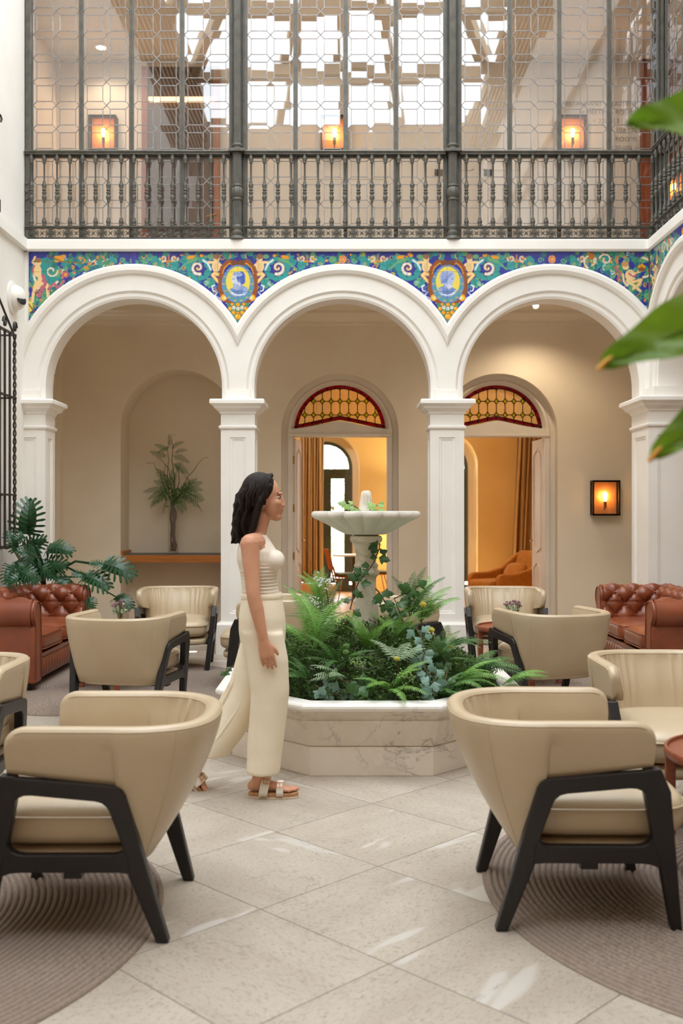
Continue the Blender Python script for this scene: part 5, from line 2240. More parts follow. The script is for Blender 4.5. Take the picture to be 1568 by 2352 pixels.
posy('dusty pink posy on the left walnut table before the niche', (-1.83, 8.37, .49), 4, True)
posy('mauve posy on the right walnut table before the pale armchair', (1.43, 8.40, .49), 8, False)
t = thing('table_card', 'small white folded card beside the posy on the left table', 'card', (-1.73, 8.30, .49))
for s in (-1, 1):
    MB().add([(-.025, 0, .072), (.025, 0, .072), (.025, s * .02, 0), (-.025, s * .02, 0)], [(0, 1, 2, 3)]).obj('fold', M['paper'], t)


# ================================================================== RUGS
def rug(label, x, y, r, lab_group='round braided jute rugs'):
    t = MB()
    pitch = .024
    n = int(r / pitch)
    prof = [(0, .008)]
    for k in range(n):
        prof += [(k * pitch + .001, .004), (k * pitch + pitch * .22, .0115), (k * pitch + pitch * .5, .0145), (k * pitch + pitch * .78, .0115), ((k + 1) * pitch - .001, .004)]
    prof += [(r, .004), (r, .0005)]
    t.lathe(prof, 112, cap=False)
    o = t.obj('round_rug', M['rug'])
    o.location = (x, y, 0)
    return tag(o, label, 'rug', lab_group)


rug('round jute rug under the large left front armchair', -1.97, 3.58, 1.32)
rug('round jute rug under the large right front armchair', 1.86, 3.86, 1.31)
rug('round jute rug before the left chestnut sofa', -2.0, 8.45, 1.28)
rug('round jute rug before the right chestnut sofa', 2.05, 8.45, 1.28)

# ================================================================== NICHE SHELF AND TALL VASE
cx, h, zs, dep = NICHE
t = thing('niche_shelf', 'honey coloured wooden shelf with a glass top across the niche', 'shelf', (cx, YB, 0))
zsh = wz(1274, YB)
b = MB()
b.box(-h + .001, h - .001, -.005, .04, zsh - .095, zsh - .004)
b.box(-h + .001, h - .001, .04, dep, zsh - .06, zsh - .006)
b.obj('board', M['shelf_wood'], t, bevel=.004)
for s in (-1, 1):
    MB().box(*sorted((s * (h - .001), s * (h - .03))), -.005, dep, zsh - .02, zsh + .045).obj('side_lip', M['shelf_wood'], t, bevel=.003)
MB().box(-h + .03, h - .03, .0, dep, zsh - .004, zsh + .004).obj('glass_top', M['frame_dark'], t)


# plant meshes shared by many objects
def frond_mesh(seed, mat, pairs=24, wid=.2, arch=.35, fold=.25, name='frond', taper=.55, w_leaf=.02):
    """a fern frond of unit length along +x that rises and then droops"""
    r = random.Random(seed)
    b = MB()
    sp_ = r.uniform(-.12, .12)
    P = lambda t: Vector((t * (1 - .12 * arch * t), sp_ * t * t, arch * (1.15 * t - 1.35 * t * t)))
    b.tube([P(i / 8) for i in range(9)], [.008 * (1 - i / 9) + .0015 for i in range(9)], 4)
    for i in range(pairs):
        t = .10 + .89 * i / (pairs - 1)
        p = P(t)
        d = (P(min(1, t + .02)) - P(t - .02)).normalized()
        n = Vector((-d.y, d.x, 0)).normalized()
        u = d.cross(n)
        ln = wid * (min(1, t / .22) ** .7) * (1 - max(0, (t - .3) / .7)) ** taper + .012
        for s in (-1, 1):
            l2 = ln * r.uniform(.85, 1.1)
            dr = (n * s + d * .38 - u * 0 + Vector((0, 0, -fold * r.uniform(.5, 1.3)))).normalized()
            q1 = p + dr * l2 * .35 + d * w_leaf * .75
            q2 = p + dr * l2 + d * .004 + Vector((0, 0, -.12 * l2))
            q3 = p + dr * l2 * .45 - d * w_leaf * .55
            b.add([p + d * w_leaf * .3, q1, q2, q3, p - d * w_leaf * .35], [(0, 1, 2, 3, 4)] if s > 0 else [(4, 3, 2, 1, 0)])
    return b.mesh(name, mat)


def ivy_mesh(mat, seed=1, name='leaf'):
    r = random.Random(seed)
    ol = [(0, 0), (.22, -.34), (.42, -.50), (.50, -.26), (.72, -.24), (1.0, 0), (.72, .24), (.50, .26), (.42, .50), (.22, .34)]
    b = MB()
    v = [(x, y * 1.05, -.18 * abs(y) - .12 * x * x) for x, y in ol] + [(.38, 0, .05)]
    b.add(v, [(i, (i + 1) % 10, 10) for i in range(10)], False)
    b.tube([(-.5, 0, -.12), (-.2, 0, .0), (0, 0, 0)], .014, 4)
    return b.mesh(name, mat)


def philo_mesh(mat, seed, lobes=8, name='leaf', deep=.78):
    """deeply lobed philodendron leaf, unit length along +x from the petiole"""
    r = random.Random(seed)
    b = MB()
    Z = lambda x, y: .10 * math.sin(PI * min(1, max(0, x))) - .30 * y * y - .22 * max(0, x) ** 2
    for s in (-1, 1):
        for k in range(lobes):
            t = -.06 + 1.0 * k / lobes
            ln = .50 * math.sin(PI * (.22 + .70 * (k + .3) / lobes)) ** .8 * r.uniform(.9, 1.08)
            ang = math.radians(100 - 62 * k / (lobes - 1))
            w = .74 / lobes
            d = Vector((math.cos(ang), s * math.sin(ang)))
            n = Vector((-d.y, d.x)) * s
            base = Vector((max(0, t) if t > 0 else 0, 0))
            pts = []
            for f, ww in ((0, 1.15), (.3, 1.08), (.55, .62), (.8, .72), (.95, .5), (1.0, .08)):
                c = base + d * ln * f
                pts.append((c + n * w * ww * .62, c - n * w * ww * .62))
            v, f_ = [], []
            for a, c in pts:
                for q in (a, c):
                    v.append((q.x, q.y, Z(q.x, q.y) + .015 * (1 if q is a else -1) * s))
            for i in range(len(pts) - 1):
                f_.append((2 * i, 2 * i + 1, 2 * i + 3, 2 * i + 2) if s > 0 else (2 * i + 2, 2 * i + 3, 2 * i + 1, 2 * i))
            b.add(v, f_, True)
    b.add([(x, 0, Z(x, 0) + .006) for x in (0, .3, .6, .9, 1.0)] + [(x, y, Z(x, y) + .004) for x, y in ((1.0, .0), (.9, .09), (.6, .2), (.3, .23), (0, .18))], [tuple(range(10))], True)
    b.add([(x, y, Z(x, y) + .004) for x, y in ((0, -.18), (.3, -.23), (.6, -.2), (.9, -.09), (1.0, .0))] + [(x, 0, Z(x, 0) + .006) for x in (1.0, .9, .6, .3, 0)], [tuple(range(10))], True)
    b.tube([(-.02, 0, .01), (.5, 0, Z(.5, 0) + .012), (1, 0, Z(1, 0) + .008)], [.012, .008, .003], 4)
    return b.mesh(name, mat)


def aim(o, p, d, roll=0.0, s=1.0):
    """place an object whose axis is +x so that it starts at p and points along d"""
    d = Vector(d).normalized()
    up = Vector((0, 0, 1)) if abs(d.z) < .97 else Vector((0, 1, 0))
    y = up.cross(d).normalized()
    z = d.cross(y)
    m = Matrix((d, y, z)).transposed().to_4x4() @ Matrix.Rotation(roll, 4, 'X')
    o.matrix_local = Matrix.Translation(p) @ m @ Matrix.Scale(s, 4)
    return o


FR = {
    'green': [frond_mesh(i, M['fern'], 26, .20, .45) for i in range(3)],
    'dark': [frond_mesh(10 + i, M['fern_dark'], 24, .19, .4) for i in range(3)],
    'pale': [frond_mesh(20 + i, M['fern_pale'], 13, .30, .35, .2, w_leaf=.042, taper=.7) for i in range(2)],
    'shelf': [frond_mesh(30 + i, M['fern_dark'], 13, .26, .3, .15, w_leaf=.03) for i in range(3)],
}
IV = {'ivy': ivy_mesh(M['ivy']), 'blue': ivy_mesh(M['ivy_blue'], 2), 'light': ivy_mesh(M['ivy_light'], 3)}
PH = [philo_mesh(M['philo'], i) for i in range(3)]

YV = YB + .25
vx, vz0 = wx(397.5, YV), zsh + .004
t = thing('tall_vase', 'tall clear glass vase of bark and fern branches on the niche shelf', 'vase', (vx, YV, vz0))
kz = F_PX / YV
b = MB()
Hv = 112 / kz
b.lathe([(.0, .0), (.062, .0), (.064, .01), (.064, Hv), (.060, Hv), (.060, .02), (0, .02)], 28, cap=False)
b.obj('glass', M['clear'], t)
b = MB()
r = random.Random(3)
b.tube([(.008 + .01 * math.sin(i * 1.3), .006 * math.cos(i), .03 + i * (Hv + .02) / 9) for i in range(10)], [.026 + .007 * math.sin(i * 2.1) for i in range(10)], 9)
b.tube([(-.022 + .006 * math.sin(i * 1.7), -.02, .03 + i * Hv / 9) for i in range(10)], [.012 + .004 * math.sin(i * 1.1 + 1) for i in range(10)], 7)
b.obj('bark', M['bark'], t)
b = MB()
def twig(u0, v0, pts, rad=.006):
    b.tube([((u - 397.5) / kz, dy, (1275 - v) / kz) for u, v, dy in pts], [rad * (1 - .8 * i / len(pts)) for i in range(len(pts))], 5)
TW = [[(397, 1170, 0), (394, 1120, -.02), (384, 1098, -.03), (372, 1085, .0), (358, 1080, 0), (352, 1066, .02), (335, 1068, .02)],
      [(399, 1170, 0), (410, 1140, .03), (422, 1118, .0), (432, 1098, -.02), (444, 1086, .0), (456, 1066, .02), (466, 1056, .03), (478, 1053, .03)],
      [(396, 1170, 0), (386, 1130, .03), (384, 1090, 0), (388, 1060, -.03), (384, 1035, 0), (388, 1015, .03)],
      [(397, 1170, 0), (392, 1110, 0), (386, 1080, .04), (372, 1062, .02), (358, 1052, 0)], [(398, 1160, 0), (400, 1100, .04), (394, 1060, .02), (398, 1030, -.02), (392, 1005, 0), (402, 1001, 0)],
      [(400, 1160, 0), (416, 1136, 0), (430, 1130, .03), (434, 1112, .02), (428, 1098, 0)], [(400, 1160, 0), (424, 1128, .05), (436, 1118, .02), (434, 1104, .0), (424, 1100, 0)],
      [(400, 1150, 0), (420, 1145, .02), (440, 1140, .02), (452, 1150, .0), (456, 1166, 0), (464, 1180, 0)], [(395, 1160, 0), (372, 1112, 0), (368, 1090, 0), (362, 1086, 0)],
      [(399, 1150, 0), (412, 1110, .0), (408, 1080, .03), (416, 1066, .0)], [(396, 1165, 0), (380, 1112, .04), (376, 1090, .02), (380, 1070, .0)]]
for p in TW:
    twig(0, 0, p)
b.obj('twigs', M['twig'], t)
SF = [(390, 1030, -150, .16), (392, 1034, 25, .17), (384, 1052, 178, .19), (398, 1050, -30, .20), (396, 1068, -52, .18), (392, 1030, 92, .14), (396, 1078, -88, .24), (400, 1068, -35, .20),
      (386, 1125, 132, .24), (390, 1130, -150, .24), (388, 1128, -128, .27), (394, 1138, -110, .22), (408, 1132, 14, .26), (412, 1132, -18, .30), (410, 1138, -42, .25), (404, 1140, -72, .22),
      (416, 1130, 26, .2), (398, 1120, 70, .2), (388, 1040, 160, .16), (400, 1044, 10, .15), (386, 1128, -165, .26), (392, 1134, -140, .25), (406, 1136, -30, .27), (414, 1134, 4, .26), (400, 1134, -60, .22), (390, 1120, 115, .18), (392, 1126, 168, .2), (402, 1136, -95, .18)]
for i, (u, v, a, ln) in enumerate(SF):
    o = put('frond', FR['shelf'][i % 3], t)
    d = Vector((math.cos(math.radians(a)), -.45 if i % 2 else .1, math.sin(math.radians(a)) + .15))
    aim(o, Vector(((u - 397.5) / kz, RND.uniform(-.04, .04), (1275 - v) / kz)), d, RND.uniform(.6, 1.3) * (1 if i % 2 else -1), ln * 1.3)
b = MB()
for _ in range(70):
    p = Vector((RND.gauss(.012, .05), RND.gauss(-.01, .04), (1275 - 1140) / kz + RND.gauss(0, .07)))
    d = Vector((RND.gauss(0, 1), RND.gauss(0, 1), RND.gauss(0, 1))).normalized()
    n = d.orthogonal().normalized() * .014
    b.add([p, p + d * .025 + n, p + d * .06, p + d * .025 - n], [(0, 1, 2, 3)])
b.obj('foliage', M['fern_dark'], t)['kind'] = 'stuff'

# ================================================================== ROOM BEHIND: CURTAINS, CHAIRS, TABLE, LAMP
def curtain(label, x0, x1, x0b, x1b, Y, z0, z1, folds):
    t = thing('curtain', label, 'curtain', ((x0 + x1) / 2, Y, 0), 0, 'tan floor length curtains')
    b = MB()
    n, m = folds * 10, 14
    xm = (x0 + x1) / 2

    def fn(i, j):
        k, w = i / n, j / m
        a = (x0 + (x1 - x0) * k) * (1 - w) + (x0b + (x1b - x0b) * k) * w
        ph = 2 * PI * folds * k
        return (a - xm + .012 * math.sin(ph * .5 + 3 * w), .055 * math.sin(ph) * (.8 + .3 * w) + .02 * math.sin(ph * 1.7 + w * 2), z1 + (z0 - z1) * w)
    b.grid(fn, n + 1, m + 1)
    o = b.obj('cloth', M['curtain'], t)
    s = o.modifiers.new('cloth', 'SOLIDIFY')
    s.thickness = .008
    b = MB()
    b.tube([(x0 - xm - .1, 0, z1 + .03), (x1 - xm + .1, 0, z1 + .03)], .015, 8)
    b.obj('rod', M['bronze'], t)


Yc = YW - .22
X_ = lambda u, Y: (u - CU) * Y / F_PX
curtain('tan curtain hanging at the left of the arched garden window', X_(688, Yc), X_(745, Yc), X_(684, Yc), X_(742, Yc), Yc, .22, 3.55, 9)
curtain('tan curtain falling beside the mustard armchair in the right doorway', X_(1192, Yc), X_(1262, Yc), X_(1172, Yc), X_(1250, Yc), Yc, .22, 3.55, 7)

Ym = 15.0
t = thing('lounge_chair', 'mustard fabric lounge chair seen through the right doorway', 'chair', (X_(1163, Ym), Ym, 0), math.radians(212))
# local: front = +x, so after turning it looks to the left and towards the viewer
def rbox(name, x0, x1, y0, y1, z0, z1, par, mat, bev=.04, mtx=None):
    b = MB().box(x0, x1, y0, y1, z0, z1, mtx)
    return b.obj(name, mat, par, bevel=bev, seg=4)
rbox('seat', -.30, .46, -.28, .28, .22, .36, t, M['mustard'], .05)
rbox('seat_cushion', -.24, .52, -.26, .26, .34, .46, t, M['mustard'], .055)
rbox('backrest', -.09, .07, -.30, .30, 0, .56, t, M['mustard'], .05, xf((-.33, 0, .34), (0, math.radians(-24), 0)))
for s in (-1, 1):
    mp = lambda a, z, d: (a, s * (.27 + d), z)
    b = MB().prism([(.42, .14), (.46, .50), (.40, .55), (.10, .555), (-.18, .62), (-.44, .80), (-.56, .84), (-.52, .60), (-.42, .14)], 0, .10, mp)
    b.obj('armrest', M['mustard'], t, bevel=.03, seg=3)
    b = MB()
    b.tube([(.38, s * .3, .16), (.40, s * .3, 0)], [.02, .013], 8)
    b.obj('leg', M['orange_wood'], t)
    b = MB()
    b.tube([(-.36, s * .3, .16), (-.40, s * .3, 0)], [.02, .013], 8)
    b.obj('leg', M['orange_wood'], t)
c = thing('cushion', 'mustard cushion lying in the mustard lounge chair', 'cushion', t.location + Vector((.14, .08, .57)), math.radians(212))
b = MB()
b.ell((0, 0, 0), (.07, .21, .14), 24, 14, fn=lambda p: Vector((p.x, .21 * sup(p.y / .21, .6), .14 * sup(p.z / .14, .6))), mtx=xf((0, 0, 0), (0, math.radians(-38), 0)))
b.obj('cover', M['mustard'], c)

Yk = 16.2
t = thing('dining_chair', 'orange plywood chair with two back panels near the garden window', 'chair', (X_(800, Yk), Yk, 0), math.radians(12))
rbox('seat', -.20, .22, -.21, .21, .43, .475, t, M['olive'], .02)
for y in (-.10, .10):
    rbox('back_panel', -.012, .012, -.085, .085, 0, .34, t, M['orange_wood'], .01, xf((-.27, y, .53), (0, math.radians(-14), math.radians(8 * (1 if y > 0 else -1)))))
b = MB()
for y in (-.1, .1):
    b.tube([(-.22, y, .36), (-.27, y, .58)], .014, 8)
b.box(-.2, .2, -.2, .2, .41, .43)
b.obj('seat_frame', M['orange_wood'], t)
for sx in (-1, 1):
    for sy in (-1, 1):
        MB().tube([(sx * .12, sy * .12, .42), (sx * .22, sy * .2, 0)], .009, 6).obj('leg', M['brass'], t)
t2 = copy_tree(t)
t2.location = (X_(862, 16.9), 16.9, 0)
t2.rotation_euler = (0, 0, math.radians(190))
t2['label'] = 'orange plywood chair half hidden behind the marble fountain column'
t = thing('white_table', 'white topped table by the bright garden window', 'table', (X_(812, 16.8), 16.8, 0))
MB().lathe([(.0, .72), (.34, .72), (.345, .73), (.34, .745), (0, .745)], 40, cap=False).obj('table_top', M['white_top'], t)
MB().lathe([(.22, 0), (.22, .012), (.03, .03), (.025, .72)], 24).obj('pedestal', M['frame_dark'], t)
Yl = 17.35
t = thing('floor_lamp', 'shaded lamp lighting the yellow wall behind the right door frame', 'lamp', (X_(928, Yl), Yl, 0))
MB().lathe([(.15, 0), (.15, .02), (.02, .03), (.012, .05), (.012, 1.5)], 24).obj('base', M['bronze'], t)
MB().lathe([(.19, 1.5), (.14, 1.84)], 28, cap=False).obj('lamp_shade', M['shade'], t)
l = lamp('lamp_bulb', 'POINT', (0, 0, 1.66), 150, (1, .78, .44), .12)
l.parent = t
for x, y in ((-1.5, 15.5), (2.2, 15.2), (.6, 14.2)):
    lamp('room_fill_light', 'AREA', (x, y, 4.15), 140, (1, .9, .74), .5)  # unseen fill added under the ceiling to lift the room behind
# ================================================================== MARBLE FOUNTAIN
FX, FY = .165, 6.36
ft = thing('fountain', 'octagonal marble fountain planter with a shell bowl on a column', 'fountain', (FX, FY, 0))
OC = 1 / math.cos(PI / 8)


def octo(mb, prof, cap_top=None):
    n = 8
    k = len(prof)
    v = []
    for i in range(n):
        a = PI / 8 + i * PI / 4
        for r, z in prof:
            v.append((r * OC * math.cos(a), r * OC * math.sin(a), z))
    f = []
    for i in range(n):
        i2 = (i + 1) % n
        for j in range(k - 1):
            f.append((i * k + j, i2 * k + j, i2 * k + j + 1, i * k + j + 1))
    mb.add(v, f)


b = MB()
octo(b, [(.80, 0), (.815, .0), (.817, .004), (.817, .158), (.81, .164), (.80, .166)])
b.obj('plinth', M['marble_old'], ft)
b = MB()
octo(b, [(.80, .166), (.817, .166), (.823, .172), (.874, .300), (.878, .308), (.862, .314), (.862, .322), (.872, .34), (.888, .362), (.895, .37)])
b.obj('basin', M['marble_old'], ft)
b = MB()
octo(b, [(.895, .368), (.906, .374), (.912, .386), (.910, .398), (.902, .408), (.89, .412), (.80, .412), (.785, .405), (.78, .385), (.775, .30)])
b.obj('rim', M['marble'], ft)
b = MB()
b.lathe([(.80, .34), (.5, .40), (.2, .46), (0, .48)], 32, cap=False)
b.obj('soil', M['soil'], ft)
KF = F_PX / FY
fz = lambda v: CAM_H + (CV - v) / KF
dx = (840.5 - CU) / KF - FX
col = [(.115, .40), (.10, .52), (.088, fz(1440)), (.074, .86), (.066, fz(1370)), (.062, 1.0), (.064, fz(1326)), (.074, fz(1322)), (.084, fz(1318)), (.084, fz(1312)), (.076, fz(1308)), (.072, fz(1303)), (.078, fz(1300)),
       (.070, fz(1294)), (.062, 1.13), (.064, 1.18), (.072, 1.225), (.08, 1.245), (.086, fz(1247)), (.098, fz(1244)), (.102, fz(1238)), (.098, fz(1232)), (.085, fz(1230))]
b = MB()
b.lathe(col, 40, (dx, 0, 0))
b.obj('column', M['stone_col'], ft)
b = MB()
b.lathe([(.078, fz(1231)), (.078, fz(1226))], 24, (dx, 0, 0))
b.obj('joint', M['twig'], ft)
# shell bowl with sixteen lobes
b = MB()
nl = 16
bowl = [(.085, fz(1228)), (.125, fz(1227)), (.17, fz(1220)), (.225, fz(1209)), (.275, fz(1199)), (.312, fz(1193)), (.332, fz(1190)), (.343, fz(1186)), (.345, fz(1180)), (.338, fz(1175)), (.322, fz(1174)), (.30, fz(1178)), (.2, fz(1196)), (.08, fz(1206)), (0, fz(1208))]
lob = [0, .02, .05, .07, .085, .09, .085, .075, .065, .06, .06, .055, .04, .0, 0]
b.lathe(bowl, 16 * 12, (dx, 0, 0), cap=False, rmod=lambda a, j: 1 - 1.5 * lob[j] * (1 - abs(math.sin(nl * (a + .1) / 2)) ** .7))
b.obj('bowl', M['marble'], ft)
b = MB()
b.lathe([(.05, fz(1206)), (.05, fz(1174)), (.050, fz(1170)), (.046, fz(1167)), (.042, fz(1155)), (.036, fz(1140)), (.030, fz(1130)), (.018, fz(1127)), (0, fz(1128))], 72, (dx, 0, 0), rmod=lambda a, j: 1 - (.26 * (1 - abs(math.sin(5 * a)) ** .7) if 3 <= j <= 7 else 0))
b.obj('finial', M['stone_col'], ft)

# ================================================================== PLANTS IN THE FOUNTAIN
PC = Vector((FX, FY, 0))


def fern(label, loc, n, ln, kind, seed, spread=(0, 2 * PI), elev=(.3, 1.0), group='ferns growing in the marble fountain'):
    r = random.Random(seed)
    t = thing('fern', label, 'fern', loc, 0, group)
    for i in range(n):
        a = spread[0] + (spread[1] - spread[0]) * (i + r.uniform(.2, .8)) / n
        e = r.uniform(*elev)
        d = Vector((math.cos(a) * math.cos(e), math.sin(a) * math.cos(e), math.sin(e)))
        o = put('frond', r.choice(FR[kind]), t)
        aim(o, Vector((0, 0, 0)) + d * .01, d, r.uniform(-.25, .25), ln * r.uniform(.78, 1.1))
    return t


def pw(u, v, Y):
    p = at(u, v, Y)
    return p


fern('big bright green fern at the left front of the fountain, beside the woman', pw(722, 1490, 5.86), 11, .40, 'green', 1, (-.2, PI + .3), (.15, 1.25))
fern('dark fern at the right edge of the fountain, reaching over the white rim', pw(1085, 1545, 6.15), 11, .34, 'dark', 2, (-1.3, 1.1), (.0, .45))
fern('bright fern in the front centre of the fountain, spreading over low ivy', pw(895, 1590, 5.68), 9, .27, 'green', 3, (PI * .9, 2 * PI + .5), (-.05, .8))
fern('dark fern standing tall at the right of the marble column', pw(940, 1420, 6.45), 9, .34, 'dark', 4, (-.6, 2.4), (.5, 1.3))
fern('silvery pale fern lying in front of the fountain centre', pw(790, 1560, 5.68), 5, .21, 'pale', 5, (2.4, 4.6), (.0, .5))
fern('silvery fern with drooping leaves in the right half of the fountain', pw(915, 1520, 5.80), 6, .22, 'pale', 6, (-.6, 2.8), (.1, .8))
fern('dark fern against the right rear rim of the fountain', pw(1020, 1490, 6.60), 9, .30, 'dark', 7, (-.9, 1.5), (.1, .7))
fern('small light fern poking up high at the left of the column', pw(735, 1400, 6.25), 6, .30, 'green', 8, (.6, 3.6), (.6, 1.35))
fern('dark fern low at the left rear of the fountain behind the woman', pw(690, 1500, 6.75), 8, .34, 'dark', 9, (1.4, 4.2), (.2, 1.0))
fern('green fern at the right front corner of the fountain near the front armchair', pw(1010, 1600, 5.72), 8, .26, 'dark', 10, (-1.6, 1.2), (.0, .8))
fern('fern frond cluster overhanging the far right end of the rim', pw(1150, 1575, 6.02), 4, .30, 'green', 12, (-.5, .6), (.0, .5))


fern('feathery fern filling the centre of the fountain below the column', pw(845, 1500, 5.98), 10, .26, 'green', 21, (0, 2 * PI), (.2, 1.2))
fern('green fern leaning left over the fountain front beside the woman', pw(705, 1560, 5.75), 8, .25, 'dark', 22, (1.6, 4.6), (.0, .9))
fern('upright green fern right of centre behind the silvery fern', pw(905, 1470, 6.15), 9, .28, 'green', 23, (-.6, 2.6), (.4, 1.2))
fern('dark feathery fern below the yellow thistles at the right', pw(990, 1530, 5.92), 9, .28, 'dark', 24, (-1.4, 1.8), (.1, .9))
fern('fern at the rear left rim of the fountain, half behind the bright fern', pw(745, 1450, 6.55), 9, .36, 'dark', 25, (.8, 3.4), (.3, 1.2))
fern('low green fern in front of the column on the left', pw(775, 1530, 5.80), 9, .26, 'dark', 26, (PI * .8, 2 * PI + .4), (.0, .9))
fern('wispy fern at the right rear behind the ivy', pw(965, 1430, 6.6), 8, .34, 'green', 27, (-.4, 2.0), (.4, 1.1))
fern('low fern lying on the right front rim', pw(1045, 1570, 5.86), 8, .3, 'green', 28, (-1.2, .8), (.0, .6))


def mound(p, off=0.0):
    """surface of the undergrowth above the basin"""
    r = math.hypot(p[0], p[1])
    return .41 + .36 * max(0, 1 - (r / .80) ** 1.5) + off


# dense undergrowth nobody could count
b = MB()
r = random.Random(21)
for _ in range(30000):
    a, q = r.uniform(0, 2 * PI), .79 * math.sqrt(r.random())
    x, y = q * math.cos(a), q * math.sin(a)
    z = mound((x, y)) - r.random() ** 2 * .14 + r.uniform(-.02, .04)
    if math.hypot(x - dx, y) < .10:
        continue
    d = Vector((r.gauss(0, 1) + x, r.gauss(0, 1) + y, r.gauss(.5, .8))).normalized()
    n = d.orthogonal().normalized()
    n.rotate(Matrix.Rotation(r.uniform(0, 6.28), 3, d))
    L = r.uniform(.014, .048)
    w = L * r.uniform(.06, .22)
    b.add([(x, y, z), Vector((x, y, z)) + d * L * .5 + n * w, Vector((x, y, z)) + d * L, Vector((x, y, z)) + d * L * .5 - n * w], [(0, 1, 2, 3)])
o = b.obj('undergrowth', M['filler'])
o.location = PC
tag(o, 'tangled dark green undergrowth filling the marble fountain', 'foliage', None, 'stuff')


def ivy(label, pts, kind, n, size, seed, group='ivy trailing through the fountain'):
    r = random.Random(seed)
    t = thing('ivy', label, 'ivy', pts[0], 0, group)
    P = [Vector(p) - Vector(pts[0]) for p in pts]
    b = MB().tube(P, .004, 5)
    b.obj('stem', M['twig'], t)
    seg = len(P) - 1
    for i in range(n):
        f = (i + r.uniform(0, .8)) / n * seg
        k = min(seg - 1, int(f))
        p = P[k].lerp(P[k + 1], f - k)
        d = Vector((r.uniform(-1, 1), r.uniform(-.7, .2), r.uniform(-.9, .5)))
        o = put('leaf', IV[kind], t)
        up = Vector((r.uniform(-.5, .5), -1, r.uniform(.0, .9))).normalized()
        dd = (d - up * d.dot(up)).normalized()
        m = Matrix((dd, up.cross(dd), up)).transposed().to_4x4()
        s = size * r.uniform(.7, 1.2)
        o.matrix_local = Matrix.Translation(p + dd * s * .3 + up * .012) @ m @ Matrix.Scale(s, 4)
    return t


ivy('ivy climbing across the fountain column towards the bowl', [pw(u, v, Y) for u, v, Y in ((804, 1400, 6.2), (812, 1365, 6.2), (824, 1335, 6.22), (842, 1315, 6.22), (858, 1292, 6.24), (870, 1262, 6.28), (872, 1248, 6.3))], 'ivy', 17, .064, 1)
ivy('ivy spray rising to the right of the column base', [pw(u, v, Y) for u, v, Y in ((900, 1420, 6.3), (885, 1385, 6.26), (872, 1362, 6.22), (862, 1352, 6.2))], 'ivy', 8, .066, 2)
ivy('ivy with large leaves standing above the right ferns', [pw(u, v, Y) for u, v, Y in ((930, 1440, 6.2), (915, 1400, 6.2), (905, 1375, 6.2), (945, 1355, 6.2), (962, 1345, 6.2))], 'ivy', 13, .068, 3)
ivy('blue green ivy hanging down the right half of the fountain plants', [pw(u, v, Y) for u, v, Y in ((955, 1440, 6.0), (968, 1465, 5.92), (975, 1495, 5.86), (968, 1520, 5.8), (985, 1550, 5.7))], 'blue', 20, .06, 4)
ivy('blue green ivy at the front rim beside the right front armchair', [pw(u, v, Y) for u, v, Y in ((1000, 1548, 5.62), (990, 1575, 5.64), (995, 1590, 5.62), (1000, 1600, 5.62))], 'blue', 15, .062, 5)
ivy('dark ivy low at the front left of the fountain rim', [pw(u, v, Y) for u, v, Y in ((725, 1575, 5.62), (750, 1588, 5.64), (785, 1583, 5.63), (800, 1592, 5.62), (760, 1596, 5.62))], 'blue', 16, .066, 6)
ivy('dark green ivy in the front centre of the fountain', [pw(u, v, Y) for u, v, Y in ((770, 1560, 5.66), (800, 1565, 5.6), (830, 1584, 5.64), (860, 1592, 5.63), (830, 1598, 5.62))], 'ivy', 18, .075, 7)
ivy('ivy among the dark ferns at the right of the fountain', [pw(u, v, Y) for u, v, Y in ((985, 1480, 5.95), (1010, 1500, 5.9), (1030, 1530, 5.86), (1020, 1570, 5.7))], 'ivy', 16, .07, 8)
ivy('loose ivy trailing over the left rear rim behind the woman', [pw(u, v, Y) for u, v, Y in ((560, 1540, 6.5), (535, 1530, 6.5), (515, 1545, 6.4))], 'ivy', 5, .05, 9)
ivy('light green leaves around the finial at the left of the bowl', [pw(u, v, Y) for u, v, Y in ((826, 1172, 6.30), (815, 1163, 6.26), (802, 1160, 6.26), (798, 1168, 6.26))], 'light', 9, .052, 10)
ivy('light green leaves around the finial at the right of the bowl', [pw(u, v, Y) for u, v, Y in ((848, 1172, 6.28), (858, 1163, 6.26), (866, 1160, 6.26), (872, 1166, 6.26))], 'light', 9, .05, 11)


def bloom(label, p, rad, mat, stem_to, seed, head='ball', group='small flowers among the fountain plants'):
    r = random.Random(seed)
    t = thing('flower', label, 'flower', stem_to, 0, group)
    q = Vector(p) - Vector(stem_to)
    MB().tube([(0, 0, 0), (q.x * .4, q.y * .4, q.z * .5), q], .0028, 4).obj('stem', M['stem'], t)
    b = MB()
    if head == 'ball':
        b.ell(q, rad * .7, 12, 8)
        for _ in range(120):
            d = Vector((r.gauss(0, 1), r.gauss(0, 1), r.gauss(0, 1))).normalized()
            n = d.orthogonal().normalized() * rad * .07
            b.add([q + d * rad * .6 - n, q + d * rad * .6 + n, q + d * rad * 1.05], [(0, 1, 2)])
    else:
        for _ in range(46):
            d = Vector((r.gauss(0, 1), r.gauss(0, .8), r.gauss(0, .5)))
            d = d.normalized() * rad * r.uniform(.3, 1.3)
            b.ell(q + d, rad * .12, 6, 4)
    b.obj('bloom', M[mat], t)


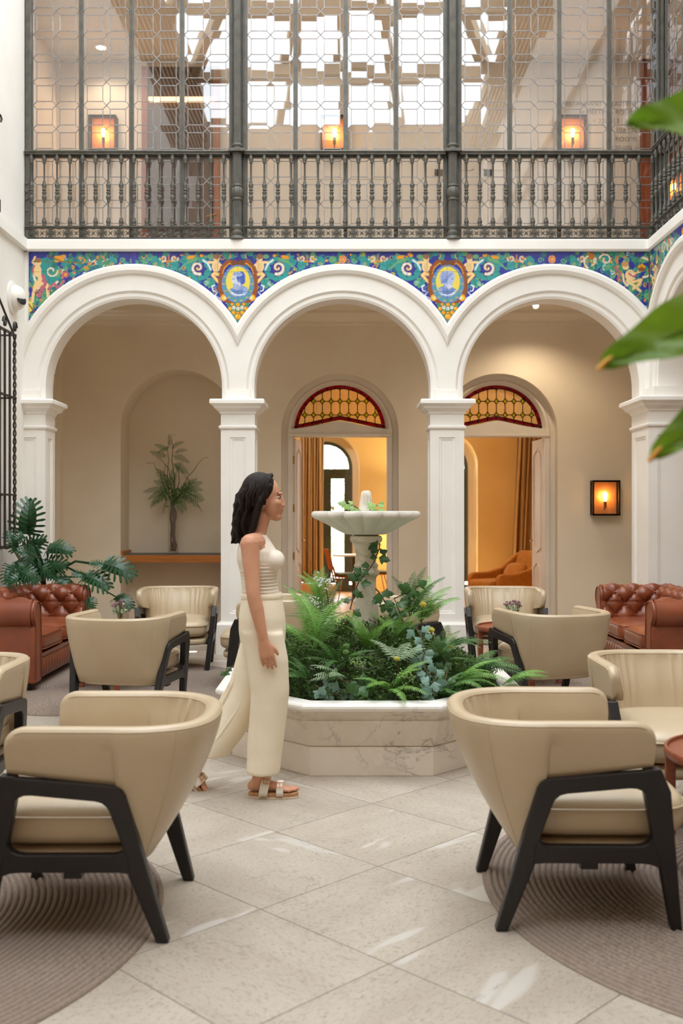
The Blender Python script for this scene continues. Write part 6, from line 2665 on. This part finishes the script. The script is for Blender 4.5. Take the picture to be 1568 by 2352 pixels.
for i, (u, v, Y, R_, mt, hd, lb) in enumerate([
        (971, 1388, 6.2, .024, 'yellow_fl', 'ball', 'upper yellow thistle flower at the right of the column'), (990, 1447, 6.0, .022, 'yellow_fl', 'ball', 'lower yellow thistle flower beside the blue green ivy'),
        (911, 1513, 5.72, .017, 'yellow_fl', 'ball', 'single cream button flower in front of the fountain centre'), (1036, 1486, 5.9, .015, 'yellow_fl', 'ball', 'small cream flower among the dark ferns at the right'),
        (795, 1483, 5.76, .018, 'ivy_light', 'ball', 'upper of two green seed balls near the bright fern'), (794, 1497, 5.75, .018, 'ivy_light', 'ball', 'lower of two green seed balls near the bright fern'),
        (745, 1335, 6.2, .055, 'white_fl', 'spray', 'tall white flower spray at the left of the fountain column'), (718, 1385, 6.1, .04, 'white_fl', 'spray', 'white flower spray just above the bright green fern'),
        (820, 1522, 5.7, .04, 'ivy_light', 'spray', 'lime green flower head in the middle of the fountain'), (930, 1555, 5.62, .045, 'ivy_light', 'spray', 'lime green flower head low at the front right of the fountain')]):
    bloom(lb, at(u, v, Y), R_, mt, at(u + RND.uniform(-12, 12), v + 60, Y + .08), i, hd)

# ================================================================== PHILODENDRON BEHIND THE LEFT SOFA
ph = thing('philodendron', 'large potted philodendron with deeply cut leaves behind the left sofa', 'plant', (-2.93, 10.06, 0))
b = MB()
b.lathe([(.13, 0), (.16, .05), (.19, .3), (.2, .34), (.185, .34), (.17, .30), (0, .29)], 28)
b.obj('pot', M['pot'], ph)
b = MB()
b.tube([(0, 0, .28), (.02, -.02, .5), (-.04, .0, .75), (-.02, -.02, .95)], [.035, .03, .028, .02], 8)
b.obj('trunk', M['bark'], ph)


def phleaf(u0, v0, u1, v1, Y0=10.0, Y1=9.9, wide=1.0, roll=0.0, base=(0, 0, .8), k=0, dn=.0):
    """leaf whose petiole joint lies at pixel (u0, v0) and tip at (u1, v1)"""
    if min(u0, u1) < 48:
        Y0, Y1 = Y0 - .5, Y1 - .5
    p, q = at(u0, v0, Y0) - ph.location, at(u1, v1, Y1) - ph.location
    d = q - p
    o = put('leaf', PH[k % 3], ph)
    x = d.normalized()
    view = (Vector((0, 0, CAM_H)) - ph.location - p).normalized()
    face = (view * math.cos(roll) + Vector((0, 0, 1)) * math.sin(roll))
    z = (face - x * face.dot(x)).normalized()
    y = z.cross(x)
    m = Matrix((x, y, z)).transposed().to_4x4()
    o.matrix_local = Matrix.Translation(p) @ m @ Matrix.Diagonal((d.length, d.length * wide, d.length, 1))
    B = Vector(base)
    mid = (B + p) / 2 + Vector((0, 0, .10 + dn))
    MB().tube([B, mid, p], [.012, .009, .007], 6).obj('petiole', M['philo'], ph)


for i, a in enumerate([
        (60, 1222, 70, 1146, 9.80, 9.74, 1.1, .1), (110, 1262, 160, 1262, 9.95, 9.8, .9, .5), (103, 1303, 148, 1297, 9.9, 9.8, 1.1, .3), (100, 1300, 60, 1290, 9.9, 9.8, 1.0, .4), (45, 1315, 82, 1330, 9.85, 9.75, 1.1, .3),
        (52, 1320, 14, 1342, 9.85, 9.75, 1.0, .4), (240, 1297, 303, 1318, 9.8, 9.65, .95, .5), (196, 1325, 248, 1345, 9.8, 9.65, .95, .5), (196, 1322, 168, 1315, 9.8, 9.7, .9, .5), (268, 1372, 300, 1392, 9.75, 9.62, .95, .6),
        (205, 1375, 212, 1398, 9.7, 9.62, 1.1, .1), (196, 1385, 186, 1402, 9.75, 9.7, 1.0, .2), (38, 1262, 16, 1220, 10.0, 9.95, .9, .1), (40, 1290, 52, 1320, 9.9, 9.82, 1.0, .1), (26, 1300, 14, 1340, 9.95, 9.85, 1.0, .1),
        (62, 1250, 84, 1270, 9.95, 9.85, 1.0, .2), (160, 1332, 128, 1338, 9.85, 9.75, .9, .4), (60, 1262, 100, 1240, 9.98, 9.88, 1.0, .2), (76, 1280, 40, 1262, 9.94, 9.86, 1.0, .3), (84, 1300, 118, 1322, 9.86, 9.78, 1.0, .2), (70, 1318, 52, 1340, 9.84, 9.76, 1.0, .2), (92, 1318, 78, 1342, 9.84, 9.76, 1.0, .2), (50, 1282, 70, 1306, 9.96, 9.9, 1.0, .1), (52, 1230, 24, 1250, 10.0, 9.95, .9, .1), (120, 1316, 138, 1338, 9.86, 9.78, 1.0, .2), (240, 1300, 206, 1290, 9.8, 9.75, .8, .6)]):
    phleaf(*a, k=i)
b = MB()
p, q = at(30, 1262, 9.6) - ph.location, at(54, 1312, 9.6) - ph.location
b.tube([p, (p + q) / 2 + Vector((.03, 0, .0)), q], [(.004, .02), (.02, .03), (.003, .006)], 8)
b.obj('dry_leaf', M['twig'], ph)['label'] = 'withered brown leaf'

# ================================================================== FOREGROUND PLANT AT THE RIGHT EDGE
fg = thing('broadleaf_plant', 'blurred bright green broad leaves reaching in from the right edge, close to the camera', 'plant', (1.02, 1.85, 0))
b = MB()
b.lathe([(.14, 0), (.17, .05), (.2, .38), (.205, .42), (.18, .42), (.17, .38), (0, .37)], 28)
b.obj('pot', M['pot'], fg)
b = MB()
b.tube([(0, 0, .3), (.02, .02, .9), (-.02, 0, 1.5), (.0, -.02, 2.0)], [.03, .026, .024, .018], 10)
b.obj('stem', M['stem'], fg)


def blade(tip, base, w, bend, face, seed):
    """long pointed leaf from the stem (base) to the tip"""
    T, B = Vector(tip) - fg.location, Vector(base) - fg.location
    b = MB()
    n = 26
    ax = T - B
    x = ax.normalized()
    f = Vector(face)
    z = (f - x * f.dot(x)).normalized()
    y = z.cross(x)

    def fn(i, j):
        t = i / (n - 1)
        ww = w * (math.sin(PI * (t ** .8) * .94 + .10) ** .8) * (1 if t < .8 else 1)
        if t > .985:
            ww = .001
        k = (j - 4) / 4
        return B + ax * t + Vector((0, 0, bend * math.sin(PI * t))) + y * ww * k + z * (.28 * ww * abs(k) - .06 * ww * math.cos(k * PI) + .006 * math.sin(t * 22 + j))
    b.grid(fn, n, 9)
    b.tube([B + ax * (i / 12) + Vector((0, 0, bend * math.sin(PI * i / 12))) - z * .002 for i in range(12)], [.006 * (1 - i / 13) for i in range(12)], 6)
    o = b.obj('leaf', M['bigleaf'], fg)
    return T


Yf = 1.72
cview = (-.35, -1, .25)
blade(at(1438, 282, Yf), at(1850, 275, Yf + .1), .060, .004, cview, 1)
t2_ = blade(at(1374, 842, Yf), at(1830, 632, Yf + .1), .060, -.004, cview, 2)
t3_ = blade(at(1490, 1052, Yf), at(1850, 820, Yf + .12), .052, .0, cview, 3)
blade(at(1535, 232, Yf + .12), at(1850, 262, Yf + .16), .04, .01, (0, -1, -.3), 4)
M['leaf_tip'] = pm('yellow_leaf_tip', S(226, 168, 30), S(206, 120, 40), scale=30, rough=.6)
for tt, dv in ((t2_, Vector((.022, 0, .016))), (t3_, Vector((.02, 0, .018)))):
    MB().tube([tt + Vector((-.002, -.004, -.006)), tt + dv * .5 + Vector((0, -.006, 0)), tt + dv], [(.004, .003), (.004, .007), (.002, .005)], 8).obj('leaf_tip', M['leaf_tip'], fg)['label'] = 'yellowed withered leaf tip'
# ================================================================== WALKING WOMAN (local: +x forward, z up)
WO = Vector((-.405, 5.20, 0))
wm = thing('person', 'woman with long dark hair in a cream outfit walking past the fountain', 'person', WO)
wm.scale = (.98, .98, .98)


def limb(mb, pts, n=14):
    """tapered limb through (x, y, z, r) stations, closed with round ends"""
    P = [Vector(p[:3]) for p in pts]
    R_ = [p[3] if isinstance(p[3], tuple) else (p[3], p[3]) for p in pts]
    # resample smoothly
    Q, W = [], []
    for i in range(len(P) - 1):
        for k in range(4):
            t = k / 4
            p0, p1, p2, p3 = P[max(i - 1, 0)], P[i], P[i + 1], P[min(i + 2, len(P) - 1)]
            Q.append(.5 * ((2 * p1) + (p2 - p0) * t + (2 * p0 - 5 * p1 + 4 * p2 - p3) * t * t + (3 * p1 - p0 - 3 * p2 + p3) * t ** 3))
            W.append(tuple(R_[i][m] * (1 - t) + R_[i + 1][m] * t for m in (0, 1)))
    Q.append(P[-1])
    W.append(R_[-1])
    d0, d1 = (Q[0] - Q[1]).normalized(), (Q[-1] - Q[-2]).normalized()
    a0, a1 = min(W[0]), min(W[-1])
    Q = [Q[0] + d0 * a0 * .9, Q[0] + d0 * a0 * .6] + Q + [Q[-1] + d1 * a1 * .6, Q[-1] + d1 * a1 * .9]
    W = [tuple(x * .35 for x in W[0]), tuple(x * .8 for x in W[0])] + W + [tuple(x * .8 for x in W[-1]), tuple(x * .35 for x in W[-1])]
    mb.tube(Q, W, n)


def rings(mb, lv, n=28):
    """stacked ellipses (cx, cy, z, rx, ry)"""
    v = []
    for cx, cy, z, rx, ry in lv:
        for i in range(n):
            a = 2 * PI * i / n
            v.append((cx + rx * math.cos(a), cy + ry * math.sin(a), z))
    f = [tuple(range(n))[::-1], tuple(range(len(v) - n, len(v)))]
    for j in range(len(lv) - 1):
        for i in range(n):
            i2 = (i + 1) % n
            f.append((j * n + i, j * n + i2, (j + 1) * n + i2, (j + 1) * n + i))
    mb.add(v, f, True)


def merged(mb, name, mat, parent, vox, smooth=6, fac=.5):
    o = mb.obj(name, mat, parent)
    m = o.modifiers.new('one_skin', 'REMESH')
    m.mode = 'VOXEL'
    m.voxel_size = vox
    m.use_smooth_shade = True
    s = o.modifiers.new('soften', 'SMOOTH')
    s.iterations = smooth
    s.factor = fac
    return o


HC = Vector((.015, 0, 1.555))       # head centre
SH = {-1: Vector((-.055, -.155, 1.318)), 1: Vector((-.045, .155, 1.318))}
body = MB()
# torso
rings(body, [(.0, 0, .86, .09, .13), (.0, 0, .92, .105, .155), (-.005, 0, .99, .10, .15), (-.01, 0, 1.07, .082, .118), (-.02, 0, 1.15, .084, .122), (-.025, 0, 1.23, .098, .142), (-.035, 0, 1.30, .085, .15), (-.04, 0, 1.345, .06, .12), (-.038, 0, 1.37, .045, .07)])
limb(body, [(-.038, 0, 1.34, .052), (-.022, 0, 1.40, .047), (-.005, 0, 1.46, .047)])
# head: skull, face, jaw, nose, lips, brow, ears
body.ell(HC + Vector((-.018, 0, .022)), (.092, .074, .098), 24, 16)
body.ell(HC + Vector((.030, 0, -.035)), (.060, .058, .082), 20, 14)
body.ell(HC + Vector((.056, 0, -.100)), (.031, .030, .024), 14, 10)
limb(body, [(*(HC + Vector((.079, 0, .012))), .009), (*(HC + Vector((.089, 0, -.020))), .0105), (*(HC + Vector((.094, 0, -.036))), .0115)], 10)
for s in (-1, 1):
    body.ell(HC + Vector((.092, s * .010, -.042)), (.010, .009, .008), 8, 6)
    body.ell(HC + Vector((.062, s * .034, -.030)), (.026, .022, .022), 10, 8)
    body.ell(HC + Vector((.076, s * .030, .022)), (.014, .026, .010), 10, 8)
    body.ell(HC + Vector((-.008, s * .076, -.014)), (.020, .009, .032), 12, 8)
body.ell(HC + Vector((.082, 0, -.062)), (.013, .022, .007), 10, 8)
body.ell(HC + Vector((.080, 0, -.076)), (.013, .020, .008), 10, 8)
# arms: the near (right) arm hangs slightly forward, the far arm swings back
ARM = {-1: [SH[-1], Vector((-.03, -.205, 1.06)), Vector((.02, -.215, .835))], 1: [SH[1], Vector((-.09, .20, 1.075)), Vector((-.10, .235, .85))]}
for s in (-1, 1):
    a, e, w_ = ARM[s]
    limb(body, [(*a, .050), (*(a.lerp(e, .3)), .045), (*(a.lerp(e, .75)), .038), (*e, .036), (*(e.lerp(w_, .3)), .036), (*(e.lerp(w_, .8)), .027), (*w_, (.026, .021))])
    limb(body, [(-.03, s * .08, 1.32, .055), (*a, .05)])
    d = (w_ - e).normalized()
    # palm
    pc = w_ + d * .045
    limb(body, [(*w_, (.026, .020)), (*pc, (.037, .017)), (*(w_ + d * .085), (.040, .013))], 12)
    fwd = Vector((1, 0, .1)).normalized()
    inn = Vector((0, -s, 0))
    for k, (off, ln) in enumerate(((.031, .072), (.0105, .081), (-.0105, .075), (-.0305, .058))):
        b0 = w_ + d * .082 + fwd * off
        b1 = b0 + d * ln * .42 + inn * .006
        b2 = b1 + (d + inn * .45).normalized() * ln * .32
        b3 = b2 + (d * .7 + inn * .8).normalized() * ln * .26
        limb(body, [(*b0, .0088), (*b1, .0080), (*b2, .0074), (*b3, .0062)], 8)
    t0 = w_ + d * .030 + fwd * .026 + inn * .008
    t1 = t0 + (d * .75 + fwd * .65).normalized() * .034
    t2 = t1 + (d * .92 + fwd * .25 + inn * .2).normalized() * .028
    limb(body, [(*t0, .0125), (*t1, .0105), (*t2, .0085)], 8)
# legs
HIP = {-1: Vector((.005, -.085, .90)), 1: Vector((-.005, .085, .90))}
KN = {-1: Vector((.055, -.075, .48)), 1: Vector((-.055, .085, .49))}
AN = {-1: Vector((-.015, -.065, .085)), 1: Vector((-.36, .085, .175))}
for s in (-1, 1):
    h_, k_, a_ = HIP[s], KN[s], AN[s]
    cb = Vector((-.015, 0, 0))
    limb(body, [(*h_, .082), (*(h_.lerp(k_, .35)), .072), (*(h_.lerp(k_, .85)), .052), (*k_, .050), (*(k_.lerp(a_, .3) + cb), .050), (*(k_.lerp(a_, .75)), .034), (*a_, .031)])
# feet
def foot(ank, pitch, y, toe_dir=1.0):
    m = Matrix.Translation(ank) @ Matrix.Rotation(pitch, 4, 'Y')
    T = lambda x, yy, z, r: (*(m @ Vector((x, yy, z))), r)
    limb(body, [T(-.035, 0, -.050, (.028, .026)), T(0, 0, -.035, (.034, .030)), T(.06, 0, -.045, (.024, .032)), T(.12, 0, -.060, (.015, .038)), T(.155, .0, -.066, (.012, .036))], 12)
    limb(body, [T(-.005, 0, 0, .031), T(0, 0, -.04, .034)], 12)
    for k, (yy, xx, rr) in enumerate(((-.026, .036, .0118), (-.009, .040, .0092), (.006, .034, .0088), (.019, .026, .0082), (.031, .016, .0078))):
        sg = 1 if y < 0 else -1
        limb(body, [T(.148 - k * .006, -yy * sg, -.067, rr), T(.165 + xx * .5 - k * .004, -yy * sg, -.067, rr), T(.165 + xx - k * .006, -yy * sg, -.071, rr * .85)], 8)
    return m


mR = foot(AN[-1] + Vector((0, 0, .024)), 0.0, -1)
mL = foot(AN[1], math.radians(52), 1)
merged(body, 'body', M['skin'], wm, .0040, 4)

# eyes, brows, lips
for s in (-1, 1):
    MB().ell(HC + Vector((.0695, s * .032, .003)), (.0115, .0125, .0066), 14, 10).obj('eye', M['eye_white'], wm)
    MB().ell(HC + Vector((.0770, s * .0340, .003)), (.0056, .0080, .0064), 12, 8).obj('iris', M['iris'], wm)
    MB().tube([HC + Vector((.083, s * .014, .027)), HC + Vector((.080, s * .032, .032)), HC + Vector((.064, s * .052, .027))], [(.003, .002), (.0036, .0022), (.002, .001)], 6).obj('eyebrow', M['hair'], wm)
b = MB()
b.ell(HC + Vector((.0885, 0, -.063)), (.0042, .019, .0040), 12, 8)
b.ell(HC + Vector((.0868, 0, -.0720)), (.0044, .017, .0046), 12, 8)
b.obj('lips', M['lips'], wm)
# hair: cap swept back and long waves over the shoulder blades
hb_ = MB()
hb_.ell(HC + Vector((-.034, 0, .036)), (.096, .088, .100), 28, 18)
limb(hb_, [(*(HC + Vector((-.075, 0, .02))), (.07, .075)), (*(HC + Vector((-.095, 0, -.07))), (.05, .082)), (*(HC + Vector((-.105, 0, -.13))), (.048, .088)), (*(HC + Vector((-.112, 0, -.18))), (.040, .075)), (*(HC + Vector((-.118, 0, -.215))), (.022, .05))], 16)
for s in (-1, 1):
    limb(hb_, [(*(HC + Vector((.02, s * .068, .055))), .022), (*(HC + Vector((-.02, s * .082, -.01))), (.024, .034)), (*(HC + Vector((-.045, s * .082, -.09))), (.022, .040)), (*(HC + Vector((-.06, s * .078, -.15))), (.022, .042)), (*(HC + Vector((-.085, s * .07, -.20))), (.016, .03))], 12)
merged(hb_, 'hair', M['hair'], wm, .006, 4)
lk = MB()
r = random.Random(6)
for i in range(44):
    a = r.uniform(-1, 1)
    y = .085 * a
    p0 = HC + Vector((-.06 - .04 * (1 - a * a), y * .9, .06))
    pts = [p0]
    for k in range(1, 7):
        pts.append(HC + Vector((-.075 - .058 * (1 - a * a) ** .5 - .006 * k + .013 * math.sin(k * 1.9 + i), y * (1.08 - .02 * k) + .010 * math.sin(k * 2.2 + i * 2), .06 - k * .050)))
    lk.tube(pts, [.010, .013, .014, .014, .013, .010, .003], 6)
for i in range(34):
    s = -1 if i % 2 else 1
    q = r.uniform(.1, 1)
    pts = [HC + Vector((.045 - .10 * q, s * .012, .128 - .02 * q))]
    for k in range(1, 6):
        t = k / 5
        pts.append(HC + Vector((.045 - .10 * q - .035 * t + .006 * math.sin(k * 2 + i), s * (.012 + .088 * math.sin(t * PI * .52)), .128 - .02 * q - .155 * t * t - .01 * t)))
    lk.tube(pts, [.004, .008, .010, .010, .009, .004], 6)
lk.obj('hair_lock', M['hair'], wm)['kind'] = 'stuff'
# top: sleeveless, ribbed, ending at the waist
tp = MB()
rings(tp, [(-.008, 0, 1.02, .103, .146), (-.012, 0, 1.05, .099, .138), (-.018, 0, 1.10, .094, .131), (-.022, 0, 1.16, .096, .134), (-.026, 0, 1.23, .111, .150), (-.03, 0, 1.275, .104, .150), (-.036, 0, 1.31, .088, .135), (-.040, 0, 1.345, .068, .112), (-.04, 0, 1.36, .06, .092)])
for s in (-1, 1):
    tp.ell((.055, s * .062, 1.225), (.058, .058, .056), 16, 12)
merged(tp, 'top', M['top'], wm, .0065, 6)
b = MB()
for k in range(12):
    z = 1.03 + k * .018
    q = .102 - .009 * math.sin(PI * min(1, k / 8))
    b.tube([(-.012 - .001 * k + q * math.cos(a * PI / 16), (q + .042) * math.sin(a * PI / 16), z) for a in range(33)], .0028, 5)
b.obj('rib', M['top'], wm)['kind'] = 'stuff'
# wide-legged trousers
tr = MB()
rings(tr, [(-.005, 0, 1.045, .104, .145), (-.005, 0, 1.0, .112, .160), (-.004, 0, .93, .122, .176), (-.002, 0, .86, .124, .178), (0, 0, .80, .118, .17)])
HEM = {-1: [(.004, -.088, .86, .108, .094), (.030, -.085, .72, .108, .098), (.044, -.08, .55, .100, .098), (.032, -.072, .38, .094, .098), (.016, -.066, .24, .090, .100), (.006, -.064, .128, .088, .104)],
       1: [(.0, .088, .86, .108, .094), (-.035, .088, .72, .108, .098), (-.075, .088, .55, .108, .10), (-.15, .088, .40, .112, .104), (-.235, .088, .28, .122, .11), (-.315, .088, .185, .128, .115)]}
for s in (-1, 1):
    rings(tr, HEM[s], 32)
o = merged(tr, 'trousers', M['trouser'], wm, .0075, 8)
b = MB()
for s in (-1, 1):
    for k in range(9):
        a = PI + (k + RND.uniform(.1, .9)) * PI / 9 if s < 0 else (k + RND.random()) * 2 * PI / 9
        b.tube([(cx + (rx - .010) * math.cos(a), cy + (ry - .010) * math.sin(a), z + .03) for cx, cy, z, rx, ry in HEM[s][1:]], [.003, .008, .0115, .0120, .006], 8)
b.obj('fold', M['trouser'], wm)['kind'] = 'stuff'
b = MB()
b.tube([(-.005 + .106 * math.cos(a * PI / 20), .148 * math.sin(a * PI / 20), 1.04) for a in range(41)], (.016, .004), 8)
b.obj('waistband', M['trouser'], wm)


# sandals: two-strap footbed
def sandal(m, sg):
    root = bpy.data.objects.new('sandal', None)
    COL.objects.link(root)
    root.parent = wm
    root.matrix_local = m
    ol = []
    for k in range(48):
        a = 2 * PI * k / 48
        x = .075 + .132 * math.cos(a)
        w = .036 + .012 * max(0, (x - .04) / .16) - .004 * math.cos(2 * a)
        ol.append((x, w * sup(math.sin(a), .75)))
    MB().prism(ol, -.111, -.099, lambda a, b_, d: (a, b_, d)).obj('outsole', M['sole'], root, bevel=.003)
    MB().prism([(x * .985 + .001, y * .97) for x, y in ol], -.099, -.080, lambda a, b_, d: (a, b_, d)).obj('footbed', M['cork'], root, bevel=.004)
    for nm, x0, x1, hh, q in (('strap', .02, .066, .030, .0), ('strap', .092, .128, .008, .0)):
        b = MB()
        n = 18

        def fn(i, j):
            t = PI * i / (n - 1)
            x = x0 + (x1 - x0) * j / 5 + (-.020 if nm == 'strap' and x0 < .05 else 0) * (1 - math.sin(t)) * 1.0
            zz = -.094 + (hh + .060 - (.05 * (x - x0) if x0 < .05 else 0)) * math.sin(t) ** .7
            return (x, .044 * math.cos(t), zz)
        b.grid(fn, n, 6)
        o = b.obj(nm, M['strap'], root)
        s_ = o.modifiers.new('thick', 'SOLIDIFY')
        s_.thickness = .004
        s_.offset = 1
        b = MB()
        xm = (x0 + x1) / 2
        zc = -.094 + (hh + .060) * .80
        yc = -.034
        rot = Matrix.Translation((xm, yc, zc)) @ Matrix.Rotation(math.radians(42), 4, 'X')
        pts = [rot @ Vector(p) for p in ((-.016, -.014, .006), (.016, -.014, .006), (.016, .014, .006), (-.016, .014, .006), (-.016, -.014, .006))]
        b.tube(pts, .0024, 6)
        b.tube([rot @ Vector((0, -.014, .007)), rot @ Vector((0, .014, .007))], .0018, 5)
        b.obj('buckle', M['copper'], root)


sandal(mR, 1)
sandal(mL, -1)
